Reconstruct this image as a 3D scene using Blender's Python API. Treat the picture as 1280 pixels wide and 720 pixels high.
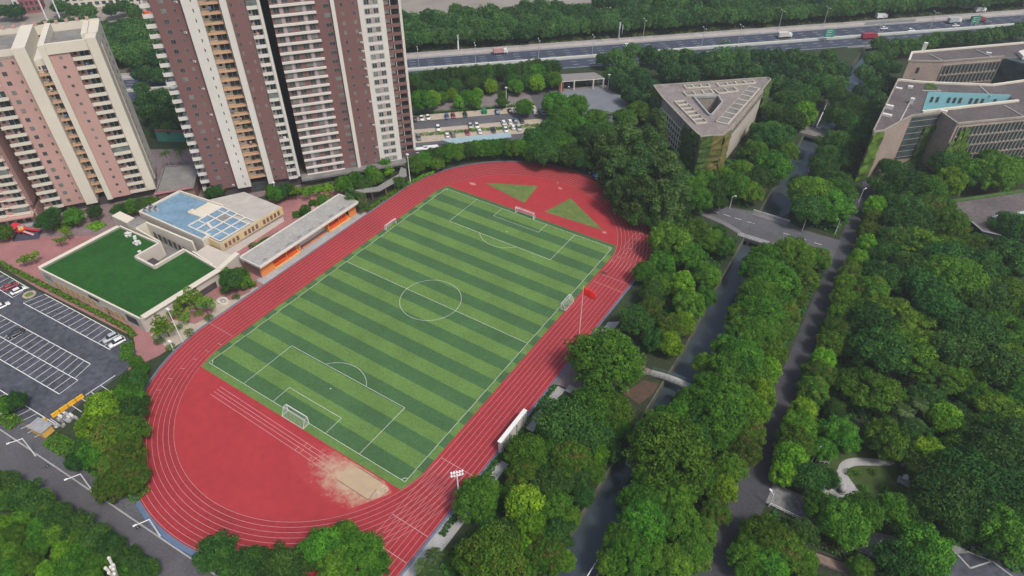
import bpy, math, random
import numpy as np
from mathutils import Vector, Matrix

# ------------------------------------------------------------------ camera, sky, sun
sc = bpy.context.scene
for o in list(bpy.data.objects):
    bpy.data.objects.remove(o)
cam_d = bpy.data.cameras.new('camera'); cam = bpy.data.objects.new('camera', cam_d)
sc.collection.objects.link(cam); sc.camera = cam
cam_d.sensor_width = 36.0; cam_d.lens = 23.323; cam_d.clip_start = 1.0; cam_d.clip_end = 3000.0
CAMPOS = Vector((101.10, -111.92, 130.09))
PITCH, YAW = 0.70032, -0.573164
fw = Vector((math.sin(YAW)*math.cos(PITCH), math.cos(YAW)*math.cos(PITCH), -math.sin(PITCH)))
rt = Vector((math.cos(YAW), -math.sin(YAW), 0)); up = rt.cross(fw)
cam.matrix_world = Matrix(((rt.x, up.x, -fw.x, CAMPOS.x), (rt.y, up.y, -fw.y, CAMPOS.y), (rt.z, up.z, -fw.z, CAMPOS.z), (0, 0, 0, 1)))

SUN_EL, SUN_DIR = math.radians(56), Vector((0.93, -0.30, 0)).normalized()
world = bpy.data.worlds.new('World'); sc.world = world; world.use_nodes = True
wn = world.node_tree.nodes; bgn = wn['Background']
sky = wn.new('ShaderNodeTexSky'); sky.sky_type = 'NISHITA'; sky.sun_disc = False
sky.sun_elevation = SUN_EL; sky.sun_rotation = math.atan2(SUN_DIR.x, SUN_DIR.y)
sky.air_density = 1.0; sky.dust_density = 4.0; sky.ozone_density = 1.0
world.node_tree.links.new(sky.outputs[0], bgn.inputs['Color']); bgn.inputs['Strength'].default_value = 0.125
sun_d = bpy.data.lights.new('sun', 'SUN'); sun = bpy.data.objects.new('sun', sun_d); sc.collection.objects.link(sun)
sun_d.energy = 2.4; sun_d.angle = math.radians(10); sun_d.color = (1.0, 0.94, 0.86)
sdir = Vector((SUN_DIR.x*math.cos(SUN_EL), SUN_DIR.y*math.cos(SUN_EL), math.sin(SUN_EL)))
sun.rotation_euler = (-sdir).to_track_quat('-Z', 'Y').to_euler(); sun.location = (0, 0, 200)
sc.view_settings.view_transform = 'Standard'; sc.view_settings.look = 'None'
sc.view_settings.gamma = 1.0; sc.view_settings.exposure = 0.15; sc.view_settings.use_curve_mapping = False
sc.cycles.volume_bounces = 0

# ------------------------------------------------------------------ helpers
COL = sc.collection
rng = random.Random(7)
MATS = {}
def mat(name, col, rough=0.85, var=0.12, scale=0.6, col2=None, metal=0.0, bump=0.0, spec=0.3, obj=0.0, contrast=None, scale2=None):
    if name in MATS: return MATS[name]
    m = bpy.data.materials.new(name); m.use_nodes = True; nt = m.node_tree; n = nt.nodes; l = nt.links
    b = n['Principled BSDF']; b.inputs['Roughness'].default_value = rough; b.inputs['Metallic'].default_value = metal
    b.inputs['Specular IOR Level'].default_value = spec
    geo = n.new('ShaderNodeNewGeometry')
    tx = n.new('ShaderNodeTexNoise'); tx.inputs['Scale'].default_value = scale; tx.inputs['Detail'].default_value = 6; tx.inputs['Roughness'].default_value = 0.65
    l.new(geo.outputs['Position'], tx.inputs['Vector'])
    rmp = n.new('ShaderNodeValToRGB'); c2 = col2 or tuple(c*(1-var*1.4) for c in col)
    c1 = col if col2 else tuple(min(1, c*(1+var)) for c in col)
    lo, hi = contrast or (0.3, 0.7)
    rmp.color_ramp.elements[0].position = lo; rmp.color_ramp.elements[1].position = hi
    rmp.color_ramp.elements[0].color = (*c2, 1); rmp.color_ramp.elements[1].color = (*c1, 1)
    l.new(tx.outputs['Fac'], rmp.inputs['Fac']); out = rmp.outputs['Color']
    if scale2:
        t2 = n.new('ShaderNodeTexNoise'); t2.inputs['Scale'].default_value = scale2; t2.inputs['Detail'].default_value = 4
        l.new(geo.outputs['Position'], t2.inputs['Vector'])
        mr = n.new('ShaderNodeMapRange'); mr.inputs[1].default_value = .3; mr.inputs[2].default_value = .7; mr.inputs[3].default_value = 1-var*1.5; mr.inputs[4].default_value = 1+var
        l.new(t2.outputs['Fac'], mr.inputs[0])
        hs = n.new('ShaderNodeHueSaturation'); l.new(mr.outputs[0], hs.inputs['Value']); l.new(out, hs.inputs['Color']); out = hs.outputs['Color']
    if obj:
        oi = n.new('ShaderNodeObjectInfo'); mr = n.new('ShaderNodeMapRange'); mr.inputs[3].default_value = 1-obj; mr.inputs[4].default_value = 1+obj
        l.new(oi.outputs['Random'], mr.inputs[0])
        hs = n.new('ShaderNodeHueSaturation'); l.new(mr.outputs[0], hs.inputs['Value']); l.new(out, hs.inputs['Color']); out = hs.outputs['Color']
    l.new(out, b.inputs['Base Color'])
    if bump:
        bp = n.new('ShaderNodeBump'); bp.inputs['Strength'].default_value = bump; bp.inputs['Distance'].default_value = 0.1
        l.new(tx.outputs['Fac'], bp.inputs['Height']); l.new(bp.outputs['Normal'], b.inputs['Normal'])
    MATS[name] = m; return m

def leafmat(name, c1, c2, c3=None, p3=0.82):
    m = bpy.data.materials.new(name); m.use_nodes = True; nt = m.node_tree; n = nt.nodes; l = nt.links
    b = n['Principled BSDF']; b.inputs['Roughness'].default_value = 0.65; b.inputs['Specular IOR Level'].default_value = 0.12
    at_ = n.new('ShaderNodeAttribute'); at_.attribute_name = 'tint'
    oi = n.new('ShaderNodeObjectInfo')
    rmp = n.new('ShaderNodeValToRGB'); e = rmp.color_ramp.elements
    e[0].position = 0.1; e[0].color = (*c1, 1); e[1].position = 0.75 if c3 else 0.95; e[1].color = (*c2, 1)
    if c3:
        k = e.new(p3); k.color = (*c3, 1)
    l.new(at_.outputs['Fac'], rmp.inputs['Fac'])
    mr = n.new('ShaderNodeMapRange'); mr.inputs[3].default_value = 0.72; mr.inputs[4].default_value = 1.35
    l.new(oi.outputs['Random'], mr.inputs[0])
    m2 = n.new('ShaderNodeMath'); m2.operation = 'MULTIPLY'; m2.inputs[1].default_value = 7.31; l.new(oi.outputs['Random'], m2.inputs[0])
    fr = n.new('ShaderNodeMath'); fr.operation = 'FRACT'; l.new(m2.outputs[0], fr.inputs[0])
    mh = n.new('ShaderNodeMapRange'); mh.inputs[3].default_value = 0.480; mh.inputs[4].default_value = 0.515; l.new(fr.outputs[0], mh.inputs[0])
    hs = n.new('ShaderNodeHueSaturation'); l.new(mr.outputs[0], hs.inputs['Value']); l.new(mh.outputs[0], hs.inputs['Hue'])
    l.new(rmp.outputs['Color'], hs.inputs['Color']); l.new(hs.outputs['Color'], b.inputs['Base Color'])
    tr = n.new('ShaderNodeBsdfTranslucent'); l.new(hs.outputs['Color'], tr.inputs['Color'])
    mx = n.new('ShaderNodeMixShader'); mx.inputs[0].default_value = 0.34
    l.new(b.outputs[0], mx.inputs[1]); l.new(tr.outputs[0], mx.inputs[2]); l.new(mx.outputs[0], n['Material Output'].inputs['Surface'])
    MATS[name] = m; return m

class MB:
    """collects shapes; build() links them as one mesh object"""
    def __init__(self): self.v = []; self.f = []; self.mi = []; self.ms = []
    def _m(self, m):
        if m not in self.ms: self.ms.append(m)
        return self.ms.index(m)
    def add(self, vs, fs, m):
        o = len(self.v); self.v += [tuple(p) for p in vs]; k = self._m(m)
        for f in fs: self.f.append(tuple(o+i for i in f)); self.mi.append(k)
    def box(self, x0, x1, y0, y1, z0, z1, m):
        vs = [(x, y, z) for z in (z0, z1) for y in (y0, y1) for x in (x0, x1)]
        self.add(vs, [(0,2,3,1),(4,5,7,6),(0,1,5,4),(2,6,7,3),(0,4,6,2),(1,3,7,5)], m)
    def prism(self, poly, z0, z1, m, mtop=None):
        if poly_area(poly) < 0: poly = poly[::-1]
        n = len(poly); vs = [(x, y, z0) for x, y in poly]+[(x, y, z1) for x, y in poly]
        self.add(vs, [tuple(range(n-1, -1, -1))]+[(i, (i+1) % n, n+(i+1) % n, n+i) for i in range(n)], m)
        self.add([(x, y, z1) for x, y in poly], [tuple(range(n))], mtop or m)
    def sheet(self, poly, z, m):
        if poly_area(poly) < 0: poly = poly[::-1]
        self.add([(x, y, z) for x, y in poly], [tuple(range(len(poly)))], m)
    def wall(self, p, q, t, z0, z1, m, m2=None):
        p = Vector(p[:2]); q = Vector(q[:2]); d = (q-p).normalized(); nn = Vector((-d.y, d.x))*t/2
        self.prism([tuple(p-nn), tuple(q-nn), tuple(q+nn), tuple(p+nn)], z0, z1, m, m2)
    def tube(self, p, q, r0, r1, m, n=8, cap=True):
        p = Vector(p); q = Vector(q); d = (q-p).normalized(); a = d.orthogonal().normalized(); b = d.cross(a)
        vs = []
        for c, r in ((p, r0), (q, r1)):
            for i in range(n):
                t = 2*math.pi*i/n; vs.append(tuple(c+(a*math.cos(t)+b*math.sin(t))*r))
        fs = [(i, (i+1) % n, n+(i+1) % n, n+i) for i in range(n)]
        if cap: fs += [tuple(range(n-1, -1, -1)), tuple(range(n, 2*n))]
        self.add(vs, fs, m)
    def ball(self, c, r, m, n=8, k=5, sz=1.0):
        vs = [(c[0], c[1], c[2]+r*sz)]; fs = []
        for j in range(1, k):
            t = math.pi*j/k
            for i in range(n):
                a = 2*math.pi*i/n; vs.append((c[0]+r*math.sin(t)*math.cos(a), c[1]+r*math.sin(t)*math.sin(a), c[2]+r*sz*math.cos(t)))
        vs.append((c[0], c[1], c[2]-r*sz)); L = len(vs)-1
        for i in range(n):
            fs.append((0, 1+i, 1+(i+1) % n)); fs.append((L, 1+(k-2)*n+(i+1) % n, 1+(k-2)*n+i))
            for j in range(k-2): fs.append((1+j*n+i, 1+(j+1)*n+i, 1+(j+1)*n+(i+1) % n, 1+j*n+(i+1) % n))
        self.add(vs, fs, m)
    def build(self, name, parent=None, off=None, smooth=False):
        me = bpy.data.meshes.new(name); v = self.v
        if off is not None: v = [(x-off[0], y-off[1], z-off[2]) for x, y, z in v]
        me.from_pydata(v, [], self.f)
        for m in self.ms: me.materials.append(m)
        me.polygons.foreach_set('material_index', self.mi)
        if smooth: me.polygons.foreach_set('use_smooth', [True]*len(self.f))
        me.update()
        o = bpy.data.objects.new(name, me); COL.objects.link(o)
        if parent is not None:
            o.parent = parent
        return o

def poly_area(p): return 0.5*sum(p[i][0]*p[(i+1) % len(p)][1]-p[(i+1) % len(p)][0]*p[i][1] for i in range(len(p)))
def thing(name, label, cat, loc=(0, 0, 0), rot=0, group=None):
    o = bpy.data.objects.new(name, None); COL.objects.link(o); o.empty_display_size = 0.5
    o.location = loc; o.rotation_euler = (0, 0, rot); o['label'] = label; o['category'] = cat
    if group: o['group'] = group
    return o
def tag(o, label, cat, group=None):
    o['label'] = label; o['category'] = cat
    if group: o['group'] = group
    return o
def struct(o): o['kind'] = 'structure'; return o
def stuff(o): o['kind'] = 'stuff'; return o
def dup(root, loc, rot=0, scale=None, label=None, group=None):
    r = root.copy(); COL.objects.link(r); r.location = loc; r.rotation_euler = (0, 0, rot)
    if scale: r.scale = scale
    if label: r['label'] = label
    if group: r['group'] = group
    for ch in list(root.children):
        c = ch.copy(); COL.objects.link(c); c.parent = r
        for g in list(ch.children):
            d = g.copy(); COL.objects.link(d); d.parent = c
    return r
class Parts:
    """up to `limit` nearest pieces become parts of their own, the rest one stuff part"""
    def __init__(self, name, parent, limit=98): self.name = name; self.parent = parent; self.items = []; self.limit = limit
    def new(self, x, y, z):
        m = MB(); self.items.append([x, y, z, m]); return m
    def finish(self, zmax=1e9):
        R = Matrix.Translation(self.parent.location) @ Matrix.Rotation(self.parent.rotation_euler[2], 4, 'Z')
        def d(it):
            p = R @ Vector(it[:3]); return (p-CAMPOS).length + (1e5 if p.z > zmax else 0)
        self.items.sort(key=d)
        for it in self.items[:self.limit]: it[3].build(self.name, self.parent)
        rest = MB()
        for it in self.items[self.limit:]:
            m = it[3]; o = len(rest.v); rest.v += m.v
            for f, k in zip(m.f, m.mi): rest.f.append(tuple(o+i for i in f)); rest.mi.append(rest._m(m.ms[k]))
        if rest.v: stuff(rest.build(self.name, self.parent))
ORD = ['nearest', 'second', 'third', 'fourth', 'fifth', 'sixth', 'seventh', 'eighth', 'ninth', 'tenth', 'eleventh', 'twelfth', 'thirteenth', 'fourteenth', 'fifteenth', 'sixteenth', 'seventeenth', 'eighteenth', 'nineteenth']
TENS = ['', '', 'twent', 'thirt', 'fort', 'fift', 'sixt', 'sevent', 'eight', 'ninet']
def ordn(i):
    i += 1
    if i <= 19: return ORD[i-1]
    t, u = divmod(i, 10)
    if u == 0: return TENS[t]+'ieth'
    return TENS[t]+'y-'+('first' if u == 1 else ORD[u-1])
def lerp(a, b, t): return tuple(a[i]+(b[i]-a[i])*t for i in range(len(a)))

# materials
M_red = mat('track_red', (0.32, 0.028, 0.036), 0.8, 0.11, 0.06, scale2=1.1)
M_redD = mat('infield_red', (0.36, 0.033, 0.041), 0.8, 0.06, 0.05, scale2=0.5)
M_line = mat('painted_line', (0.62, 0.50, 0.50), 0.7, 0.1, 2)
M_white = mat('white_paint', (0.75, 0.76, 0.74), 0.6, 0.06, 1)
M_turfL = mat('turf_light', (0.112, 0.210, 0.052), 0.95, 0.13, 0.09, scale2=1.6)
M_turfD = mat('turf_dark', (0.056, 0.130, 0.048), 0.95, 0.13, 0.09, scale2=1.6)
M_asph = mat('asphalt', (0.075, 0.082, 0.103), 0.9, 0.24, 0.12, scale2=.7)
M_asph2 = mat('asphalt_old', (0.105, 0.108, 0.120), 0.9, 0.2, 0.1, scale2=2)
M_hway = mat('motorway_asphalt', (0.050, 0.062, 0.095), 0.85, 0.12, 0.1)
M_conc = mat('concrete', (0.36, 0.36, 0.36), 0.85, 0.12, 0.3, scale2=3)
M_concD = mat('dark_concrete', (0.20, 0.195, 0.19), 0.9, 0.18, 0.3, scale2=3)
M_pave = mat('pink_paving', (0.33, 0.155, 0.155), 0.9, 0.14, 0.12, scale2=2.5)
M_pave2 = mat('grey_pink_paving', (0.22, 0.165, 0.17), 0.9, 0.16, 0.15, scale2=2)
M_beige = mat('beige_paving', (0.42, 0.36, 0.29), 0.9, 0.1, 0.4)
M_soil = mat('soil', (0.028, 0.034, 0.020), 0.95, 0.2, 0.08, col2=(0.035, 0.060, 0.022), scale2=1.2)
M_grass = mat('grass', (0.075, 0.135, 0.030), 0.95, 0.2, 0.3, col2=(0.045, 0.095, 0.022), scale2=3)
M_grassY = mat('worn_grass', (0.17, 0.20, 0.06), 0.95, 0.15, 0.35, col2=(0.075, 0.15, 0.035), scale2=2)
M_sand = mat('sand', (0.43, 0.33, 0.215), 0.95, 0.08, 0.4)
M_pink = mat('pink_render', (0.47, 0.295, 0.26), 0.85, 0.06, 0.08)
M_cream = mat('cream_render', (0.62, 0.58, 0.49), 0.85, 0.06, 0.06)
M_wht = mat('white_render', (0.62, 0.605, 0.56), 0.85, 0.05, 0.1)
M_brown = mat('maroon_tile', (0.185, 0.100, 0.096), 0.75, 0.08, 0.06)
M_orange = mat('peach_render', (0.54, 0.34, 0.21), 0.85, 0.06, 0.1)
M_glass = mat('window_glass', (0.045, 0.065, 0.070), 0.25, 0.5, 0.35, spec=0.5)
M_glassL = mat('curtained_glass', (0.17, 0.20, 0.19), 0.35, 0.4, 0.35, spec=0.5)
M_frame = mat('window_frame', (0.55, 0.55, 0.53), 0.6)
M_frameD = mat('dark_window_frame', (0.24, 0.20, 0.20), 0.6)
M_rail = mat('dark_railing', (0.07, 0.06, 0.065), 0.6)
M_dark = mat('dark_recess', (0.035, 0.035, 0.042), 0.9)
M_roof = mat('grey_roof', (0.23, 0.225, 0.215), 0.9, 0.2, 0.2, scale2=2)
M_metal = mat('grey_metal', (0.45, 0.46, 0.47), 0.5, metal=0.3)
M_steelw = mat('white_steel', (0.72, 0.73, 0.73), 0.5)
M_bark = mat('bark', (0.11, 0.085, 0.065), 0.9, 0.2, 2)
M_barkL = mat('pale_bark', (0.30, 0.28, 0.25), 0.9, 0.2, 2)
M_yellow = mat('yellow_paint', (0.75, 0.42, 0.015), 0.6)
M_oran = mat('orange_wall', (0.66, 0.22, 0.06), 0.8, 0.06)
M_black = mat('black_rubber', (0.02, 0.02, 0.022), 0.8)
# ------------------------------------------------------------------ ground, canal water
CL = [(71.5, -300), (71.5, -50), (71.2, 23), (69.8, 50), (68.3, 90), (67.6, 130), (66.2, 172), (66.2, 212), (68, 300), (70, 900)]
CR = [(80.5, -300), (80.2, -40), (79.6, 40), (78.6, 75), (77.0, 102), (74.8, 150), (75.2, 184), (76.0, 215), (76, 300), (78, 900)]
g = MB()
g.sheet([(-1200, -300)]+CL+[(-1200, 900)], 0, M_soil); g.sheet([(1200, 900)]+CR[::-1]+[(1200, -300)], 0, M_soil)
g.sheet([(60, -300), (90, -300), (90, 900), (60, 900)], -4.2, M_soil)
struct(g.build('ground'))
M_water = bpy.data.materials.new('canal_water'); M_water.use_nodes = True
_n = M_water.node_tree.nodes; _b = _n['Principled BSDF']
_b.inputs['Base Color'].default_value = (0.045, 0.062, 0.075, 1); _b.inputs['Roughness'].default_value = 0.12
_t = _n.new('ShaderNodeTexNoise'); _t.inputs['Scale'].default_value = 0.5; _t.inputs['Detail'].default_value = 5
_g = _n.new('ShaderNodeNewGeometry'); _bp = _n.new('ShaderNodeBump'); _bp.inputs['Strength'].default_value = 0.25; _bp.inputs['Distance'].default_value = 0.08
M_water.node_tree.links.new(_g.outputs['Position'], _t.inputs['Vector']); M_water.node_tree.links.new(_t.outputs['Fac'], _bp.inputs['Height']); M_water.node_tree.links.new(_bp.outputs['Normal'], _b.inputs['Normal'])
w = MB(); w.sheet([(x-0.2, y) for x, y in CL]+[(x+0.2, y) for x, y in CR[::-1]], -2.6, M_water)
struct(w.build('canal_water'))
M_cwall = mat('mossy_canal_wall', (.15, .14, .12), .95, .25, .5, col2=(.05, .07, .04))
for pts, lab, sgn in ((CL, 'concrete retaining wall along the canal on the sports ground side', -1), (CR, 'concrete retaining wall along the canal on the campus road side', 1)):
    m = MB()
    for a, b in zip(pts[:-1], pts[1:]):
        if a[1] > 320: continue
        bb = b if b[1] < 400 else (b[0], 330)
        m.prism([a, (a[0]+0.35*sgn, a[1]), (bb[0]+0.35*sgn, bb[1]), bb], -4.1, 0.2, M_cwall)
    tag(m.build('canal_wall'), lab, 'wall')

def sheet(name, poly, z, m):
    s = MB(); s.sheet(poly, z, m); return struct(s.build(name))
# roads and paving
sheet('estate_paving', [(-190, -62.0), (-104, -60.6), (-60, -57.6), (-55.5, -60), (-49.8, -66), (-47.6, -58), (-47.3, -25), (-47.3, 24), (-60, 38), (-85, 10), (-120, -15), (-150, -40), (-190, -60)], 0.02, M_pave)
sheet('tower_forecourt', [(-200, -58), (-150, -51), (-128, -44.5), (-112, -33), (-108, -22), (-104, -8), (-90, 8), (-60, 46), (-75, 50), (-140, 20), (-200, -20)], 0.04, M_pave2)
sheet('plaza_strip', [(-56.8, -54.6), (-46.9, -55.2), (-47.0, -24), (-50.5, -24), (-56.6, -40)], 0.04, M_beige)
for p in ([(-56.6, -47), (-50, -44.8), (-49.2, -40), (-51, -37.5), (-56.6, -41)], [(-56.4, -38), (-53, -34.5), (-49.5, -32), (-48, -27), (-50.5, -22), (-57, -24)]):
    sheet('red_paving_bed', p, 0.06, M_pave)
sheet('parking_lot_surface', [(-150, -66.5), (-106, -61.6), (-61.0, -58.6), (-54.0, -60.5), (-50.2, -66), (-49.2, -80), (-47, -87), (-53, -91.5), (-95, -92.6), (-150, -95)], 0.05, M_asph)
def road(name, pts, wdt, z, m):
    L = []; R = []
    for i, p in enumerate(pts):
        a = Vector(pts[max(0, i-1)]); b = Vector(pts[min(len(pts)-1, i+1)]); d = (b-a).normalized(); nn = Vector((-d.y, d.x))*wdt/2
        L.append(tuple(Vector(p)+nn)); R.append(tuple(Vector(p)-nn))
    return sheet(name, L+R[::-1], z, m)
# street below the car park: kerb line through (-57.9,-94.6) .. (11.2,-90.1)
def kl(x, off=0): return (x+0.065*off, -90.8+(x-0)*0.0625+off)
sheet('street_pavement', [kl(-190, 4.0), kl(-20, 4.2), kl(-6, 3.2), kl(5, 1.9), kl(60, 1.9), kl(60, 0), kl(-190, 0)], 0.06, M_asph2)
sheet('street', [kl(-190, 0), kl(60, 0), kl(60, -8.5), kl(-190, -8.5)], 0.03, mat('street_asphalt', (0.10, 0.098, 0.108), 0.9, 0.15, 0.12, scale2=2))
m = MB(); m.prism([kl(-190, .12), kl(-190, -.18), kl(60, -.18), kl(60, .12)], 0.0, 0.15, M_conc); struct(m.build('street_kerb'))
for x in (-52, -38, -6.5):
    m = MB(); px, py = kl(x, -0.8); m.box(px-.5, px+.5, py-.35, py+.35, 0.035, 0.06, M_black); m.box(px-.4, px+.4, py-.05, py+.05, 0.05, 0.07, M_metal)
    tag(m.build('drain_cover'), 'dark drain grating in the street, %s' % {-52: 'leftmost of the three along the kerb', -38: 'in front of the middle street lamp', -6.5: 'near the curved blue track edge'}[x], 'drain')
# campus road and bridge road
M_road = mat('campus_asphalt', (0.062, 0.063, 0.074), 0.9, 0.18, 0.15, scale2=2)
sheet('campus_road', [(96.0, -110), (104.4, -110), (104.0, -20), (104, 20), (100.8, 40), (100.4, 60), (101.2, 90), (101, 130), (99.5, 200), (93, 200), (95, 130), (95.6, 90), (95.6, 60), (96, 36)], 0.04, M_road)
sheet('bridge_footway', [(44, 88.2), (60, 85.5), (66.5, 83), (66.5, 85), (60, 87.5), (44, 90)], .07, mat('footway_grey', (.17, .16, .165), .9, .15, .3))
sheet('bridge_approach_left', [(30, 95.5), (58.3, 97.0), (66.5, 99.3), (66.5, 82.6), (60, 85.3), (44, 88), (30, 89)], 0.05, M_asph2)
sheet('bridge_approach_right', [(78.6, 98.8), (83.5, 97.2), (96, 97.5), (96, 81), (78.6, 80.6)], 0.05, M_asph2)
# bridge over the canal
M_footw = mat('footway_grey', (.17, .16, .165), .9, .15, .3)
t = thing('road_bridge', 'grey road bridge with white railings crossing the canal', 'bridge', (72.5, 90, 0))
m = MB(); m.box(-6.2, 6.2, -8.6, 8.9, -0.9, 0.10, M_asph2); m.build('deck', t)
m = MB(); m.box(-6.2, 6.2, 6.3, 8.9, 0.10, 0.24, M_footw); m.build('footway', t)
m = MB(); m.box(-6.2, 6.2, -8.6, -6.4, 0.10, 0.24, M_footw); m.build('footway', t)
m = MB(); m.box(-6.2, 6.2, -6.25, -6.1, 0.10, 0.115, M_white); m.build('edge_line', t)
for yy in (-8.5, 8.75):
    m = MB()
    for i in range(21):
        x = -6.2+i*0.62*1.0; m.box(x-.06, x+.06, yy-.06, yy+.06, .24, 1.0, M_white)
    m.box(-6.3, 6.3, yy-.06, yy+.06, 1.0, 1.1, M_white); m.box(-6.3, 6.3, yy-.05, yy+.05, .55, .62, M_white)
    m.build('railing', t)
for xx in (-2.5, 2.5):
    m = MB(); m.box(xx-.4, xx+.4, -8, 8, -4.1, -0.9, M_concD); m.build('pier', t)
m = MB()
for x in range(30, 66, 4): m.box(x, x+2.4, 91.5, 91.65, 0.055, 0.07, M_white)
for x in (66.6, 78.8, 84, 89): m.box(x-.2, x+2.2, 91.5, 91.65, 0.11 if x < 78.5 else .055, 0.125 if x < 78.5 else .07, M_white)
struct(m.build('road_marking'))
# small arched footbridge
t = thing('footbridge', 'small arched footbridge with green railings over the canal', 'footbridge', (75, 8.5, 0))
dk = MB(); N = 12
def fz(x): return 1.1*(1-(x/8.0)**2)+0.15
for i in range(N):
    x0 = -8+16*i/N; x1 = -8+16*(i+1)/N
    vs = [(x0, -1.0, fz(x0)), (x1, -1.0, fz(x1)), (x1, 1.0, fz(x1)), (x0, 1.0, fz(x0)), (x0, -1.0, fz(x0)-.4), (x1, -1.0, fz(x1)-.4), (x1, 1.0, fz(x1)-.4), (x0, 1.0, fz(x0)-.4)]
    dk.add(vs, [(0,1,2,3), (7,6,5,4), (0,4,5,1), (3,2,6,7)], M_conc)
dk.build('deck', t)
M_grail = mat('green_railing', (0.10, 0.17, 0.13), 0.6)
for yy in (-.95, .95):
    m = MB()
    for i in range(N+1):
        x = -8+16*i/N; m.tube((x, yy, fz(x)), (x, yy, fz(x)+1.1), .04, .04, M_grail, 5)
        if i < N:
            x1 = -8+16*(i+1)/N
            for h in (1.1, .75, .4): m.tube((x, yy, fz(x)+h), (x1, yy, fz(x1)+h), .05, .05, M_grail, 5)
    m.build('railing', t)
sheet('canal_path', [(52, 5.5), (58, 6.2), (67, 7.4), (67, 9.6), (60, 9.2), (52, 9.5)], 0.06, M_pave2)
sheet('canal_terrace', [(64, -2), (69, -3), (70.5, 2), (70.3, 6), (66.5, 5.0)], 0.04, mat('brick_terrace', (0.13, 0.065, 0.05), 0.9, 0.25, 0.5, col2=(.05, .05, .03)))
sheet('canal_bank_brick', [(60.5, 128), (65.6, 128), (65.8, 108), (62, 104)], 0.04, MATS['brick_terrace'])
# walkway beside the track
m = MB()
m.sheet([(48.4, -36), (51.1, -35.8), (51.1, -62), (48.4, -75), (47.3, -75), (47.3, -60)], 0.08, M_conc)
m.sheet([(48.6, -9.0), (51.0, -9.0), (51.0, -25), (48.4, -25)], 0.10, M_conc)
m.sheet([(51.0, -7.0), (58.4, -6.6), (58.4, -9.2), (51.0, -9.4)], 0.12, M_conc)
m.sheet([(48.8, 8), (51.6, 8), (51.6, 22), (48.8, 20)], 0.08, M_conc)
struct(m.build('track_walkway'))
sheet('walkway_plaza', [(47.4, -8.9), (60, -6.5), (64, 8), (56, 12), (47.4, 6)], 0.06, M_pave2)
# lower right crossroads and park
sheet('pale_cross_road', [(104.0, -7.4), (111.6, -7.4), (114, -9.5), (121.5, -9), (124.3, -8.3), (130, -6.6), (138, -2.5), (144.4, .2), (155, 4), (175, 10), (175, -10), (150, -4), (140.3, -4.6), (129, -14), (121, -14.6), (112, -13.2), (104.0, -13.6)], 0.05, mat('pale_road', (0.22, 0.225, 0.23), 0.9, 0.2, 0.3, scale2=1.5))
m = MB(); m.sheet([(128, -15), (140.5, -4.1), (142.4, -2.6), (147.5, -0.6), (175, 4), (175, -40), (140, -40)], 0.08, M_asph); struct(m.build('dark_forecourt'))
m = MB()
for a, b in (((128.2, -14.8), (140.4, -3.9)), ((140.4, -3.9), (143.2, -6.0)), ((143.2, -6.0), (146.8, -1.9)), ((146.8, -1.9), (142.2, -2.3)), ((146.8, -1.9), (160, -7))): m.wall(a, b, 0.3, 0.02, 0.14, M_conc)
struct(m.build('forecourt_kerb'))
sheet('park_lawn', [(112.5, -5), (113.5, 12), (124, 17), (137, 12), (135, 3), (126, -3.5)], 0.04, mat('park_lawn_grass', (0.050, 0.085, 0.022), 0.95, 0.2, 0.3, scale2=2))
pp = [(112.6, -2.2), (114.2, -5), (117.2, -5.6), (120.6, -2.8), (121.6, -0.6), (119.6, 1.6), (117.7, 3.2), (117.0, 5.0), (118.4, 7.2), (121.5, 9.2), (126, 12), (126, 13.6), (120.8, 11.2), (117.0, 8.9), (115.3, 6.2), (115.3, 2.8), (113.2, 1.6)]
def chaikin(p, n=2):
    for _ in range(n): p = [q for i in range(len(p)) for q in (lerp(p[i], p[(i+1) % len(p)], .25), lerp(p[i], p[(i+1) % len(p)], .75))]
    return p
sheet('park_path', chaikin(pp), 0.06, M_conc)
# brown boardwalk behind the fences
t = thing('timber_boardwalk', 'brown boardwalk between long dark railings below the pale cross road', 'boardwalk', (118.5, -20.5, 0), math.radians(8))
m = MB(); m.box(-9, 9, -1.2, 1.2, 0, .3, mat('boardwalk', (0.20, 0.15, 0.12), .9, .2, 1)); m.build('deck', t)
for yy in (-1.3, 1.3, 3.2):
    m = MB(); m.box(-9, 9, yy-.06, yy+.06, 1.0, 1.1, M_rail); m.box(-9, 9, yy-.05, yy+.05, .5, .56, M_rail)
    for i in range(19): m.box(-9+i-.04, -9+i+.04, yy-.04, yy+.04, 0, 1.0, M_rail)
    m.build('railing', t)

# ------------------------------------------------------------------ running track and pitch
YC = 42.4
def oval(r, y0=-YC, y1=YC, n=72):
    return [(r*math.cos(math.pi*i/n), y1+r*math.sin(math.pi*i/n)) for i in range(n+1)]+[(-r*math.cos(math.pi*i/n), y0-r*math.sin(math.pi*i/n)) for i in range(n+1)]
RO = 46.9
right_ext = [(RO, -78), (RO, 73), (40.5, 74.5)]
out = []
for i in range(73):   # top curve starting where the straight extension meets it
    a = math.pi*i/72; x, y = RO*math.cos(a), YC+RO*math.sin(a)
    if x < 36: out.append((x, y))
for i in range(73):
    a = math.pi*i/72; x, y = -RO*math.cos(a), -YC-RO*math.sin(a)
    if x < 22: out.append((x, y))
    else: break
tr = MB()
tr.sheet([(RO, 73.5), (39.0, 75.5)]+out+[(31.4, -79.5), (RO, -79)], 0.09, M_red)
struct(tr.build('running_track'))
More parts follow.
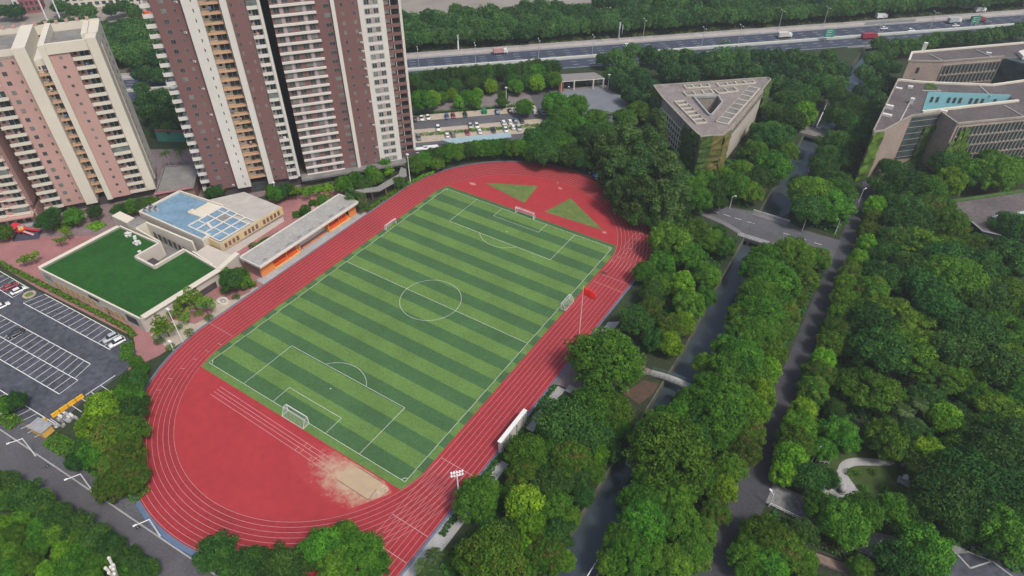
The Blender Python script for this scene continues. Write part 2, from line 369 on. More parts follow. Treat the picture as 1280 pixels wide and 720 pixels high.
# kerb, blue grey gutter strip round the outside
M_gut = mat('blue_edge', (0.13, 0.16, 0.24), 0.8)
M_gut2 = mat('blue_band', (0.10, 0.17, 0.30), 0.8)
m = MB()
def strip(m, pts, w, z, mt):
    for a, b in zip(pts[:-1], pts[1:]):
        d = (Vector(b)-Vector(a)).normalized(); nn = Vector((-d.y, d.x))*w/2
        e = d*0.01
        m.add([(*(Vector(a)-nn-e), z), (*(Vector(b)-nn+e), z), (*(Vector(b)+nn+e), z), (*(Vector(a)+nn-e), z)], [(0, 1, 2, 3)], mt)
strip(m, [(RO+.35, 73.5), (RO+.35, -79)], .6, 0.115, M_gut)
strip(m, [(x*(RO+.35)/RO, (y-YC)*(RO+.35)/RO+YC) for x, y in out if y > YC-.1], .5, .115, M_gut)
strip(m, [(-RO-.35, YC), (-RO-.35, -YC)], .6, .115, M_gut)
lo = [(x*(RO+.35)/RO, (y+YC)*(RO+.35)/RO-YC) for x, y in out if y < -YC+.1]
strip(m, lo, .6, .115, M_gut)
strip(m, [(x*(RO+.9)/(RO+.35), (y+YC)*(RO+.9)/(RO+.35)-YC) for x, y in lo if -22 < x < 12], .55, .125, M_gut2)
struct(m.build('track_gutter'))
# infield red (D areas) and turf
inn = MB(); inn.sheet(oval(36.75), 0.105, M_redD); struct(inn.build('infield_surface'))
def clipx(y, xm=36.0):
    d = abs(y)-YC
    return xm if d <= 0 else min(xm, math.sqrt(max(0, 36.6**2-d*d)))
tf = MB()
BW = 105/26.0
ys = [-54.6]+[-52.5+BW*i for i in range(27)]+[54.3]
for i in range(len(ys)-1):
    a, b = ys[i], ys[i+1]
    mt = (M_turfL if i == 0 else (M_turfD if i == 27 else (M_turfD if i % 2 == 1 else M_turfL)))
    # margins outside the touchline alternate the other way round
    nsub = 3 if abs(a) > 40 else 1
    for k in range(nsub):
        c, d = a+(b-a)*k/nsub, a+(b-a)*(k+1)/nsub
        tf.add([(-min(34, clipx(c)), c, .12), (min(34, clipx(c)), c, .12), (min(34, clipx(d)), d, .12), (-min(34, clipx(d)), d, .12)], [(0, 1, 2, 3)], mt)
        for s in (-1, 1):
            if 0 < i < 27: m2 = M_turfL if mt is M_turfD else M_turfD
            else: m2 = mt
            c0, c1 = clipx(c), clipx(d)
            if c0 > 34.05 and c1 > 34.05:
                q = [(s*34, c, .12), (s*c0, c, .12), (s*c1, d, .12), (s*34, d, .12)]
                tf.add(q if s > 0 else q[::-1], [(0, 1, 2, 3)], m2)
struct(tf.build('football_turf'))
ln = MB(); Z = .135; LW = .075
def L(a, b, w=LW, m_=None, z=Z): strip(ln, [a, b], w, z, m_ or M_white)
for s in (-1, 1):
    L((s*34, -52.5), (s*34, 52.5)); L((-34, s*52.5), (34, s*52.5))
    L((-20.16, s*52.5), (-20.16, s*36)); L((20.16, s*52.5), (20.16, s*36)); L((-20.16, s*36), (20.16, s*36))
    L((-9.16, s*52.5), (-9.16, s*47)); L((9.16, s*52.5), (9.16, s*47)); L((-9.16, s*47), (9.16, s*47))
    pts = [(9.15*math.cos(t), s*(41.5-9.15*math.sin(t))) for t in [math.radians(37+106*i/24) for i in range(25)]]
    strip(ln, pts, LW, Z, M_white)
    L((-.15, s*41.5), (.15, s*41.5), .3)
    for sx in (-1, 1):
        strip(ln, [(sx*(34-math.cos(t)), s*(52.5-math.sin(t))) for t in [math.radians(90*i/6) for i in range(7)]], .1, Z, M_white)
L((-34, 0), (34, 0))
strip(ln, [(9.15*math.cos(math.radians(t)), 9.15*math.sin(math.radians(t))) for t in range(0, 361, 5)], LW, Z, M_white)
struct(ln.build('pitch_marking'))
ln = MB()
M_lane = mat('lane_line', (0.55, 0.34, 0.34), 0.7, 0.1, 1)
for k in range(9):
    r = 36.9+1.22*k
    ov = oval(r, n=60); strip(ln, ov+[ov[0]], .07, .135, M_lane)
    L((r, -78.5), (r, -YC), .07, M_lane, .131)
    L((r, YC), (r, 72.5), .07, M_lane, .131)
for y, x0, x1 in ((-67.1, 31.0, 46.6), (-YC-.5, 36.9, 46.6), (YC-4.0, 36.9, 46.6), (34.0, 36.9, 46.6), (-60.2, 37, 46.6)): L((x0, y), (x1, y), .12, M_lane, .139)
L((-46.6, -YC), (-36.9, -YC), .1, M_lane, .139)
for k in range(8):       # staggered start marks on the left bend
    a = math.radians(180+6+5.3*k); r0 = 36.9+1.22*k
    L((r0*math.cos(a), -YC+r0*math.sin(a)), ((r0+1.2)*math.cos(a), -YC+(r0+1.2)*math.sin(a)), .12, M_lane, .139)
    a = math.radians(6+4.1*k)
    L((r0*math.cos(a), YC+r0*math.sin(a)), ((r0+1.2)*math.cos(a), YC+(r0+1.2)*math.sin(a)), .12, M_lane, .139)
for yy in (-56.5, -57.5, -58.4, -59.5): L((-24.4, yy), (18, yy-.6), .09, M_lane, .139)
for xx in (7.6, 9.2, 13.4, 16.0):
    L((xx, -56.8), (xx, -58.0), .1, M_lane, .141); L((xx-1, -58.6), (xx-1, -59.9), .1, M_lane, .141)
struct(ln.build('lane_marking'))
# sand pit with sand trodden out over the red surface
M_sandfan = bpy.data.materials.new('sand_scatter'); M_sandfan.use_nodes = True
nt = M_sandfan.node_tree; n = nt.nodes; l = nt.links
ge = n.new('ShaderNodeNewGeometry'); mp = n.new('ShaderNodeMapping'); mp.inputs['Location'].default_value = (-24.0, 58.6, 0); l.new(ge.outputs['Position'], mp.inputs['Vector'])
sp = n.new('ShaderNodeVectorMath'); sp.operation = 'MULTIPLY'; sp.inputs[1].default_value = (1/14, 1/7, 0); l.new(mp.outputs[0], sp.inputs[0])
le = n.new('ShaderNodeVectorMath'); le.operation = 'LENGTH'; l.new(sp.outputs[0], le.inputs[0])
no = n.new('ShaderNodeTexNoise'); no.inputs['Scale'].default_value = .55; no.inputs['Detail'].default_value = 9; no.inputs['Roughness'].default_value = .72; l.new(ge.outputs['Position'], no.inputs['Vector'])
ad = n.new('ShaderNodeMath'); ad.operation = 'MULTIPLY_ADD'; ad.inputs[1].default_value = 2.6; l.new(no.outputs['Fac'], ad.inputs[0])
ng = n.new('ShaderNodeMath'); ng.operation = 'MULTIPLY_ADD'; ng.inputs[1].default_value = -1.5; ng.inputs[2].default_value = 0.05; l.new(le.outputs['Value'], ng.inputs[0]); l.new(ng.outputs[0], ad.inputs[2])
rp = n.new('ShaderNodeValToRGB'); rp.color_ramp.elements[0].position = 0.0; rp.color_ramp.elements[0].color = (0.36, .033, .041, 1); rp.color_ramp.elements[1].position = 1.0; rp.color_ramp.elements[1].color = (.45, .325, .22, 1)
l.new(ad.outputs[0], rp.inputs['Fac']); l.new(rp.outputs['Color'], n['Principled BSDF'].inputs['Base Color']); n['Principled BSDF'].inputs['Roughness'].default_value = .95
def ell(cx, cy, a, b, n=40, rot=0): return [(cx+a*math.cos(2*math.pi*i/n)*math.cos(rot)-b*math.sin(2*math.pi*i/n)*math.sin(rot), cy+a*math.cos(2*math.pi*i/n)*math.sin(rot)+b*math.sin(2*math.pi*i/n)*math.cos(rot)) for i in range(n)]
fan = [(x, y) for x, y in ell(21, -59.6, 15.5, 5.8) if y < -54.8 and math.hypot(x, y+YC) < 36.3]
sheet('scattered_sand', fan, .112, M_sandfan)
M_wsand = mat('wet_sand_edge', (0.47, 0.36, 0.26), 0.95, 0.15, 0.8, scale2=2)
t = thing('sand_pit', 'long jump sand pit beside the football goal end', 'sand pit', (0, 0, 0))
m = MB(); m.sheet([(20.3, -57.0), (22.2, -55.5), (29.3, -55.5), (30.6, -56.0), (29.9, -60.3), (20.8, -60.3)], .15, M_sand); m.build('sand', t)
m = MB(); m.sheet([(30.0, -55.6), (31.6, -55.6), (32.4, -56.2), (31.6, -59.0), (29.6, -60.4), (29.4, -58.5)], .144, M_wsand); m.build('spilled_sand', t)
M_edge = mat('pit_edge', (0.22, 0.14, 0.11), .9)
m = MB()
for a, b in (((20.6, -60.45), (30.1, -60.45)), ((22.2, -55.35), (29.6, -55.35)), ((30.2, -60.4), (29.9, -57.5))): m.wall(a, b, .16, .12, .175, M_edge)
m.build('edging', t)
for poly in ([(-24, 63.4), (-6.4, 72.5), (-4.4, 59.8)], [(4.5, 58.9), (8, 71.5), (27, 59.9)]):
    sheet('worn_grass_triangle', poly, .13, M_grassY)
M_chalk = mat('chalky_wear', (0.50, .22, .22), .9, .2, .8)
for cx, cy, a, b in ((-27.6, 60.5, 1.6, .7), (1.4, 75.4, 1.0, .5), (-1.2, 78.2, .5, .3), (28.0, 59.0, .9, .5)):
    sheet('chalk_patch', [(x+rng.uniform(-.2, .2), y+rng.uniform(-.15, .15)) for x, y in ell(cx, cy, a, b, 14)], .127, M_chalk)

# ------------------------------------------------------------------ motorway (frame: s along it, n away from the camera)
HW0 = Vector((-131, 147.3)); HA = math.radians(43.8); HD = Vector((math.cos(HA), math.sin(HA))); HN = Vector((-HD.y, HD.x))
def hw(s, n): p = HW0+HD*s+HN*n; return (p.x, p.y)
def hwrect(s0, s1, n0, n1): return [hw(s0, n0), hw(s1, n0), hw(s1, n1), hw(s0, n1)]
sheet('motorway_verge', hwrect(-300, 620, 0.8, 9), .03, mat('verge_soil', (0.16, 0.12, 0.095), .95, .2, .2, col2=(0.07, 0.09, 0.04)))
sheet('motorway_shoulder', hwrect(-300, 620, -6.4, .8), .05, mat('shoulder_concrete', (0.40, 0.36, 0.34), .9, .1, .2))
sheet('motorway', hwrect(-300, 620, -20.5, -6.4), .07, M_hway)
sheet('motorway_lower', hwrect(-300, 620, -34, -22.0), .07, M_hway)
m = MB(); m.prism(hwrect(-300, 620, -1.0, -.4), 0, .9, M_conc); m.prism(hwrect(-300, 620, -6.3, -5.9), 0, .5, M_conc)
tag(m.build('crash_barrier'), 'pale concrete barrier along the far side of the motorway', 'barrier')
m = MB(); m.prism(hwrect(-300, 620, -22.0, -20.6), 0, 1.0, mat('median_concrete', (0.50, .52, .48), .85, .08, .3))
tag(m.build('median_barrier'), 'long white concrete median dividing the motorway', 'barrier')
m = MB()
for nn in (-6.9, -20.1, -22.5, -33.4): m.sheet(hwrect(-300, 620, nn-.1, nn+.1), .085, M_white)
for nn in (-10.4, -13.7, -17, -26, -29.8):
    for i in range(-20, 60):
        m.sheet(hwrect(i*9.0, i*9.0+3.2, nn-.08, nn+.08), .085, M_white)
struct(m.build('motorway_marking'))
# slip road bridge deck over the canal (motorway crosses it)
m = MB(); a = hw(262, -20); 
m.prism([(60, 281), (84, 304), (84, 354), (60, 331)], -1.0, .06, M_concD); tag(m.build('motorway_bridge'), 'dark concrete motorway bridge deck over the far end of the canal', 'bridge')
m = MB(); m.box(64, 79, 168, 176, -.6, .5, M_concD); tag(m.build('weir_bridge'), 'low concrete crossing over the canal behind the moored boat', 'bridge')
m = MB(); m.box(65.5, 76, 214, 217, -2.5, -.9, M_conc); tag(m.build('canal_weir'), 'narrow concrete weir across the canal near the motorway', 'weir')
sheet('far_yard', hwrect(-300, 200, 52, 200), .03, mat('far_yard_surface', (0.26, .235, .21), .95, .15, .05))
for s0, s1, lab in ((-6, 9, 'orange and red hoarding beside the motorway next to the tall tower'), (34, 50, 'red hoarding strip beside the lower motorway carriageway')):
    m = MB(); m.prism(hwrect(s0, s1, -35.5, -34.9), 0, 2.0, mat('hoarding_red', (.50, .05, .05), .7)); tag(m.build('hoarding'), lab, 'hoarding')
# upper car park
sheet('car_park_lane', hwrect(-40, 62, -86, -78.3), .05, M_asph2)
sheet('car_park_bays', hwrect(-40, 58, -78.3, -72.6), .05, M_beige)
sheet('car_park_bays_middle', hwrect(-40, 52, -98, -86), .045, M_beige)
sheet('car_park_lane_lower', hwrect(-40, 60, -106, -98), .05, M_asph2)
sheet('service_road', hwrect(-60, 90, -70.5, -57), .05, mat('service_road_surface', (0.20, .175, .175), .9, .15, .3))
sheet('car_park_entry', hwrect(52, 62, -118, -57), .06, M_asph2)
M_hedge0 = (0.09, 0.16, 0.03)
sheet('court_yard', [(-42.9, 150.3), (-25, 165.5), (-11.7, 160), (-5.0, 146), (-20.8, 134.3)], .06, mat('court_surface', (0.17, .185, .21), .9, .1, .2))
sheet('court_road', [(-20, 131), (-8, 141), (-4, 136), (-16, 126)], .06, M_asph2)
# ------------------------------------------------------------------ towers
def window(bag, x, w, z, h, v, fm=None):
    """window on the plane y=v (front) in the tower frame"""
    m = bag.new(x, v, z); gm = M_glassL if rng.random() < .35 else M_glass
    m.box(x-w/2, x+w/2, v-.05, v+.04, z, z+h, fm or M_frameD)
    m.box(x-w/2+.09, x-.04, v-.075, v-.05, z+.09, z+h-.09, gm)
    m.box(x+.04, x+w/2-.09, v-.075, v-.05, z+.09, z+h-.09, gm)
def balcony(bag, x0, x1, v0, v1, z, pm, back, dark=M_dark, h=1.05, rail=False, stuffp=.5):
    """balcony: slab and parapet at y=v0, recess back wall at y=v1"""
    m = bag.new((x0+x1)/2, v0, z)
    m.box(x0+.02, x1-.02, v0+.003, v1-.02, z-.18, z, pm)
    if rail:
        m.box(x0+.02, x1-.02, v0-.06, v0, z-.6, z+.12, pm)
        m.box(x0+.02, x1-.02, v0-.04, v0+.02, z+1.0, z+1.08, M_rail)
        k = x0+.15
        while k < x1-.1: m.box(k-.03, k+.03, v0-.03, v0+.01, z+.12, z+1.0, M_rail); k += .35
    else: m.box(x0+.02, x1-.02, v0-.08, v0, z-.25, z+h, pm)
    w = x1-x0
    m.box(x0+w*.38, x0+w*.92, v1-.06, v1-.02, z+.02, z+2.25, M_frame)
    m.box(x0+w*.41, x0+w*.64, v1-.09, v1-.06, z+.1, z+2.18, M_glass)
    m.box(x0+w*.66, x0+w*.89, v1-.09, v1-.06, z+.1, z+2.18, M_glass)
    m.box(x0+w*.1, x0+w*.26, v1-.07, v1-.02, z+1.1, z+2.1, M_glass)
    if rng.random() < .12 and not rail: m.box(x0+.1, x1-.1, v0-.04, v0+.02, z+h, z+2.5, M_glassL)
    if rng.random() < stuffp:   # laundry, plants, air conditioner
        c = rng.choice([M_wht, M_pink, mat('laundry_blue', (.15, .2, .35)), mat('balcony_plant', (.05, .12, .03), .9), M_dark])
        xx = rng.uniform(x0+.4, x1-.8); m.box(xx, xx+rng.uniform(.4, 1.0), v0+.25, v0+.5, z+.6, z+rng.uniform(1.2, 1.9), c)
def acbox(bag, x, v, z):
    m = bag.new(x, v, z); m.box(x-.4, x+.4, v-.32, v-.02, z, z+.6, M_wht); m.box(x-.3, x+.1, v-.335, v-.32, z+.08, z+.52, M_rail)

FH = 3.0
def tower_b():
    th = math.atan2(54, 42.6); H = 100.0; D = 18
    t = thing('apartment_tower', 'tall maroon and white apartment tower whose top runs out of the picture', 'apartment tower', (-100.5, -.5, 0), th)
    W = lambda x0, x1, v0, m, nm='wall', z1=H, z0=4.0, v1=D: (lambda b: (b.box(x0, x1, v0, v1, z0, z1, m), b.build(nm, t)))(MB())
    W(2.2, 10.8, 0, M_brown); W(10.8, 15.4, -1.6, M_wht, 'pilaster'); W(15.4, 21.4, 1.0, M_cream, z0=6.5); W(21.4, 23.3, -2.0, M_wht, 'pilaster')
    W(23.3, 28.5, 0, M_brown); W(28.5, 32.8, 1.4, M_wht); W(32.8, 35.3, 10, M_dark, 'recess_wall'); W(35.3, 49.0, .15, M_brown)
    W(49.0, 53.8, 0, M_brown); W(53.8, 55.0, -.9, M_wht, 'pilaster'); W(55, 62.5, 0, M_brown); W(62.5, 70.7, 0, M_wht); 
    W(70.7, 76.6, 7.2, M_brown); W(76.6, 77.5, 6.0, M_wht, 'pilaster')
    W(31.9, 32.8, -.1, M_wht, 'pilaster', v1=9.5)
    # podium: dark shop fronts under the tower
    b = MB(); b.box(0, 77, 1.0, D-.5, 0, 4.0, M_rail); b.box(33, 72, -3.2, 1.0, 3.4, 4.2, M_concD); b.build('podium', t)
    gb = Parts('shop_window', t, 40)
    for i in range(14):
        m = gb.new(34+i*2.7, .9, 1); m.box(34+i*2.7, 36.3+i*2.7, .9, .97, .4, 3.1, M_glassL); m.box(33.9+i*2.7, 36.4+i*2.7, .93, .98, .3, 3.2, M_frame)
    for i in range(5):
        m = gb.new(16+i, 1.5, 1); m.box(15.9+i*1.1, 16.8+i*1.1, .9, .97, .4, 3.2, M_glass)
    gb.finish()
    win = Parts('window', t); bal = Parts('balcony', t); band = Parts('floor_band', t, 90); ac = Parts('air_conditioner', t, 90)
    nf = int((H-4)/FH)
    for k in range(nf):
        z = 4+k*FH
        window(win, 5.2, 1.5, z+.9, 1.4, 0); window(win, 8.4, .8, z+1.0, 1.2, 0)
        if k % 3 == 0: acbox(ac, 9.4, 0, z+.6)
        m = win.new(13.6, -1.6, z); m.box(13.4, 13.7, -1.65, -1.6, z+1.0, z+2.0, M_glass)
        if z > 5: balcony(bal, 15.42, 21.38, -.4, 1.0, z, M_orange, M_cream, rail=True)
        window(win, 24.3, .9, z+.9, 1.3, 0); window(win, 27.2, .6, z+1.0, 1.1, 0)
        balcony(bal, 28.6, 31.85, -.5, 1.4, z, M_wht, M_wht, h=.9)
        # banded section
        m = band.new(42, -.4, z); m.box(35.32, 49.1, -.45, .149, z-.35, z+.35, M_wht)
        for x in (37.0, 40.2, 43.9, 47.2): window(win, x, 1.9, z+.75, 1.65, .15)
        for x in (38.6, 45.55): m = band.new(x, 0, z+.5); m.box(x-.55, x+.55, .05, .149, z+.36, z+2.64, M_pinkgrey)
        window(win, 52.4, 2.0, z+.9, 1.3, 0)
        window(win, 57.2, .95, z+.9, 1.2, 0); window(win, 60.9, .95, z+.9, 1.2, 0)
        if rng.random() < .35: acbox(ac, 61.9, 0, z+.5)
        m = band.new(66.6, 0, z+1)
        m.box(64.2, 69.0, -.05, -.003, z+.55, z+2.5, M_pinkgrey)
        window(win, 65.2, 1.7, z+.65, 1.75, -.08, M_frame); window(win, 68.0, 1.7, z+.65, 1.75, -.08, M_frame)
        # recessed end with open galleries
        m = bal.new(73.6, 6, z); m.box(70.72, 76.58, 5.6, 7.18, z-.15, z, M_wht); m.box(70.72, 76.58, 5.45, 5.6, z-.3, z+.9, M_brown)
        m.box(71.2, 73.3, 7.1, 7.19, z+.9, z+2.4, M_wht); m.box(74.2, 76.2, 7.08, 7.19, z+.3, z+2.4, M_glass); m.box(73.55, 73.7, 5.45, 5.6, z+.9, z+2.7, M_wht)
        # staggered balconies on the left end wall
        m = bal.new(1.0, 4, z)
        m.box(-.9, 2.19, 1.2, 4.6, z-.2, z, M_wht); m.box(-1.0, -.9, 1.2, 4.6, z-.25, z+1.0, M_wht); m.box(-.9, 2.19, 1.08, 1.2, z-.25, z+1.0, M_wht)
        m.box(2.1, 2.19, 1.6, 3.9, z+.05, z+2.3, M_glass); m.box(1.3, 1.9, 3.0, 3.6, z+.02, z+rng.uniform(.8, 1.6), rng.choice([M_pink, M_rail, M_wht]))
        m = bal.new(1.0, 8, z); m.box(-.6, 2.19, 8.2, 11.6, z-.2, z+1.0, M_wht)
    for bb in (win, bal, band, ac): bb.finish(zmax=71)
    r = MB(); r.box(2, 70.9, 1, D-.2, H, H+.6, M_roof); r.build('roof', t)
M_pinkgrey = mat('pale_panel', (0.38, 0.31, 0.31), .8, .06, .1)
tower_b()

def tower_a():
    th = math.atan2(.83, .56); H = 57.0; D = 20
    t = thing('apartment_tower', 'pink and cream apartment tower with its flat roof in view', 'apartment tower', (-127, -19.5, 0), th)
    W = lambda x0, x1, v0, m, nm='wall', z1=H, z0=3.0, v1=D: (lambda b: (b.box(x0, x1, v0, v1, z0, z1, m), b.build(nm, t)))(MB())
    W(-15.6, -8.6, -.2, M_pink, z1=55); W(-8.6, -5.0, -2.2, M_cream, 'pilaster', z1=H+.5); W(-5.0, -1.9, 1.0, M_cream, z1=52.2, z0=6); W(-1.9, -.2, -1.8, M_cream, 'pilaster', z1=H+.3)
    W(-.2, 5.5, -1.0, M_pink, z1=54.2, v1=19.98); W(5.5, 11.0, 1.0, M_pink, z1=54.2); W(11.0, 13.9, -.4, M_cream, 'pilaster', z1=H+.3, v1=4.2)
    W(9, 12.8, 4.2, M_cream, z1=54.5, v1=7.4); W(9, 13.9, 7.4, M_cream, z1=56.5, v1=19.96)
    W(-21.6, -15.6, 1.0, M_pink, z1=46)
    W(-.2, 11.0, -1.4, M_cream, 'portal_beam', z1=H+.3, z0=54.2, v1=-.4)
    # roof deck and parapets
    r = MB(); r.box(-15.5, -8.6, .2, D-.4, 55, 55.4, M_roof); r.box(-5, -1.9, 1.1, 19, 52.2, 52.5, M_wht); r.box(-.1, 11, -.4, 19.4, 54.2, 54.6, M_roof)
    for a, b_, c, d in ((-15.6, -8.6, -.2, .1), (-15.6, -15.3, .1, D), (-15.6, 13.9, D, D+.3), (13.6, 13.88, 4.25, 7.35), (10.8, 11.0, -.4, 19.5)): r.box(a, b_, c, d, 54.0, H-.02, M_cream)
    r.build('roof', t)
    for i in range(9): v = MB(); v.box(-14+i*3, -13+i*3, D-.1, D+.45, H-.02, H+.9, M_pink); v.build('parapet_post', t)
    b = MB(); b.box(-21, 13.2, 1.2, D-.6, 0, 3.0, M_rail); b.build('podium', t)
    win = Parts('window', t); bal = Parts('balcony', t); ac = Parts('side_ledge', t, 60)
    for k in range(17):
        z = 3.4+k*FH
        if z < 53:
            window(win, -13.6, 1.3, z+.9, 1.35, -.2); window(win, -10.2, .7, z+1.0, 1.0, -.2)
            window(win, 2.7, .9, z+1.0, .9, -1.0)
            balcony(bal, 5.55, 10.95, -.6, 1.0, z, M_cream, M_pink, h=.95)
            if z < 50 and z > 5: balcony(bal, -4.95, -1.95, -.4, 1.0, z, M_orange, M_cream, rail=True)
            m = ac.new(13, 6, z); m.box(12.8, 13.6, 4.6, 7.0, z+.1, z+.4, M_concD); m.box(12.8, 13.2, 5.0, 5.9, z+.4, z+1.0, M_wht)
            m = win.new(13.9, 3, z); m.box(13.88, 13.95, 9.2, 9.7, z+.9, z+2.0, M_glass)
            m = win.new(13.9, 12, z)
            if k > 9: m.box(13.88, 13.96, 14.4, 15.4, z+.9, z+2.1, M_glass)
            else: m.box(13.88, 13.93, 10.6, 10.9, z+.9, z+2.6, M_dark)
            if z < 44: balcony(bal, -21.5, -15.65, -.8, 1.0, z, M_cream, M_pink, h=.9)
    for bb in (win, bal, ac): bb.finish()
    g = MB()
    for x in (4.25, 7.35): g.box(13.9, 13.97, x-.06 if x > 5 else x-.3, x+.1, 5, 52, M_brown)
    g.build('side_groove', t)
tower_a()

def block_c():
    # lower wing in front of the pink tower; its front right corner stands at (-139,-40)
    th = math.radians(52); H = 33.0
    t = thing('apartment_block', 'pink and white apartment wing at the left picture edge behind the playground', 'apartment block', (-138.6, -41.5, 0), th)
    b = MB(); b.box(-28, 0, 1.2, 16, 4.0, H, M_pink); b.build('wall', t)
    b = MB(); b.box(-.0, 1.0, 1.0, 16, 6.5, H-.5, M_brownpink); b.build('end_wall', t)  # shade of the end wall is put into this darker colour
    b = MB(); b.box(-27.5, .5, 1.6, 15.5, 0, 4.0, M_pink); b.build('podium', t)
    b = MB(); b.box(-27, .2, -1.4, 1.6, 0, .3, M_conc); b.box(-14, .2, -1.4, 1.5, 3.3, 3.8, M_pink); b.build('entrance_canopy', t)
    r = MB(); r.box(-28.3, 1.0, .7, 16.3, H, H+.9, M_cream); r.box(-27.5, .2, 1.6, 15.5, H+.9, H+1.1, M_roof); r.build('roof', t)
    bal = Parts('balcony', t); win = Parts('window', t)
    for k in range(10):
        z = 4.2+k*2.85
        for x0, x1 in ((-5.2, -.3), (-11.6, -7.4), (-19, -14.2), (-26, -21.4)): balcony(bal, x0, x1, -.1, 1.2, z, M_cream, M_pink, h=.85)
        for x in (-6.3, -13, -20.2): window(win, x, 1.3, z+.9, 1.3, 1.2)
        m = bal.new(-14, 0, z); m.box(-28, -.0, .55, 1.19, z-.42, z-.26, M_cream)
    for i in range(7): 
        m = win.new(-2-i*2.6, 1.5, 1); m.box(-3.6-i*2.6, -1.9-i*2.6, 1.5, 1.58, .4, 2.9, M_glass)
    bal.finish(); win.finish()
M_brownpink = mat('brown_and_shaded_tile', (0.26, 0.155, 0.145), .85, .06, .1)
block_c()

# ------------------------------------------------------------------ kindergarten
M_lawnroof = mat('roof_turf', (0.016, 0.090, 0.012), .95, .16, .15, scale2=.8)
M_blueroof = mat('blue_roof', (0.17, 0.29, 0.40), .6, .14, .25, scale2=1.5)
M_wall = mat('school_wall', (0.50, 0.46, 0.41), .85, .06, .15)
t = thing('kindergarten', 'low kindergarten building with dark green turf roof and blue roof behind', 'school building', (-80, -35, 0))
O = (-80, -35, 0)
def part(mb, nm, par=None, smooth=False): return mb.build(nm, par or t, O if par is None else None, smooth)
KA, KB, KC, KD = (-104.9, -57.2), (-58.6, -54.2), (-58.3, -28.0), (-105, -30.6)
court = [(-81.5, -29.3), (-85.4, -29.6), (-85.3, -38.0), (-76.1, -37.9)]
b = MB()
for a, c in ((KA, KB), (KB, KC), (KD, KA)): b.wall(a, c, .5, 0, 5.1, M_wall, M_cream)
for a, c in (((-105, -30.6), (-85.6, -29.5)), ((-76.0, -27.3), (-58.3, -28.0))): b.wall(a, c, .5, 0, 5.1, M_wall, M_cream)
part(b, 'wall')
b = MB(); b.sheet([KA, KB, KC, (-76, -27.5), (-76.1, -37.6), (-85.2, -37.9), (-85.4, -29.6), KD], 4.35, M_lawnroof); part(b, 'roof_lawn')
b = MB()
for a, c in (((-85.4, -29.6), (-85.3, -38.0)), ((-85.3, -38.0), (-76.1, -37.9)), ((-76.1, -37.9), (-76.0, -27.3))): b.wall(a, c, .7, 0, 5.4, M_wall, M_cream)
part(b, 'light_well_parapet')
b = MB(); b.wall(KA, lerp(KA, KD, .98), 1.4, 5.12, 5.3, M_cream); part(b, 'coping')
b = MB(); b.wall(lerp(KB, KC, .02), KC, 2.0, 5.12, 5.3, M_cream); part(b, 'coping')
# courtyard ring building
b = MB(); b.prism([(-102.6, -29.3), (-102.7, -24.9), (-98, -24.8), (-98, -29.2)], 0, 6.2, M_cream, M_roof)
b.wall((-98, -25.2), (-76.2, -23.9), .6, 0, 6.0, M_cream); b.wall((-98, -28.9), (-85.4, -29.2), .5, 0, 5.6, M_cream)
part(b, 'courtyard_wall')
b = MB(); b.sheet([(-98, -29), (-98, -25), (-76, -24), (-76, -37.8), (-85.2, -37.8), (-85.4, -29)], .08, M_concD); b.box(-84.8, -79, -37.2, -33.5, .1, 2.2, M_rail); part(b, 'courtyard_floor')
b = MB()
for i in range(7): b.box(-96+i*2.6, -94.4+i*2.6, -25.5, -25.42, .8, 3.2, M_glass)
part(b, 'courtyard_window')
b = MB(); b.prism([(-111.8, -29.0), (-112, -25.8), (-104.2, -25.6), (-103.6, -28.8)], 0, 5.6, M_wall, M_cream); x = part(b, 'stair_block')
b = MB(); b.prism([(-111.2, -28.5), (-111.3, -26.2), (-104.6, -26.0), (-104.2, -28.3)], 5.61, 5.7, M_blueroof); b.build('blue_cover', x)
# blue roofed hall
P = [(-104.6, -23.4), (-104.4, -7.6), (-84.0, -5.4), (-84.0, -18.6), (-73.6, -18.6), (-73.2, -22.2)]
b = MB(); b.prism(P, 0, 6.3, M_wall, M_cream); part(b, 'hall_wall')
b = MB(); b.sheet([(-104, -22.8), (-103.8, -8.2), (-90.5, -6.8), (-90.5, -14.2), (-84.6, -13.6), (-84.6, -18.4), (-74.2, -19.2), (-74, -21.8)], 6.45, M_blueroof); x = part(b, 'blue_roof')
b = MB()
for a, c in (((-104.4, -23.2), (-104.3, -7.8)), ((-104.3, -7.8), (-84.1, -5.6)), ((-104.4, -23.2), (-73.3, -22.0)), ((-73.4, -22), (-73.8, -18.8)), ((-90.2, -14.6), (-84.2, -14.0)), ((-90.4, -14.6), (-90.4, -12.5))): b.wall(a, c, .5, 6.3, 6.95, M_cream)
part(b, 'roof_parapet')
b = MB()
for q in ((-102.8, -21.8), (-101.6, -20.6), (-100.6, -19.3), (-103.0, -19.6)): b.box(q[0]-.8, q[0]+.8, q[1]-.5, q[1]+.5, 6.5, 7.7, M_metal); b.tube((q[0], q[1], 7.7), (q[0], q[1], 7.9), .45, .45, M_rail, 10)
part(b, 'roof_unit')
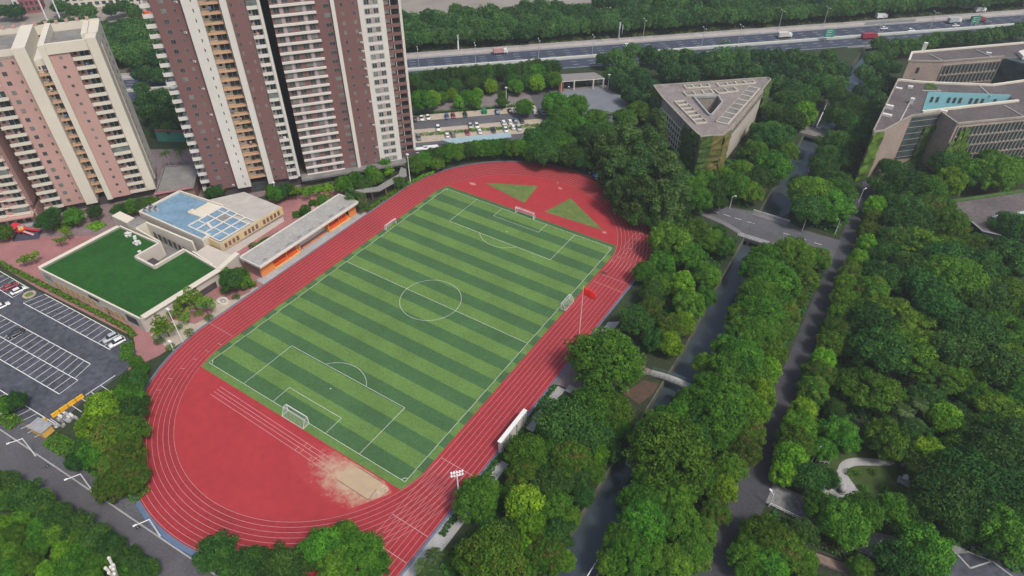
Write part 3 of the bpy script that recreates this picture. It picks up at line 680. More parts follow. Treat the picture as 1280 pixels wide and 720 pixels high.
# east block with skylight grid
b = MB(); b.prism([(-84.0, -18.6), (-84.0, -5.2), (-92, -5.0), (-86.0, 4.8), (-68.2, 5.2), (-67.4, -19.8), (-74.8, -20.0)], 0, 6.0, M_wht, mat('grey_deck', (.42, .40, .37), .85, .1, .3)); part(b, 'east_block')
M_creamY = mat("yellow_band", (0.62, 0.48, 0.26), .8, .06, .2)
b = MB(); b.box(-67.42, -67.2, -19.6, 5.1, 3.4, 6.3, M_creamY); b.box(-74.8, -67.45, -20.25, -19.95, 3.2, 6.3, M_creamY); part(b, "yellow_band")
for i in range(15): 
    if i in (4, 9): continue
    b = MB(); b.box(-67.2, -67.12, -19+i*1.55, -18.1+i*1.55, 4.0, 5.6, M_brown); part(b, 'slot_window')
gx = [-84+3.9*i for i in range(5)]; gy = [-19.4+3.75*i for i in range(5)]
fr = MB()
for x in gx: fr.box(x-.18, x+.18, gy[0], gy[-1]-1.5 if x < -72 else gy[-1]-3, 6.3, 6.62, M_wht)
for y in gy[:-1]: fr.box(gx[0], gx[-1], y-.18, y+.18, 6.3, 6.6, M_wht)
fr.box(gx[0], gx[-1], -6.3, -5.9, 6.3, 6.6, M_wht); par = part(fr, 'skylight_grid')
for i in range(4):
    for j in range(4):
        if j == 3 and i > 1: continue
        b = MB(); y1 = min(gy[j+1]-.2, -6.4)
        b.box(gx[i]+.2, gx[i+1]-.2, gy[j]+.2, y1, 6.05, 6.25, M_roof if (i, j) == (1, 2) else M_blueroof); b.build('skylight_panel', par, O)
        bpy.context.view_layer.update() if False else None
b = MB()
for i in range(4): b.tube((-79+i*.9, -15.5-i*.3, 6.3), (-79+i*.9, -15.5-i*.3, 7.3), .5, .5, M_wht, 8)
part(b, 'vent_cowl')
# link deck to the south corner
b = MB(); b.prism([(-73, -26.8), (-61, -27.4), (-60.6, -20.2), (-73.5, -21)], 3.6, 4.0, M_concD, M_wall); part(b, 'link_deck')
b = MB(); b.wall((-58.5, -28.0), (-60.4, -19.6), 1.8, 0, 5.3, M_wall, M_cream); part(b, 'link_wall')
b = MB(); b.wall((-72.8, -26.6), (-62.4, -27.6), .5, 4.0, 5.3, M_wht, M_cream); part(b, 'notch_wall')
# facade details
for i in range(13):
    if i == 8: continue
    b = MB(); q = lerp(KA, KB, .13+i*.055); q2 = lerp(KA, KB, .13+i*.055+.035)
    b.wall((q[0], q[1]-.3), (q2[0], q2[1]-.3), .12, .8, 2.7, mat('timber_louvre', (.52, .33, .15), .8, .2, 3)); part(b, 'louvre_panel')
b = MB()
for a, c, z0, z1 in ((.50, .60, 3.4, 4.4), (.855, .955, 1.6, 4.1), (.645, .665, 0, 2.6)):
    b = MB(); q, q2 = lerp(KA, KB, a), lerp(KA, KB, c); b.wall((q[0], q[1]-.29), (q2[0], q2[1]-.29), .1, z0, z1, M_rail); part(b, 'wall_panel')
def marks(q, q2, off, z0, z1, n, m_, nm, par):
    b = MB(); r2 = random.Random(n)
    for i in range(n):
        a = lerp(q, q2, (i+.15)/n); c = lerp(q, q2, (i+.85)/n); d = (Vector(c)-Vector(a)); nn = Vector((d.y, -d.x)).normalized()*off
        for k in range(3):
            f0 = r2.uniform(0, .35); f1 = r2.uniform(.6, 1); zz = z0+(z1-z0)*(k+.1)/3
            p0 = Vector(lerp(a, c, f0))+nn; p1 = Vector(lerp(a, c, f1))+nn; b.wall(tuple(p0), tuple(p1), .03, zz, zz+(z1-z0)*.14, m_)
        p0 = Vector(lerp(a, c, .45))+nn; p1 = Vector(lerp(a, c, .58))+nn; b.wall(tuple(p0), tuple(p1), .03, z0, z1, m_)
    return b.build(nm, par, O)
marks(lerp(KA, KB, .03), lerp(KA, KB, .115), .32, 2.0, 4.2, 3, M_rail, 'painted_character', t)
marks(lerp(KB, KC, .08), lerp(KB, KC, .19), .3, 2.4, 3.4, 3, M_brown, 'small_window_row', t)
sg = MB(); q, q2 = lerp(KB, KC, .44), lerp(KB, KC, .66); sg.wall((q[0]+.33, q[1]), (q2[0]+.33, q2[1]), .12, 3.3, 4.6, M_rail); sg2 = sg.build('sign_board', t, O)
marks(lerp(KB, KC, .49), lerp(KB, KC, .60), .43, 3.5, 4.4, 5, M_white, 'sign_character', sg2)
b = MB(); q, q2 = lerp(KB, KC, .42), lerp(KB, KC, .9); b.wall((q[0]+.3, q[1]), (q2[0]+.3, q2[1]), .1, .2, 2.4, M_rail); part(b, 'shop_front')
# seats on the roof
M_seat = mat('stone_white', (.62, .62, .60), .8)
for i, (x, y, lab) in enumerate(((-98.8, -31.8, 'white stone seat group nearest the far roof corner'), (-95.6, -32.2, 'small white stone block between the two seat groups on the green roof'), (-92.2, -33.0, 'white stone seat group nearest the light well on the green roof'), (-86.9, -36.0, 'pair of white stools beside the light well corner'))):
    s = thing('roof_seat', lab, 'seat', (x, y, 4.36), .2*i, 'white seats on the green roof')
    for k in range(4 if i in (0, 2) else 2):
        b = MB(); a = k*1.7; b.tube((math.cos(a)*.9, math.sin(a)*.8, 0), (math.cos(a)*.9, math.sin(a)*.8, .5), .42, .5, M_seat, 8); b.tube((math.cos(a)*.9, math.sin(a)*.8, .5), (math.cos(a)*.9, math.sin(a)*.8, .56), .58, .5, M_seat, 8); b.build('stool', s)
    if i in (0, 2): b = MB(); b.tube((0, 0, 0), (0, 0, .8), .2, .25, M_rail, 6); b.box(-.9, .9, -.6, .6, .8, .92, M_seat); b.build('table_top', s)

# ------------------------------------------------------------------ grandstand
O = (-53.2, 0.8, 0)
t = thing('grandstand', 'long narrow stand with grey roof and orange seats beside the track', 'grandstand', O)
M_rfs = mat('stand_roof', (.34, .335, .32), .85, .12, .3, scale2=2)
b = MB(); b.box(-57.8, -49.1, -20.7, 22.4, 5.0, 5.25, M_rfs); x = part(b, 'roof')
b = MB()
for a in ((-57.9, -48.7, -20.9, -20.6), (-57.9, -48.7, 22.3, 22.6)): b.box(*a, 4.7, 5.5, M_wht)
b.box(-58.0, -57.7, -20.9, 22.6, 4.8, 5.5, M_wht); b.box(-49.1, -48.6, -20.9, 22.6, 4.75, 5.45, M_wht); b.build('fascia', x, O)
b = MB()
for i in range(9): y = -18+i*4.7; b.box(-50.9+.2*(i % 3), -50.2, y, y+1.4+(i*7 % 5)*.3, 5.26, 5.3, M_concD)
b.build('roof_vent', x, O)
b = MB(); b.box(-57.4, -57.1, -20.2, 22, 0, 4.95, M_pave); part(b, 'back_wall')
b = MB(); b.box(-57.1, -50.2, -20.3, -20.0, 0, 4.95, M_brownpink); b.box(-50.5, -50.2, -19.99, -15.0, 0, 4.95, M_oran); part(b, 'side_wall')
b = MB(); b.box(-50.5, -50.2, 18.6, 22.1, 0, 4.95, M_oran); b.box(-57.1, -50.5, 21.8, 22.1, 0, 4.95, M_oran); part(b, 'side_wall')
b = MB(); b.box(-57, -52.6, -14.0, 19, 0, 3.4, M_wht); part(b, 'inner_wall')
M_orseat = mat('orange_seat', (.72, .10, .03), .6); M_yw = mat('yellow_wall', (.70, .42, .10), .8)
for y0, y1 in ((-15.0, -4.4), (9.0, 18.6)):
    b = MB()
    for k in range(3): b.box(-52.2+k*.75, -51.5+k*.75, y0, y1, 0, 1.8-k*.6, M_yw)
    st = part(b, 'seat_steps')
    n = 10
    for k in range(3):
        b = MB()
        for i in range(n):
            yy = y0+.5+(y1-y0-1)*i/n; b.box(-52.1+k*.75, -51.65+k*.75, yy, yy+.8, 1.8-k*.6, 2.15-k*.6, M_orseat); b.box(-52.18+k*.75, -52.08+k*.75, yy, yy+.8, 2.15-k*.6, 2.5-k*.6, M_orseat)
        b.build('seat_row', st, O)
    b = MB(); b.box(-52.8, -52.3, y0, y1, 0, 4.9, M_yw); b.box(-50.5, -50.2, (y0+y1)/2-.15, (y0+y1)/2+.15, 0, 4.9, M_oran); part(b, 'yellow_backdrop')
for yy in (-4.2, 9.0):
    b = MB(); b.box(-50.6, -50.2, yy-.3, yy+.3, 0, 4.95, M_oran); part(b, 'column')
b = MB(); b.box(-50.9, -47.35, -22, 24, .05, .12, M_conc); part(b, 'front_apron')
b = MB()
for i in range(3): b.box(-51.0-.1, -50.6, -2.5+i*3.4, 0.2+i*3.4, 0, .35, M_oran)
part(b, 'podium_step')

# ------------------------------------------------------------------ low buildings by the towers
O = (-115, -2, 0)
t = thing('low_pavilion', 'flat roofed brown pavilion between the two towers', 'pavilion', O)
P = [(-126.4, 1.5), (-115.6, 8.5), (-104.4, -2.6), (-111.8, -12.7)]
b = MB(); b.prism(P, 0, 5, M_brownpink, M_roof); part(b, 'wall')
b = MB()
for a, c in zip(P, P[1:]+P[:1]): b.wall(a, c, .4, 5.0, 5.5, M_concD)
part(b, 'parapet')
b = MB(); b.wall((-111.8, -13.0), (-104.2, -2.8), 1.2, 5.55, 5.8, M_pave); part(b, 'coping')
t = thing('sports_wall', 'teal windbreak wall with red top rail behind the palms', 'wall', (-144, 17, 0)); O = (-144, 17, 0)
b = MB(); b.wall((-156, 17.5), (-132, 17.6+14), .3, 0, 4.5, mat('teal_panel', (.06, .26, .22), .7)); part(b, 'panel')
b = MB(); b.wall((-156, 17.5), (-132, 17.6+14), .5, 4.52, 5.2, mat('maroon_rail', (.25, .07, .09), .7)); part(b, 'top_rail')
t = thing('covered_walkway', 'angled covered walkway with dark roof beside the maroon tower', 'walkway', (-50, 42, 0)); O = (-50, 42, 0)
wr = [(-53.6, 50.6), (-50.8, 50.4), (-47.6, 46.9), (-48.9, 33.4), (-54.9, 27.5), (-57.2, 28.5), (-51.6, 35.2), (-50.8, 46.0)]
b = MB(); b.prism(wr, 3.7, 4.0, M_concD, M_roof); part(b, 'roof')
for q in ((-48.4, 45.5), (-48.8, 41), (-49.0, 36.5), (-51.6, 32.0), (-54.2, 29.2), (-51.2, 44), (-51.4, 39)):
    b = MB(); b.box(q[0]-.15, q[0]+.15, q[1]-.15, q[1]+.15, 0, 3.7, M_brown); part(b, 'post')
for q, lab in (((-62.6, 14.2), 'small pink gazebo roof nearest the kindergarten'), ((-60.2, 20.8), 'small pink gazebo roof nearest the covered walkway')):
    s = thing('garden_gazebo', lab, 'gazebo', (*q, 0), .6, 'pink gazebos in the estate garden')
    b = MB(); b.add([(-1.6, -1.6, 2.6), (1.6, -1.6, 2.6), (1.6, 1.6, 2.6), (-1.6, 1.6, 2.6), (0, 0, 3.3)], [(0, 1, 4), (1, 2, 4), (2, 3, 4), (3, 0, 4), (3, 2, 1, 0)], mat('gazebo_pink', (.42, .22, .24), .8)); b.build('roof', s)
    for sx in (-1.3, 1.3):
        for sy in (-1.3, 1.3): b = MB(); b.box(sx-.1, sx+.1, sy-.1, sy+.1, 0, 2.6, M_brown); b.build('post', s)

# ------------------------------------------------------------------ triangular building
O = (36, 140, 0)
t = thing('triangular_building', 'triangular concrete building with ivy corners and open triangular courtyard', 'office building', O)
HT = 15.0
TP = [(5.6, 145.74), (43.44, 180.2), (45.14, 179.21), (45.82, 125.34), (45.28, 118.54), (38.81, 112.66), (33.04, 117.78), (13.49, 136.73)]
M_tri = mat('weathered_concrete', (.33, .30, .26), .9, .16, .2, scale2=1.5)
M_slot = mat('slot_beam', (.50, .46, .38), .85, .08, .3)
M_triroof = mat('brown_roof', (.24, .21, .20), .9, .18, .2, scale2=1.5)
M_ivy = mat('ivy_cover', (.085, .14, .025), .95, .3, .35, col2=(.035, .075, .02), bump=.8, scale2=2)
M_ivyY = mat('ivy_dry', (.20, .15, .05), .95, .3, .4, col2=(.06, .095, .02), bump=.8)
def ring(outer, inner, z0, z1, m, mtop):
    """solid ring between two polygons with matching vertices"""
    n = len(outer); b = MB()
    vs = [(x, y, z) for z in (z0, z1) for P_ in (outer, inner) for x, y in P_]
    f = []
    for i in range(n):
        j = (i+1) % n; f += [(i, j, 2*n+j, 2*n+i), (n+j, n+i, 3*n+i, 3*n+j)]
    b.add(vs, f, m); b.add(vs, [(2*n+i, 2*n+(i+1) % n, 3*n+(i+1) % n, 3*n+i) for i in range(n)], mtop)
    return b
CI = [(23.9, 143.82), (32.07, 150.15), (35.73, 144.75), (36.02, 132.56), (35.91, 131.7), (35.47, 131.42), (34.7, 131.7), (28.35, 138.81)]
bb = ring(TP, CI, 0, HT, M_tri, M_triroof); bb.build('wall', t, O)
b = MB()
for a, c in zip(TP, TP[1:]+TP[:1]): b.wall(a, c, .5, HT, HT+.6, M_tri)
for a, c in zip(CI, CI[1:]+CI[:1]):
    if (Vector(a)-Vector(c)).length > .5: b.wall(a, c, .6, HT, HT+1.0, M_conc)
part(b, 'parapet')
b = MB(); b.sheet(CI, .1, M_concD); part(b, 'courtyard_floor')
def strip_slots(p, q, w, n, nm):
    """row of open roof slots with pale cross beams"""
    p = Vector(p); q = Vector(q); d = (q-p); nn = Vector((-d.y, d.x)).normalized()*w/2; b = MB(); k = MB()
    k.prism([tuple(p-nn), tuple(q-nn), tuple(q+nn), tuple(p+nn)], HT+.02, HT+.06, M_concD)  # dark slab on the closed roof, painted as shade inside the slots
    part(k, nm+'_painted_shade')
    b.wall(tuple(p-nn), tuple(q-nn), .35, HT+.07, HT+.65, M_slot); b.wall(tuple(p+nn), tuple(q+nn), .35, HT+.07, HT+.55, M_tri)
    for i in range(n+1):
        c = p+d*i/n; b.wall(tuple(c-nn*.96), tuple(c+nn*.96), .5, HT+.08, HT+.6, M_slot)
    part(b, nm)
strip_slots((20.74, 137.2), (35.03, 123.51), 4.5, 6, 'roof_slot')
strip_slots((41.5, 127.71), (41.83, 166.52), 4.5, 8, 'roof_slot')
strip_slots((19.82, 145.15), (28.38, 153.34), 4.0, 3, 'roof_slot')
strip_slots((29.94, 154.35), (35.99, 160.94), 4.0, 2, 'roof_slot')
strip_slots((17.19, 151.81), (25.11, 158.76), 3.0, 3, 'roof_slot')
strip_slots((28.13, 161.28), (39.93, 172.63), 3.0, 4, 'roof_slot')
# facades
def facade_grid(a, c, z0, z1, rows, cols, f0, f1, off, mf, nm):
    a = Vector(a); c = Vector(c); d = c-a; nn = Vector((d.y, -d.x)).normalized(); ctr = Vector(O[:2]); 
    if (a+nn-ctr).length < (a-ctr).length: nn = -nn
    for r in range(rows):
        b = MB()
        for i in range(cols):
            s0 = f0+(f1-f0)*(i+.12)/cols; s1 = f0+(f1-f0)*(i+.88)/cols; zz0 = z0+(z1-z0)*(r+.14)/rows; zz1 = z0+(z1-z0)*(r+.84)/rows
            b.wall(tuple(a+d*s0+nn*off), tuple(a+d*s1+nn*off), .12, zz0, zz1, M_glass)
        part(b, nm)
    b = MB()
    for i in range(cols+1):
        s = f0+(f1-f0)*i/cols; b.wall(tuple(a+d*s+nn*off), tuple(a+d*s+nn*(off+.35)), .3, z0, z1, mf)
    for r in range(rows+1):
        zz = z0+(z1-z0)*r/rows; b.wall(tuple(a+d*f0+nn*(off+.18)), tuple(a+d*f1+nn*(off+.18)), .3, zz-.12, zz+.12, mf)
    part(b, 'facade_grid')
facade_grid(TP[7], TP[6], 1.5, 11.2, 4, 10, .02, .80, .06, M_wht, 'window_row')
facade_grid(TP[3], TP[2], 11.8, 14.2, 1, 24, .02, .8, .06, M_tri, 'slot_row')
b = MB(); b.wall(TP[3], lerp(TP[3], TP[2], .78), .3, 1, 11.3, mat('pale_facade', (.46, .42, .37), .85, .06, .2)); part(b, 'pale_facade')
def ivy(a, c, z0, z1, m_, th_=.9):
    b = MB(); r = random.Random(int(a[0]*7+c[1]*3)); a = Vector(a); c = Vector(c); d = c-a; nn = Vector((d.y, -d.x)).normalized(); ctr = Vector(O[:2])
    if (a+nn-ctr).length < (a-ctr).length: nn = -nn
    N1 = max(3, int(d.length/1.2)); N2 = 12; vs = []; 
    for i in range(N1+1):
        for j in range(N2+1):
            o = .25+r.random()*th_*(.6 if j == N2 else 1); p = a+d*i/N1+nn*o; vs.append((p.x, p.y, z0+(z1-z0)*j/N2+(r.random()*.5 if j < N2 else .2+r.random()*.5)))
    b.add(vs, [(i*(N2+1)+j, (i+1)*(N2+1)+j, (i+1)*(N2+1)+j+1, i*(N2+1)+j+1) for i in range(N1) for j in range(N2)], m_)
    return part(b, 'ivy')
ivy(TP[0], TP[7], 0, HT+.3, M_ivy); ivy(TP[6], TP[5], 0, HT+.2, M_ivy); ivy(TP[5], lerp(TP[5], TP[4], .52), 0, HT+.1, M_ivy); ivy(lerp(TP[5], TP[4], .5), TP[4], 0, HT-.2, M_ivyY); ivy(TP[4], TP[3], 0, HT-.5, M_ivyY); ivy(lerp(TP[3], TP[2], .80), TP[2], 0, HT, M_ivy); ivy(lerp(TP[7], TP[6], .82), TP[6], 0, HT-1, M_ivy)

# ------------------------------------------------------------------ campus block at the right edge
O = (115, 190, 0)
t = thing('campus_block', 'large grey brown campus block with turquoise courtyard at the right picture edge', 'campus building', O)
HR = 20.0
M_cb = mat('brown_concrete', (.35, .28, .24), .9, .12, .15, scale2=1.5)
M_cbr = mat('dark_roof', (.12, .105, .105), .95, .2, .12, scale2=1)
M_tq = mat('turquoise_render', (.24, .50, .55), .8, .06, .1)
R2 = [(91.51, 194.11), (91.76, 139.81), (94.91, 142.77), (98.53, 153.56), (101.45, 161.3), (110.13, 170.32), (116.21, 163.12), (160, 205), (160, 240), (134.88, 221.05), (124.25, 208.95), (101.17, 197.27)]
CY = [(103.6, 186.88), (130.96, 201.3), (133.83, 197.74), (104.08, 167.0)]
# roof with courtyard hole built as two prisms
A_ = R2
left = [A_[0], A_[1], A_[2], A_[3], A_[4], A_[5], CY[3], CY[0], A_[11]]
lower = [CY[3], A_[5], A_[6], A_[7], CY[2]]
upper = [CY[0], CY[1], CY[2], A_[7], A_[8], A_[9], A_[10], A_[11]]
b = MB(); b.prism(left, 0, HR, M_cb, M_cbr); b.prism(lower, 0, HR, M_cb, M_cbr); b.prism(upper, 0, HR-.005, M_cb, M_cbr); part(b, 'wall')
b = MB(); b.wall(CY[0], CY[1], .1, 8, HR+.8, M_tq); b.wall(CY[3], CY[0], .1, 12, HR+.3, M_tq); b.sheet(CY, 10, M_tq); part(b, 'courtyard_wall')
b = MB(); d = Vector(CY[1])-Vector(CY[0]); nn = Vector((d.y, -d.x)).normalized()*.14
for f in (.06, .13, .27, .34, .41, .54, .61, .68, .83):
    b = MB(); p = Vector(CY[0])+d*f+nn; q = Vector(CY[0])+d*(f+.032)+nn; b.wall(tuple(p), tuple(q), .1, 16.6, 18.8, M_rail); part(b, 'courtyard_window')
b = MB()
for a, c, w_ in ((A_[0], A_[11], .8), (A_[11], A_[10], .8), (A_[10], A_[9], .8), (A_[0], A_[1], .5), (A_[1], A_[2], .5), (A_[2], A_[3], .5), (A_[3], A_[4], .5), (A_[4], A_[5], .5), (A_[5], A_[6], .6), (A_[6], A_[7], .6), (CY[3], CY[2], .9)): b.wall(a, c, w_, HR+.01, HR+.75, M_cream if w_ > .7 else M_tri)
part(b, 'parapet')
b = MB(); 
for a, c in (((119.85, 206.1), (124.71, 197.24)), ((129.55, 190.3), (136.08, 183.75)), ((98.97, 176.2), (98.39, 154.43)), ((107.67, 191.77), (101.17, 197.27)), ((107.67, 191.77), (101.22, 188.49))): b = MB(); b.wall(a, c, .5, HR+.02, HR+.3, M_conc); part(b, 'roof_kerb')
b = MB(); b.prism([(101.62, 196.62), (103.9, 199.04), (106.75, 193.45), (101.8, 190.69)], HR+.05, HR+.3, M_grass); part(b, 'roof_garden')
b = MB()
for p, w_, h_ in (((93.07, 163.94), 2.6, 1.4), ((93.57, 156.78), 3.2, .8), ((99.39, 173.27), 1.4, 2.2), ((110.76, 170.73), 2.4, 1.2), ((93.18, 185.79), 2.4, .4), ((96.45, 188.6), 1, .9), ((97.33, 189.17), .8, .8), ((120.37, 248.56), 2, .3)): b = MB(); b.box(p[0]-w_/2, p[0]+w_/2, p[1]-.7, p[1]+.7, HR+.02, HR+h_, M_wht); part(b, 'roof_unit')
facade_grid(A_[6], A_[7], 3.0, 19.0, 4, 34, .02, .98, .06, M_tri, 'window_row')
b = MB(); b.wall(lerp(A_[4], A_[5], 0.02), lerp(A_[4], A_[5], .98), .3, 2, 19.5, mat('glass_wall', (.06, .085, .09), .25, .4, .3, spec=.6)); x = part(b, 'glazed_wall')
b = MB(); e0 = Vector(A_[4])+(Vector(A_[4])-Vector(A_[3])).normalized()*0
for k in range(7): b.wall(tuple(Vector(A_[4])+Vector((.1, -.25))), tuple(Vector(A_[5])+Vector((.1, -.25))), .1, 3+k*2.5, 3.15+k*2.5, M_tri)
b.build('floor_line', x, O)
ivy(A_[2], lerp(A_[2], A_[3], .42), 0, 18.5, mat('ivy_bright', (.12, .22, .025), .95, .3, .35, col2=(.045, .09, .015), bump=.8)); ivy(A_[1], A_[2], 0, 19.5, MATS['ivy_bright']); ivy(lerp(A_[4], A_[5], .6), A_[5], 0, 15, M_ivy)
for f0, z1 in ((.0, 13), (.05, 17), (.09, 18), (.13, 12)): ivy(lerp(A_[6], A_[7], f0*.8), lerp(A_[6], A_[7], f0*.8+.035), 0, z1, MATS['ivy_bright'])
# far wing behind
O2 = O; t2 = t
R1 = [(92.08, 218.62), (91.66, 229.93), (132.87, 270.67), (165, 300), (165, 268), (126.28, 246.81), (104.5, 226.14)]
t = thing('campus_wing', 'long brown campus wing with two rows of windows behind the turquoise courtyard', 'campus building', (110, 232, 0)); O = (110, 232, 0)
b = MB(); b.prism(R1, 0, HR, M_cb, M_cbr); part(b, 'wall')
b = MB()
for a, c, w_ in ((R1[0], R1[1], .8), (R1[1], R1[2], .9), (R1[6], R1[0], .4), (R1[5], R1[6], .5)): b.wall(a, c, w_, HR+.01, HR+.7, M_cream if w_ > .6 else M_tri)
b.wall((98.7, 231.68), (104.44, 226.64), .5, HR+.02, HR+.4, M_conc); b.wall((115.23, 248.93), (121.86, 243.94), .5, HR+.02, HR+.4, M_conc); part(b, 'parapet')
O_ = O
facade_grid(R1[6], R1[5], 9.5, 18.5, 2, 15, .03, .97, .06, M_tri, 'window_row')
b = MB(); p = (95.49, 234.68); b.box(p[0]-.8, p[0]+.8, p[1]-.8, p[1]+.8, HR, HR+4, M_wht); part(b, 'stair_turret')
b = MB(); q = lerp(R1[6], R1[0], .6); q2 = lerp(R1[6], R1[0], .68); b.wall((q[0], q[1]-.1), (q2[0], q2[1]-.1), .2, 15, 17.5, M_glass); b.wall((q[0], q[1]-.1), (q2[0], q2[1]-.1), .2, 10, 12.5, M_glass); part(b, 'window')
b = MB(); b.prism([(126.31, 246.28), (127.75, 247.76), (150, 262), (150, 240)], 8, HR-.3, M_glass); part(b, 'glazed_wall')
b = MB(); b.prism([(130.9, 253.43), (133.39, 257.86), (133.78, 248.39), (133.05, 247.91)], HR+.05, HR+1.5, M_wht); part(b, 'roof_unit')
# low flat roof right
O = (140, 135, 0)
t = thing('low_hall', 'low dark flat roofed hall with two pale skylights among the trees', 'hall', O)
P = [(122.3, 132.9), (133.8, 119.8), (150, 122), (168, 128), (168, 175), (144, 156)]
b = MB(); b.prism(P, 0, 5, mat('dark_wall', (.05, .055, .07), .9), M_cbr); part(b, 'wall')
b = MB()
for a, c in zip(P, P[1:]): b.wall(a, c, .35, 5.01, 5.3, M_conc)
part(b, 'parapet')
b = MB(); b.wall((122.6, 133.4), (143.8, 155.6), 1.6, 5.01, 5.35, M_grass); part(b, 'moss_strip')
for q in ((135.6, 130.6, 140.1, 136.0, 142.0, 133.3, 137.3, 128.9), (141.3, 136.7, 146, 142, 148, 139.5, 143, 134.8)):
    b = MB(); b.prism([(q[0], q[1]), (q[2], q[3]), (q[4], q[5]), (q[6], q[7])], 5.02, 5.5, mat('skylight_white', (.42, .46, .45), .6)); part(b, 'skylight')
# ------------------------------------------------------------------ vehicles
def carpaint(nm, c): return mat('car_'+nm, c, .35, .03, 1, spec=.6)
CW, CK, CR_, CB_, CS, CG = carpaint('white', (.72, .73, .73)), carpaint('black', (.03, .032, .036)), carpaint('red', (.30, .025, .05)), carpaint('blue', (.06, .12, .26)), carpaint('silver', (.42, .45, .48)), carpaint('grey', (.16, .17, .19))
M_cglass = mat('car_glass', (.02, .028, .035), .15, .1, 1, spec=.6); M_tyre = M_black; M_rim = mat('wheel_rim', (.4, .4, .42), .4, metal=.5); M_lamp = mat('headlight', (.7, .72, .7), .3); M_tail = mat('taillight', (.35, .02, .02), .4)
def loft(mb, secs, m):
    """secs: list of (y, halfwidth_low, halfwidth_top, z0, z1) cross sections along the car"""
    vs = []
    for y, wl, wt, z0, z1 in secs: vs += [(-wl*.92, y, z0), (wl*.92, y, z0), (wl, y, z0+(z1-z0)*.45), (wt, y, z1), (-wt, y, z1), (-wl, y, z0+(z1-z0)*.45)]
    f = []; n = len(secs)
    for i in range(n-1):
        for k in range(6): f.append((i*6+k, i*6+(k+1) % 6, (i+1)*6+(k+1) % 6, (i+1)*6+k))
    f += [(5, 4, 3, 2, 1, 0), tuple((n-1)*6+k for k in range(6))]; mb.add(vs, f, m)
def car(label, loc, rot, paint, kind='car', group=None):
    t = thing('parked_car' if group and 'park' in group else 'car', label, 'car', (loc[0], loc[1], .06 if len(loc) == 2 else loc[2]), rot, group)
    b = MB(); suv = kind == 'suv'; hh = 1.0 if suv else .86; top = 1.66 if suv else 1.42
    loft(b, [(-2.2, .72, .62, .35, .72), (-2.1, .84, .74, .26, hh*.92), (-1.2, .89, .80, .22, hh), (.9, .90, .82, .22, hh), (1.9, .86, .76, .26, hh*.84), (2.22, .74, .60, .32, hh*.62)], paint); b.build('body', t, None, True)
    b = MB(); yb = -2.0 if suv else -1.65
    loft(b, [(yb, .74, .60, hh-.04, hh+.06), (yb+.45, .78, .60, hh-.04, top-.06), (-.2, .78, .62, hh-.04, top), (.35, .78, .60, hh-.04, top-.07), (1.15, .76, .66, hh-.06, hh+.02)], M_cglass); cb = b.build('cabin_glass', t)
    b = MB(); loft(b, [(yb+.42, .62, .58, top-.10, top-.02), (-.2, .64, .60, top-.06, top+.03), (.38, .62, .57, top-.14, top-.04)], paint)
    b.build('roof', t)
    for sx in (-1, 1):
        for y in (-1.35, 1.35):
            b = MB(); b.tube((sx*.70, y, .32), (sx*.91, y, .32), .32, .32, M_tyre, 12); wv = b.build('wheel', t)
            b = MB(); b.tube((sx*.905, y, .32), (sx*.925, y, .32), .2, .2, M_rim, 8); b.build('rim', wv)
        b = MB(); b.box(sx*.62-.14, sx*.62+.14, 2.0, 2.16, .52, .66, M_lamp); b.build('headlight', t)
        b = MB(); b.box(sx*.64-.13, sx*.64+.13, -2.2, -2.1, .6, .74, M_tail); b.build('taillight', t)
    return t
def truck(label, s, n, heading, cabc, boxc, L=7.5, cat='truck'):
    p = hw(s, n); t = thing('truck', label, cat, (*p, .09), HA-math.pi/2+(math.pi if heading < 0 else 0), 'vehicles on the motorway')
    b = MB(); loft(b, [(L/2-2.0, 1.1, 1.05, .5, 2.6), (L/2-.3, 1.1, 1.0, .5, 2.6), (L/2, 1.08, .95, .5, 1.7)], cabc); b.box(-.95, .95, L/2-.25, L/2-.1, 1.6, 2.4, M_cglass); b.build('cab', t)
    b = MB(); b.box(-1.2, 1.2, -L/2, L/2-2.2, .9, 3.2, boxc); b.build('cargo_box', t)
    b = MB(); b.box(-.8, .8, -L/2, L/2-.5, .5, .85, M_rail); b.build('chassis', t)
    for sx in (-1, 1):
        for y in (-L/2+1.2, L/2-1.2): b = MB(); b.tube((sx*.75, y, .5), (sx*1.15, y, .5), .5, .5, M_tyre, 10); b.build('wheel', t)
    return t
lotrot = math.radians(3.2)
R90 = lambda deg: math.radians(deg)
pk = 'cars parked in the left car park'
for px, pa, lab, kd, rr in (((-103.57, -71.01), 'CW', 'white hatchback at the left picture edge of the car park', 'car', 0), ((-110.72, -64.85), 'CR_', 'dark red car parked between two white cars', 'car', 0), ((-106.67, -64.46), 'CW', 'white saloon car parked beside the stone ringed tree bed', 'car', 0), ((-88.4, -74.73), 'CK', 'black saloon alone in the middle bays of the left car park', 'car', 180), ((-64.24, -61.38), 'CS', 'silver white car second from the end of the striped row', 'suv', 180), ((-61.1, -61.59), 'CW', 'white van like car at the end of the striped row', 'suv', 180), ((-62.54, -89.77), 'CS', 'silver car half under the tree at the left street edge', 'car', 0)):
    if px[0] < -122: px = (-117.8, -64.4)
    c = car(lab, px, lotrot+R90(-12+rr), globals()[pa], kd, pk)
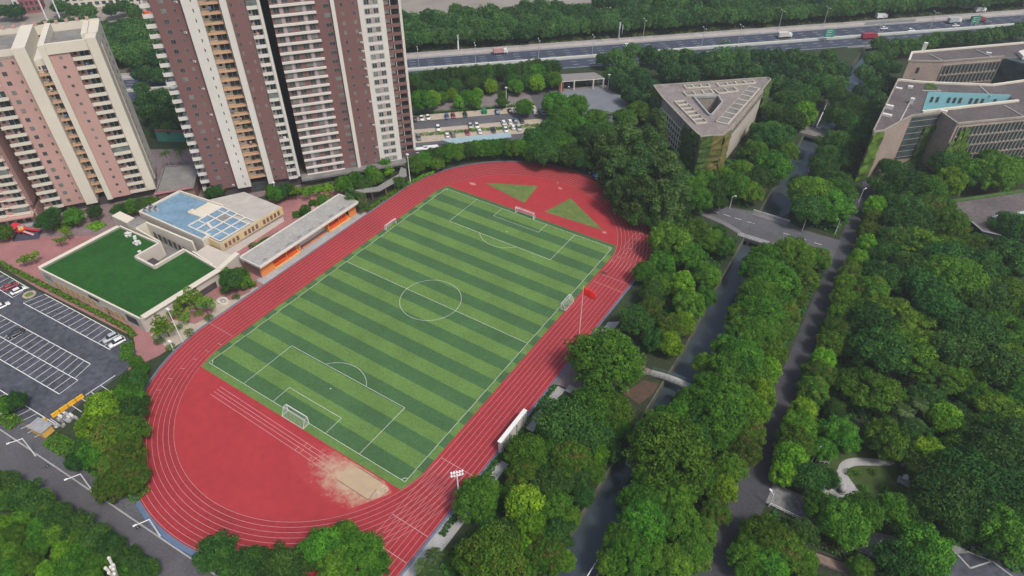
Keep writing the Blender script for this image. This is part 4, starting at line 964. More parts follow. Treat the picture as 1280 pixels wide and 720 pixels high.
UL = [  # crop coordinates resolved to world, paint, label
 ((-79.13, 89.81), CK, 'dark car leftmost in the top row beside the maroon tower'), ((-77.52, 92.26), CW, 'first white car beside the dark car in the top row'), ((-75.79, 94.52), CW, 'second white car from the maroon tower in the top row'),
 ((-69.15, 99.4), CB_, 'blue car left of the maroon one in the top row'), ((-67.39, 101.68), CR_, 'dark maroon car beside the blue car in the top row'), ((-63.63, 105.41), CK, 'black car alone in the middle of the top row'),
 ((-53.33, 115.13), CB_, 'blue car right of the green tarpaulin in the top row'), ((-49.24, 119.25), CK, 'black car beside a white one near the lamp post'), ((-47.14, 121.2), CW, 'white car rightmost in the top row near the lamp post'),
 ((-39.27, 124.25), CW, 'white car standing on the entry road right of the top row'), ((-35.98, 125.8), CS, 'pale car half hidden by trees on the entry road'),
 ((-65.6, 88.56), CW, 'single white car at the left of the middle row'), ((-55.51, 97.94), CS, 'grey car beside a white one in the middle row centre'), ((-53.32, 99.63), CW, 'white car right of the grey one in the middle row centre'),
 ((-45.16, 107.94), CW, 'left one of the white pair ending the middle row'), ((-43.24, 110.01), CW, 'right one of the white pair ending the middle row'), ((-41.88, 112.29), CB_, 'dark blue car right of the white pair in the middle row'), ((-39.57, 113.78), CK, 'dark car rightmost in the middle row under the small tree'),
 ((-67.12, 77.48), CG, 'grey car leftmost in the front row beside the tower'), ((-58.7, 85.77), CW, 'white car left of a grey one in the front row'), ((-56.95, 87.43), CG, 'grey car right of a white one in the front row'),
 ((-53.01, 92.34), CR_, 'dark red car in the middle of the front row'), ((-49.25, 95.83), CW, 'white car right of the dark red one in the front row'), ((-44.87, 99.73), CK, 'dark car above the pale canopy roof in the front row'),
 ((-40.86, 103.13), CW, 'white car at the end of the pale canopy roof'), ((-39.46, 106.58), CW, 'tall white van between white and silver cars in the front row'), ((-36.88, 107.18), CS, 'silver car rightmost in the front row')]
for p, pa, lab in UL:
    car(lab, p, HA+rng.choice([0, math.pi]), pa, 'suv' if rng.random() < .35 else 'car', 'cars parked in the upper car park')
for p, lab in (((-58.33, 68.57), 'white minibus behind the hedge beside the maroon tower'), ((-55.97, 72.02), 'white minibus right of the other one behind the hedge')):
    t = thing('minibus', lab, 'minibus', (*p, .06), HA-math.pi/2, 'white minibuses behind the track hedge'); b = MB(); loft(b, [(-3.2, 1.0, .9, .4, 2.3), (2.4, 1.0, .9, .4, 2.3), (3.1, .95, .8, .4, 1.3)], CW); b.build('body', t)
    b = MB(); b.box(-1.01, 1.01, -3.0, 2.3, 1.3, 1.9, M_cglass); b.build('window_band', t)
    for sx in (-1, 1):
        for y in (-2, 2): b = MB(); b.tube((sx*.75, y, .35), (sx*1.02, y, .35), .35, .35, M_tyre, 10); b.build('wheel', t)
mv = 'vehicles on the motorway'
def mcar(lab, p, paint, kind='car'): return car(lab, (*p, .09), HA-math.pi/2, paint, kind, mv)
mcar('white car on the motorway above the toll yard', (-39.39, 219.44), CW, 'suv'); mcar('white car with a dark roof on the right motorway carriageway', (70.91, 322.74), CW)
mcar('long white car beside the median right of the red truck', (84.29, 327.36), CW, 'suv'); mcar('white car beside the green sign by the median', (104.45, 349.83), CW); mcar('small dark car at the far right end of the motorway', (119.27, 366.99), CG)
def hws(x, y):
    p = Vector((x, y))-HW0; return p.dot(HD), p.dot(HN)
for lab, p, cc, bc, L_ in (('pink and white lorry on the left motorway stretch', (-90.78, 174.19), CW, mat('lorry_pink', (.50, .30, .30), .7), 7.5), ('white box truck right of the motorway lamp row', (27.32, 278.45), CW, mat('box_grey', (.55, .53, .50), .7), 8), ('red truck on the lower carriageway near the canal bridge', (66.78, 301.93), CR_, CR_, 9), ('white and blue truck on the far right of the motorway', (102.94, 355.47), CW, CS, 8), ('red lorry behind the right green road sign', (114.04, 365.12), CR_, CR_, 8)):
    s, n = hws(*p); truck(lab, s, n, 1, cc, bc, L_)

# ------------------------------------------------------------------ parking markings
pm = MB()
def PL(a, b_, w=.13): strip(pm, [a, b_], w, .075, M_white)
r1a, r1b, r1c, r1d = (-99.08, -61.0), (-61.84, -59.03), (-60.91, -64.02), (-100.46, -66.59)
PL(r1a, r1b, .2); PL(r1d, r1c, .2)
for i in range(16): PL(lerp(r1a, r1b, i/15), lerp(r1d, r1c, i/15))
for a, c in (((-124, -62.6), (-106.0, -62.0)), ((-125, -67.5), (-105.6, -67.03))): PL(a, c, .2)
for i in range(8): PL((-106-2.6*i, -62.05-.02*i), (-105.6-2.6*i, -67.03-.03*i))
d1a, d1b = (-125, -74.8), (-60.3, -70.04); d2a, d2b = (-125, -80.2), (-57.5, -75.17); d3a, d3b = (-125, -85.4), (-57.0, -80.4)
PL(d1a, d1b, .2); PL(d2a, d2b, .2); PL(d3a, d3b, .2)
for i in range(27):
    PL(lerp(d1b, d1a, i/26), lerp(d2b, d2a, i/26+.02)); PL(lerp(d2b, d2a, i/26), lerp(d3b, d3a, i/26))
b1, b2 = (-95, -89.7), (-47.5, -86.2); PL(b1, b2, .2)
for i in range(18): q = lerp(b2, b1, i/18); PL(q, (q[0]-1.2, q[1]-5))
PL((-51.0, -77), (-50.9, -68.9), .2)
for i in range(6): PL((-51, -86+2.6*i), (-46.6, -85.8+2.6*i))
struct(pm.build('parking_marking'))
# yellow barrier
M_ybar = M_yellow
for a, c, lab in (((-51.0, -85.6), (-51.0, -77.4), 'long yellow barrier beside the car park exit, longer of the two'), ((-52.6, -90.6), (-51.1, -86.6), 'short yellow barrier between the car park and the street')):
    O = (a[0], a[1], 0); t = thing('yellow_barrier', lab, 'barrier', O, 0, 'yellow barriers of the car park')
    d = Vector(c)-Vector(a); n_ = max(2, int(d.length/2.0))
    for i in range(n_):
        p, q = lerp(a, c, i/n_+.01), lerp(a, c, (i+1)/n_-.01); b = MB(); b.wall(p, q, .75, .05, .35, M_ybar); b.wall(p, q, .5, .35, 1.0, M_ybar); b.wall(p, q, .3, 1.0, 1.1, M_ybar); part(b, 'barrier_block')
O = (-49.3, -88.3, 0); t = thing('guard_booth', 'small guard booth with corrugated pale roof and yellow base by the car park', 'booth', (-48.6, -89.0, 0), .15)
b = MB(); b.box(-2.2, 2.2, -1.3, 1.3, 0, 2.2, M_yw); b.build('wall', t)
b = MB()
for i in range(12): b.box(-2.5+i*.42, -2.2+i*.42, -1.6, 1.6, 2.25+.05*(i % 2), 2.4+.05*(i % 2), M_metal)
b.box(-2.5, 2.5, -1.6, 1.6, 2.2, 2.26, M_metal); b.build('roof', t)
t = thing('material_heap', 'low heap of grey boards and bags beside the guard booth', 'heap', (-47.5, -84.6, 0)); b = MB()
for i in range(26): x, y = rng.uniform(-2, 2), rng.uniform(-2.2, 2.2); w_ = rng.uniform(.3, .9); b.box(x-w_, x+w_, y-.3, y+.3, .05+rng.random()*.3, .3+rng.random()*.6, rng.choice([M_conc, M_metal, M_wht, M_concD]))
b.build('board_pile', t)
# round stone ring bed
t = thing('tree_bed', 'round stone ringed bed at the end of the striped parking row', 'planter', (*(-102.51, -63.66), 0)); b = MB()
for i in range(16): a = 2*math.pi*i/16; b.box(1.5*math.cos(a)-.28, 1.5*math.cos(a)+.28, 1.5*math.sin(a)-.28, 1.5*math.sin(a)+.28, .05, .4, M_beige)
b.build('stone_ring', t); b = MB(); b.sheet(ell(0, 0, 1.35, 1.35, 20), .3, M_grassY); b.build('soil_fill', t)
t = thing('round_fountain', 'small white oval basin on the beige plaza beside the track', 'basin', (*(-51.42, -34.05), 0)); b = MB()
for i in range(20): a = 2*math.pi*i/20; b.box(1.6*math.cos(a)-.26, 1.6*math.cos(a)+.26, 1.1*math.sin(a)-.26, 1.1*math.sin(a)+.26, .04, .55, M_wht)
b.build('rim', t); b = MB(); b.ball((.2, 0, .35), .5, M_metal, 8, 5, .6); b.build('ornament', t)

# ------------------------------------------------------------------ goals
def goal(label, loc, rot, w, h, d):
    t = thing('football_goal', label, 'goal', (*loc, .12), rot, 'goals on the pitch'); r = .10 if w > 5 else .08
    for sx in (-1, 1):
        b = MB(); b.tube((sx*w/2, 0, 0), (sx*w/2, 0, h), r, r, M_steelw, 8); b.build('goal_post', t)
        b = MB(); b.tube((sx*w/2, 0, h), (sx*w/2, d*.45, h), .05, .05, M_steelw, 6); b.tube((sx*w/2, d*.45, h), (sx*w/2, d, 0), .05, .05, M_steelw, 6); b.tube((sx*w/2, 0, .04), (sx*w/2, d, .04), .05, .05, M_steelw, 6); b.build('side_frame', t)
    b = MB(); b.tube((-w/2, 0, h), (w/2, 0, h), r, r, M_steelw, 8); b.build('crossbar', t)
    b = MB(); b.tube((-w/2, d, .04), (w/2, d, .04), .05, .05, M_steelw, 6); b.tube((-w/2, d*.45, h), (w/2, d*.45, h), .04, .04, M_steelw, 6); b.build('rear_bar', t)
    b = MB(); M_net = mat('net', (.55, .56, .55), .8); k = 0; st = .45
    nx = int(w/st)
    for i in range(nx+1):
        x = -w/2+w*i/nx; b.tube((x, d*.45, h), (x, d, .04), .018, .018, M_net, 3, False); b.tube((x, 0, h), (x, d*.45, h), .018, .018, M_net, 3, False)
    for j in range(1, 6):
        f = j/6; b.tube((-w/2, d*.45+d*.55*f, h*(1-f)), (w/2, d*.45+d*.55*f, h*(1-f)), .018, .018, M_net, 3, False)
        for sx in (-1, 1):
            b.tube((sx*w/2, 0, h*(1-f)), (sx*w/2, d*.45+d*.55*f, h*(1-f)), .018, .018, M_net, 3, False)
            b.tube((sx*w/2, d*f, h if f < .45 else h*(1-(f-.45)/.55)), (sx*w/2, d*f, 0), .018, .018, M_net, 3, False)
    b.build('net', t)
goal('large white goal on the near goal line in front of the red curve', (0, -52.5), math.pi, 7.32, 2.44, 2.0)
goal('large white goal on the far goal line before the worn grass triangles', (0, 52.5), 0, 7.32, 2.44, 1.6)
goal('small white goal at the left touchline nearest the grandstand', (-34.6, 22.5), R90(90), 5, 2, 1.2)
goal('small white goal at the right touchline beside the red flag', (34.6, 20.0), R90(-90), 5, 2, 1.6)
# ------------------------------------------------------------------ poles, lamps, flag
def lamp(label, loc, h, rot=0, arm=1.6, kind='street_lamp', m_=None, r=.09, group=None, double=False):
    m_ = m_ or M_steelw; t = thing(kind, label, 'street lamp', (*loc, 0), rot, group)
    b = MB(); b.tube((0, 0, 0), (0, 0, h), r*1.3, r*.8, m_, 8); b.build('pole', t)
    for s in ((1, -1) if double else (1,)):
        b = MB(); b.tube((0, 0, h-.05), (s*arm, 0, h+.25), r*.7, r*.6, m_, 6); b.build('arm', t)
        b = MB(); b.box(s*arm-.35, s*arm+.35, -.17, .17, h+.2, h+.36, M_white); b.build('lamp_head', t)
    return t
sl = 'street lamps along the lower left street'
lamp('white street lamp near the yellow barriers, leftmost along the street', (-43.17, -93.91), 6.6, R90(-112), 2.7, r=.14, group=sl)
lamp('middle one of three white street lamps along the street', (-23.66, -92.01), 6.0, R90(-112), 2.7, r=.14, group=sl)
lamp('white street lamp beside the blue track edge, rightmost on the street', (-0.88, -90.62), 6.6, R90(-112), 2.7, r=.14, group=sl)
def pole(label, loc, h, nm='lamp_pole', heads=1):
    t = thing(nm, label, 'pole', (*loc, 0)); b = MB(); b.tube((0, 0, 0), (0, 0, h), .17, .10, M_steelw, 8); b.build('pole', t)
    b = MB(); b.box(-.5, .5, -.3, .3, h, h+.35, M_white); b.build('lamp_head', t); b = MB(); b.box(-.3, .3, -.3, .3, 0, .3, M_conc); b.build('base', t); return t
pole('tall slanting looking white pole on the plaza between track and kindergarten', (-46.85, -51.34), 12, 'floodlight_pole')
pole('short white post on the red paving beside the track bend', (-46.07, -54.71), 3.2, 'post')
pole('tall white pole beside the track at the covered walkway end', (-47.39, 48.13), 12, 'floodlight_pole')
pole('white pole in the garden at the foot of the maroon tower', (-82, 14.5), 6, 'garden_lamp')
pole('tall pale lamp post among the cars of the upper car park', (-53.19, 122.34), 9, 'lamp_pole'); pole('thin lamp post at the edge of the toll yard', (-23.42, 164.35), 7, 'lamp_pole')
t = thing('floodlight_mast', 'white floodlight mast with a cluster of lamps beside the track', 'floodlight', (47.9, -50.6, 0)); b = MB(); b.tube((0, 0, 0), (0, 0, 11.5), .2, .13, M_steelw, 8); b.build('mast', t)
b = MB()
for z in (11.2, 12.3): b.tube((-.85, -.9, z), (.85, .9, z), .07, .07, M_steelw, 6)
fr_ = b.build('lamp_bar', t)
for z in (11.2, 12.3):
    for k in range(5): f = -1+.5*k; b = MB(); b.tube((.8*f, .87*f, z), (.8*f-.22, .87*f+.3, z-.12), .12, .24, M_white, 10); b.build('lamp', t)
# flag
FP = (47.5, 4.0)
t = thing('flagpole', 'thin white flagpole beside the right straight of the track', 'flagpole', (*FP, 0)); b = MB(); b.tube((0, 0, 0), (0, 0, 24), .10, .06, M_steelw, 8); b.build('pole', t); b = MB(); b.ball((0, 0, 24.1), .16, M_yellow); b.build('finial', t); b = MB(); b.box(-.6, .6, -.6, .6, .05, .5, M_conc); b.build('base', t)
b = MB(); N_ = 14; vs = []; M_flag = mat('flag_red', (.75, .02, .02), .7, .02, 1)
for i in range(N_+1):
    for j in range(7):
        u_ = i/N_; vv = j/6; x = u_*3.4; vs.append((x*.85, x*.25+.28*math.sin(u_*7+vv*1.2)*u_, 23.7-vv*2.4-u_*u_*1.2))
b.add(vs, [(i*7+j, (i+1)*7+j, (i+1)*7+j+1, i*7+j+1) for i in range(N_) for j in range(6)], M_flag)
t = thing('red_flag', 'red flag flying from the thin pole over the track', 'flag', (FP[0]+.1, FP[1], 0)); x = b.build('flag_cloth', t, None, True)
mo = x.modifiers.new('thick', 'SOLIDIFY'); mo.thickness = .03
b = MB()
def star(cx, cz, r):
    pts = []; 
    for k in range(10):
        a = math.pi/2+k*math.pi/5; rr = r if k % 2 == 0 else r*.4; pts.append((cx+rr*math.cos(a), cz+rr*math.sin(a)))
    u0 = cx/2.9
    yy = cx*.25+.28*math.sin(u0*7+.4)*u0-.05
    b.add([(px*.85, yy, pz) for px, pz in pts]+[(cx*.85, yy, cz)], [(k, (k+1) % 10, 10) for k in range(10)], M_yellow)
star(.5, 23.1, .3); 
for cx, cz in ((.95, 23.35), (1.1, 23.15), (1.1, 22.9), (.95, 22.7)): star(cx, cz, .1)
b.build('star', x)
# motorway lamps, signs, masts
ml = 'lamps along the motorway median'
hl = [(-111.06, 132.5), (-94.35, 156.21), (-73.76, 181.79), (-51.05, 199.17), (-35.48, 232.25), (-6.81, 240.01), (9.49, 253.04), (24.35, 285.69), (47.04, 302.09), (67.53, 312.76), (88.82, 336.72), (108.95, 357.25), (129.69, 376.83), (-360.43, 65.46)]
hl = sorted(hl, key=lambda p: (Vector(p)-HW0).dot(HD))
for i, p in enumerate(hl[1:]):
    s, n = hws(*p); n = -21.3 if n < -12 else -3
    lamp('tall pale motorway lamp, %s along the median from the maroon tower' % (ordn(i) if i else 'first'), hw(s, n), 10.5, HA+R90(90), 1.8, 'motorway_lamp', M_metal, .14, ml, True)
for p, lab in (((48.78, 285.38), 'green road sign board over the motorway near the red truck'), ((113.04, 352.45), 'green road sign board at the far right of the motorway')):
    t = thing('road_sign', lab, 'road sign', (*p, 0), HA-R90(8), 'green motorway signs'); b = MB(); b.tube((-1.5, 0, 0), (-1.5, 0, 6), .15, .15, M_metal, 6); b.tube((1.5, 0, 0), (1.5, 0, 6), .15, .15, M_metal, 6); b.build('post', t)
    b = MB(); b.box(-2.6, 2.6, -.1, .1, 2.6, 6.8, mat('sign_green', (.015, .26, .17), .6)); x = b.build('board', t); b = MB()
    for z, w_ in ((5.9, 1.9), (4.9, 1.4), (3.7, 1.7)): b.box(-w_, w_*.6, -.13, -.1, z-.12, z+.12, M_white)
    b.build('sign_writing', x)
for p, h, lab in (((-25.08, 299.56), 26, 'tall white mast rising from the wood beyond the motorway'), ((-111.86, 165.81), 8, 'short pale pylon on the motorway shoulder left of the lorry'), ((-47.82, 226.29), 9, 'pale post with a round grey board on the motorway shoulder'), ((-329.61, 69.15), 16, 'left one of two tall masts behind the pink tower roof'), ((-323.11, 73.38), 17, 'right one of two tall masts behind the pink tower roof')):
    t = thing('mast', lab, 'mast', (*p, 0)); b = MB(); b.tube((0, 0, 0), (0, 0, h), .45, .3, M_steelw, 8); b.build('pole', t); b = MB(); b.tube((-.6, 0, h), (.6, 0, h+.5), .15, .15, M_steelw, 6); b.build('top_bracket', t)
    if 'round' in lab: b = MB(); b.tube((1.5, 0, 6), (1.7, .1, 6), 2.6, 2.6, M_metal, 16); b.build('round_board', t)
for p, h, lab, rr in (((58.51, 96.31), 5, 'white lamp post at the left end of the road bridge', 30), ((83.79, 95.78), 5.5, 'white lamp post at the right end of the road bridge', 30), ((93.44, 100.92), 5.5, 'lamp post under the big tree at the road junction', 200), ((104.77, -14.03), 4.5, 'white lamp with railings beside the pale cross road', 150), ((109.75, 2.76), 5, 'thin white lamp post between tree and shrubs by the campus road', 60), ((125.68, -13.65), 4, 'thin white lamp post beside the pale road near the boardwalk', 60), ((52.12, 173.59), 6, 'lamp post beside the sharp corner of the triangular building', 20), ((58.78, 200.95), 6, 'lamp post in the trees left of the moored boat', 20), ((96.12, 125.01), 5.5, 'slanting lamp post at the upper campus road edge', 60)):
    lamp(lab, p, h, R90(rr), 1.0, r=.10)
# white railing by the canal lower end
for a, c, lab, m_ in (((78.9, -52), (79.4, -34), 'thin white railing on the canal edge at the bottom of the picture', M_white), ((104.6, -13.9), (111.5, -13.9), 'white railing along the pale cross road', M_white), ((110.5, 3.2), (113.2, 4.4), 'short white railing beside the trees in the park', M_white)):
    O = (a[0], a[1], 0); t = thing('railing', lab, 'railing', O); n_ = max(3, int((Vector(c)-Vector(a)).length/1.5)); b = MB()
    for i in range(n_+1): q = lerp(a, c, i/n_); b.box(q[0]-.06, q[0]+.06, q[1]-.06, q[1]+.06, 0.2, 1.2, m_)
    part(b, 'post'); b = MB(); b.wall(a, c, .08, 1.15, 1.25, m_); b.wall(a, c, .06, .6, .67, m_); part(b, 'rail')
# white screen wall beside the track
O = (47.6, -28, 0); t = thing('screen_wall', 'tall white screen panel standing on the right edge of the track', 'screen', O)
b = MB(); b.box(47.35, 48.1, -34.5, -23.4, .3, 4.4, M_wht); part(b, 'panel')
b = MB(); b.box(47.2, 48.25, -34.7, -23.2, 4.4, 4.6, M_white); part(b, 'top_cap')
for y in (-34, -31, -28, -25, -23.9): b = MB(); b.box(48.1, 48.5, y-.12, y+.12, 0, 4.3, M_metal); part(b, 'buttress')
# blue parasol, persons
M_skin = mat('skin', (.42, .26, .18), .7)
def skin_obj(nm, pts, edges, rad, m_, parent, lv=1):
    me = bpy.data.meshes.new(nm); me.from_pydata(pts, edges, []); me.update(); o = bpy.data.objects.new(nm, me); COL.objects.link(o)
    sk = o.modifiers.new('s', 'SKIN'); 
    if not me.skin_vertices: me.attributes.new('skin', 'FLOAT', 'POINT') if False else None
    bpy.context.view_layer.objects.active = o
    if not me.skin_vertices:
        with bpy.context.temp_override(object=o, active_object=o): bpy.ops.mesh.customdata_skin_add()
    for v, r in zip(me.skin_vertices[0].data, rad): v.radius = (r, r)
    me.skin_vertices[0].data[0].use_root = True
    ss = o.modifiers.new('u', 'SUBSURF'); ss.levels = lv; ss.render_levels = lv
    dg = bpy.context.evaluated_depsgraph_get(); ev = o.evaluated_get(dg); m2 = bpy.data.meshes.new_from_object(ev); m2.name = nm
    o.modifiers.clear(); o.data = m2; m2.materials.clear(); m2.materials.append(m_); o.parent = parent
    for p in m2.polygons: p.use_smooth = True
    return o
def person(label, loc, rot, shirt, trousers, hair, stride=.25, z=.1):
    t = thing('person', label, 'person', (*loc, z), rot)
    s = stride
    J = [(0, 0, .95), (0, 0, 1.15), (0, .01, 1.40), (0, .02, 1.52), (0, .03, 1.66), (0, .03, 1.72),
         (.19, 0, 1.40), (.25, -s*.5, 1.15), (.24, -s*.2, .92), (.24, -s*.05, .82), (-.19, 0, 1.40), (-.25, s*.5, 1.15), (-.24, s*.9, .98), (-.24, s*1.1, .90),
         (.10, 0, .90), (.11, s*.8, .50), (.11, s*.7, .09), (.11, s*.7+.16, .04), (-.10, 0, .90), (-.11, -s*.3, .50), (-.11, -s*1.1, .14), (-.11, -s*1.1+.14, .05)]
    E_ = [(0, 1), (1, 2), (2, 3), (3, 4), (4, 5), (2, 6), (6, 7), (7, 8), (8, 9), (2, 10), (10, 11), (11, 12), (12, 13), (0, 14), (14, 15), (15, 16), (16, 17), (0, 18), (18, 19), (19, 20), (20, 21)]
    Rr = [.14, .13, .15, .055, .10, .085, .06, .045, .035, .04, .06, .045, .035, .04, .085, .06, .04, .045, .085, .06, .04, .045]
    skin_obj('body', J, E_, Rr, M_skin, t)
    skin_obj('shirt', [J[0], J[1], J[2], J[6], J[7], J[10], J[11]], [(0, 1), (1, 2), (2, 3), (3, 4), (2, 5), (5, 6)], [.16, .15, .17, .075, .065, .075, .065], shirt, t)
    skin_obj('trousers', [J[0], J[14], J[15], lerp(J[15], J[16], .8), J[18], J[19], lerp(J[19], J[20], .8)], [(0, 1), (1, 2), (2, 3), (0, 4), (4, 5), (5, 6)], [.15, .10, .075, .06, .10, .075, .06], trousers, t)
    b = MB(); b.ball((0, .0, 1.75), .115, hair, 10, 6, .85); b.build('hair', t, None, True)
    b = MB()
    for sx in (-.035, .035): b.ball((sx, .125, 1.69), .013, M_black, 6, 4)
    b.box(-.03, .03, .12, .135, 1.615, 1.625, M_redD); b.ball((0, .138, 1.66), .017, M_skin, 6, 4); b.build('face', t)
    return t
M_hair = mat('dark_hair', (.02, .016, .014), .6)
person('person in a yellow top walking beside the blue parasol', (6.2, 89.65), 1.2, mat('shirt_yellow', (.72, .60, .18), .8), mat('trousers_cream', (.5, .45, .35), .8), M_hair)
person('runner in dark clothes on the inner lane, left of the two', (37.48, 38.42), 2.6, mat('shirt_black', (.02, .018, .02), .8), MATS['shirt_black'], M_hair, .4)
person('runner in a pale top and dark shorts on the inner lane, right of the two', (38.42, 38.93), 2.7, mat('shirt_rose', (.55, .30, .33), .8), MATS['shirt_black'], M_hair, .4)
t = thing('blue_parasol', 'blue and turquoise parasol at the tree shaded edge of the far track bend', 'parasol', (*(9.94, 87.89), 0)); b = MB(); vs = [(0, 0, 3.2)]; f = []
cols = [mat('parasol_blue', (.02, .10, .35), .6), mat('parasol_turquoise', (.15, .42, .50), .6)]
for i in range(8): a = 2*math.pi*i/8; vs.append((1.7*math.cos(a), 1.7*math.sin(a), 2.35))
for i in range(8): b.add([vs[0], vs[1+i], vs[1+(i+1) % 8]], [(0, 1, 2)], cols[0 if i < 6 else 1]); 
x = b.build('canopy', t); mo = x.modifiers.new('t', 'SOLIDIFY'); mo.thickness = .03
b = MB(); b.tube((0, 0, 0), (0, 0, 3.2), .04, .04, M_steelw, 6); b.build('pole', t); b = MB(); b.box(-.6, .6, -.4, .4, .7, .78, M_wht); b.build('table', t)
# playground
t = thing('playground_slide', 'red and yellow playground climbing frame with slides on the dark mat', 'climbing frame', (*(-137.12, -47.88), 0), .5)
M_pr = mat('play_red', (.62, .03, .05), .5); M_py = mat('play_yellow', (.75, .50, .12), .5)
for x in (-1.6, 0, 1.6):
    for y in (-1, 1): b = MB(); b.tube((x, y, 0), (x, y, 3.2), .09, .09, M_pr, 6); b.build('post', t)
b = MB(); b.box(-1.8, 1.8, -1.2, 1.2, 1.3, 1.45, M_pr); b.build('platform', t)
b = MB(); b.add([(-2, -1.4, 3.0), (.2, -1.4, 3.0), (.2, 1.4, 3.0), (-2, 1.4, 3.0), (-.9, 0, 4.3)], [(0, 1, 4), (1, 2, 4), (2, 3, 4), (3, 0, 4), (3, 2, 1, 0)], M_pr); b.build('roof', t)
b = MB(); b.ball((.9, -.2, 2.0), .9, M_py, 10, 6, .8); b.build('dome', t)
for (x0, y0), (x1, y1), m_ in (((1.7, .6), (5.6, 1.4), M_pr), ((1.6, -.7), (5.0, -1.0), mat('play_pink', (.65, .35, .38), .5)), ((-1.7, -1), (-2.0, -3.8), M_pr)):
    b = MB(); b.wall((x0, y0), (x1, y1), .1, 0, .01, m_) if False else None
    p, q = Vector((x0, y0, 1.4)), Vector((x1, y1, .25)); d = (q-p); sd = Vector((-d.y, d.x, 0)).normalized()*.35
    b.add([p-sd, q-sd, q+sd, p+sd, p-sd+Vector((0, 0, .3)), q-sd+Vector((0, 0, .3)), q+sd+Vector((0, 0, .3)), p+sd+Vector((0, 0, .3))], [(0, 1, 2, 3), (0, 4, 5, 1), (3, 2, 6, 7)], m_); b.build('slide', t)
sheet('playground_mat', [(-134.8, -52.2), (-141.5, -47.0), (-133.2, -42.8), (-128.8, -46.5)], .08, mat('dark_mat', (.05, .06, .09), .9))
# boat
t = thing('moored_boat', 'small pale sailing boat with lowered white mast moored in the canal', 'boat', (*(68.99, 180.61), -2.6), R90(-20))
b = MB(); secs = []; vs = []; n_ = 9
for i in range(n_):
    u_ = i/(n_-1); y = -3.2+6.4*u_; w_ = 1.25*math.sin(math.pi*min(1, .25+u_*.75))**.7 if u_ < 1 else .02; vs += [(-w_, y, .75), (-w_*.6, y, 0), (w_*.6, y, 0), (w_, y, .75)]
b.add(vs, [(i*4+k, (i+1)*4+k, (i+1)*4+k+1, i*4+k+1) for i in range(n_-1) for k in range(3)]+[(0, 1, 2, 3)], M_wht); b.build('hull', t)
b = MB(); b.add([v for i in range(n_) for v in ((vs[i*4][0]*.92, vs[i*4][1], .62), (vs[i*4+3][0]*.92, vs[i*4][1], .62))], [(i*2, i*2+1, i*2+3, i*2+2) for i in range(n_-1)], mat('deck_grey', (.28, .30, .30), .8)); b.build('deck', t)
b = MB(); b.box(-.6, .6, -1.2, 1.0, .62, 1.2, M_wht); b.build('cabin', t)
a0, a1 = (68.3, 182.26), (67.89, 200.99); loc = t.location
m = MB(); m.tube((a0[0], a0[1], -1.8), (a1[0], a1[1], 5.5), .22, .12, M_steelw, 8); tag(m.build('leaning_spar'), 'long white spar leaning from the boat towards the canal crossing', 'spar')
# park statues
t = thing('park_statue', 'white stone statue on a pale plinth in the park lawn', 'statue', (*(128.56, 8.57), 0)); b = MB(); b.box(-1.3, 1.3, -1, 1, 0, .5, M_conc); b.box(-.9, .9, -.6, .6, .5, .9, M_conc); b.build('plinth', t)
skin_obj('figure', [(0, 0, 1.0), (0, 0, 1.7), (.05, .05, 2.4), (.05, .1, 2.8), (.6, .1, 2.2), (-.5, .1, 2.0), (.5, .3, 1.1)], [(0, 1), (1, 2), (2, 3), (2, 4), (2, 5), (0, 6)], [.7, .55, .4, .3, .18, .2, .4], M_wht, t)
t = thing('stone_globe', 'round pale stone globe on the widened end of the park path', 'sculpture', (*(117.27, -1.67), 0)); b = MB(); b.tube((0, 0, .05), (0, 0, .5), 1.0, .8, M_concD, 12); b.build('plinth', t); b = MB(); b.ball((0, 0, 1.3), .9, M_conc, 14, 9); b.build('globe', t, None, True)
t = thing('standing_stone', 'grey upright stone behind the white statue in the park', 'sculpture', (*(127.67, 13.32), 0)); b = MB(); b.tube((0, 0, 0), (.2, 0, 1.8), .5, .25, M_conc, 7); b.build('stone', t)
# canopies
O = (-52, 92, 0); t = thing('pale_canopy', 'long pale blue canopy roof in front of the upper car park', 'canopy', O); M_pb = mat('pale_blue_roof', (.30, .42, .46), .6, .08, .2)
b = MB(); b.prism([(-55.42, 77.05), (-35.14, 97.54), (-32.3, 94.54), (-48.69, 77.11)], 3.0, 3.25, M_pb); part(b, 'roof')
for f in (0.03, .25, .5, .75, .97):
    q = lerp((-49.0, 77.52), (-32.62, 94.59), f); b = MB(); b.box(q[0]-.1, q[0]+.1, q[1]-.1, q[1]+.1, 0, 3, M_metal); part(b, 'post')
O = (-35, 158, 0); t = thing('gate_canopy', 'white canopy over the gate of the toll yard below the motorway', 'canopy', O)
P = [(-41.74, 149.74), (-25.57, 164.82), (-33.05, 168.44), (-46.0, 157.18)]; b = MB(); b.prism(P, 4.5, 4.85, M_wht, mat('canopy_top', (.22, .205, .20), .9, .1, .2)); part(b, 'roof')
for f in (.05, .33, .75, .97): q = lerp(P[0], P[1], f); b = MB(); b.box(q[0]-.25, q[0]+.25, q[1]-.25, q[1]+.25, 0, 4.5, M_wht); part(b, 'column')
b = MB(); q, q2 = P[0], lerp(P[0], P[1], .1); b.wall(q, q2, .4, 0, 4.5, mat('brick_panel', (.22, .08, .05), .9)); part(b, 'brick_panel')
car('dark blue car waiting under the gate canopy', (-40.59, 156.47), HA, CB_, 'suv', 'cars at the gate canopy'); car('black car parked under the right half of the gate canopy', (-32.75, 164.32), HA+1.2, CK, 'suv', 'cars at the gate canopy'); car('grey car at the far right column of the gate canopy', (-29.33, 169.33), HA+1.3, CG, 'suv', 'cars at the gate canopy')
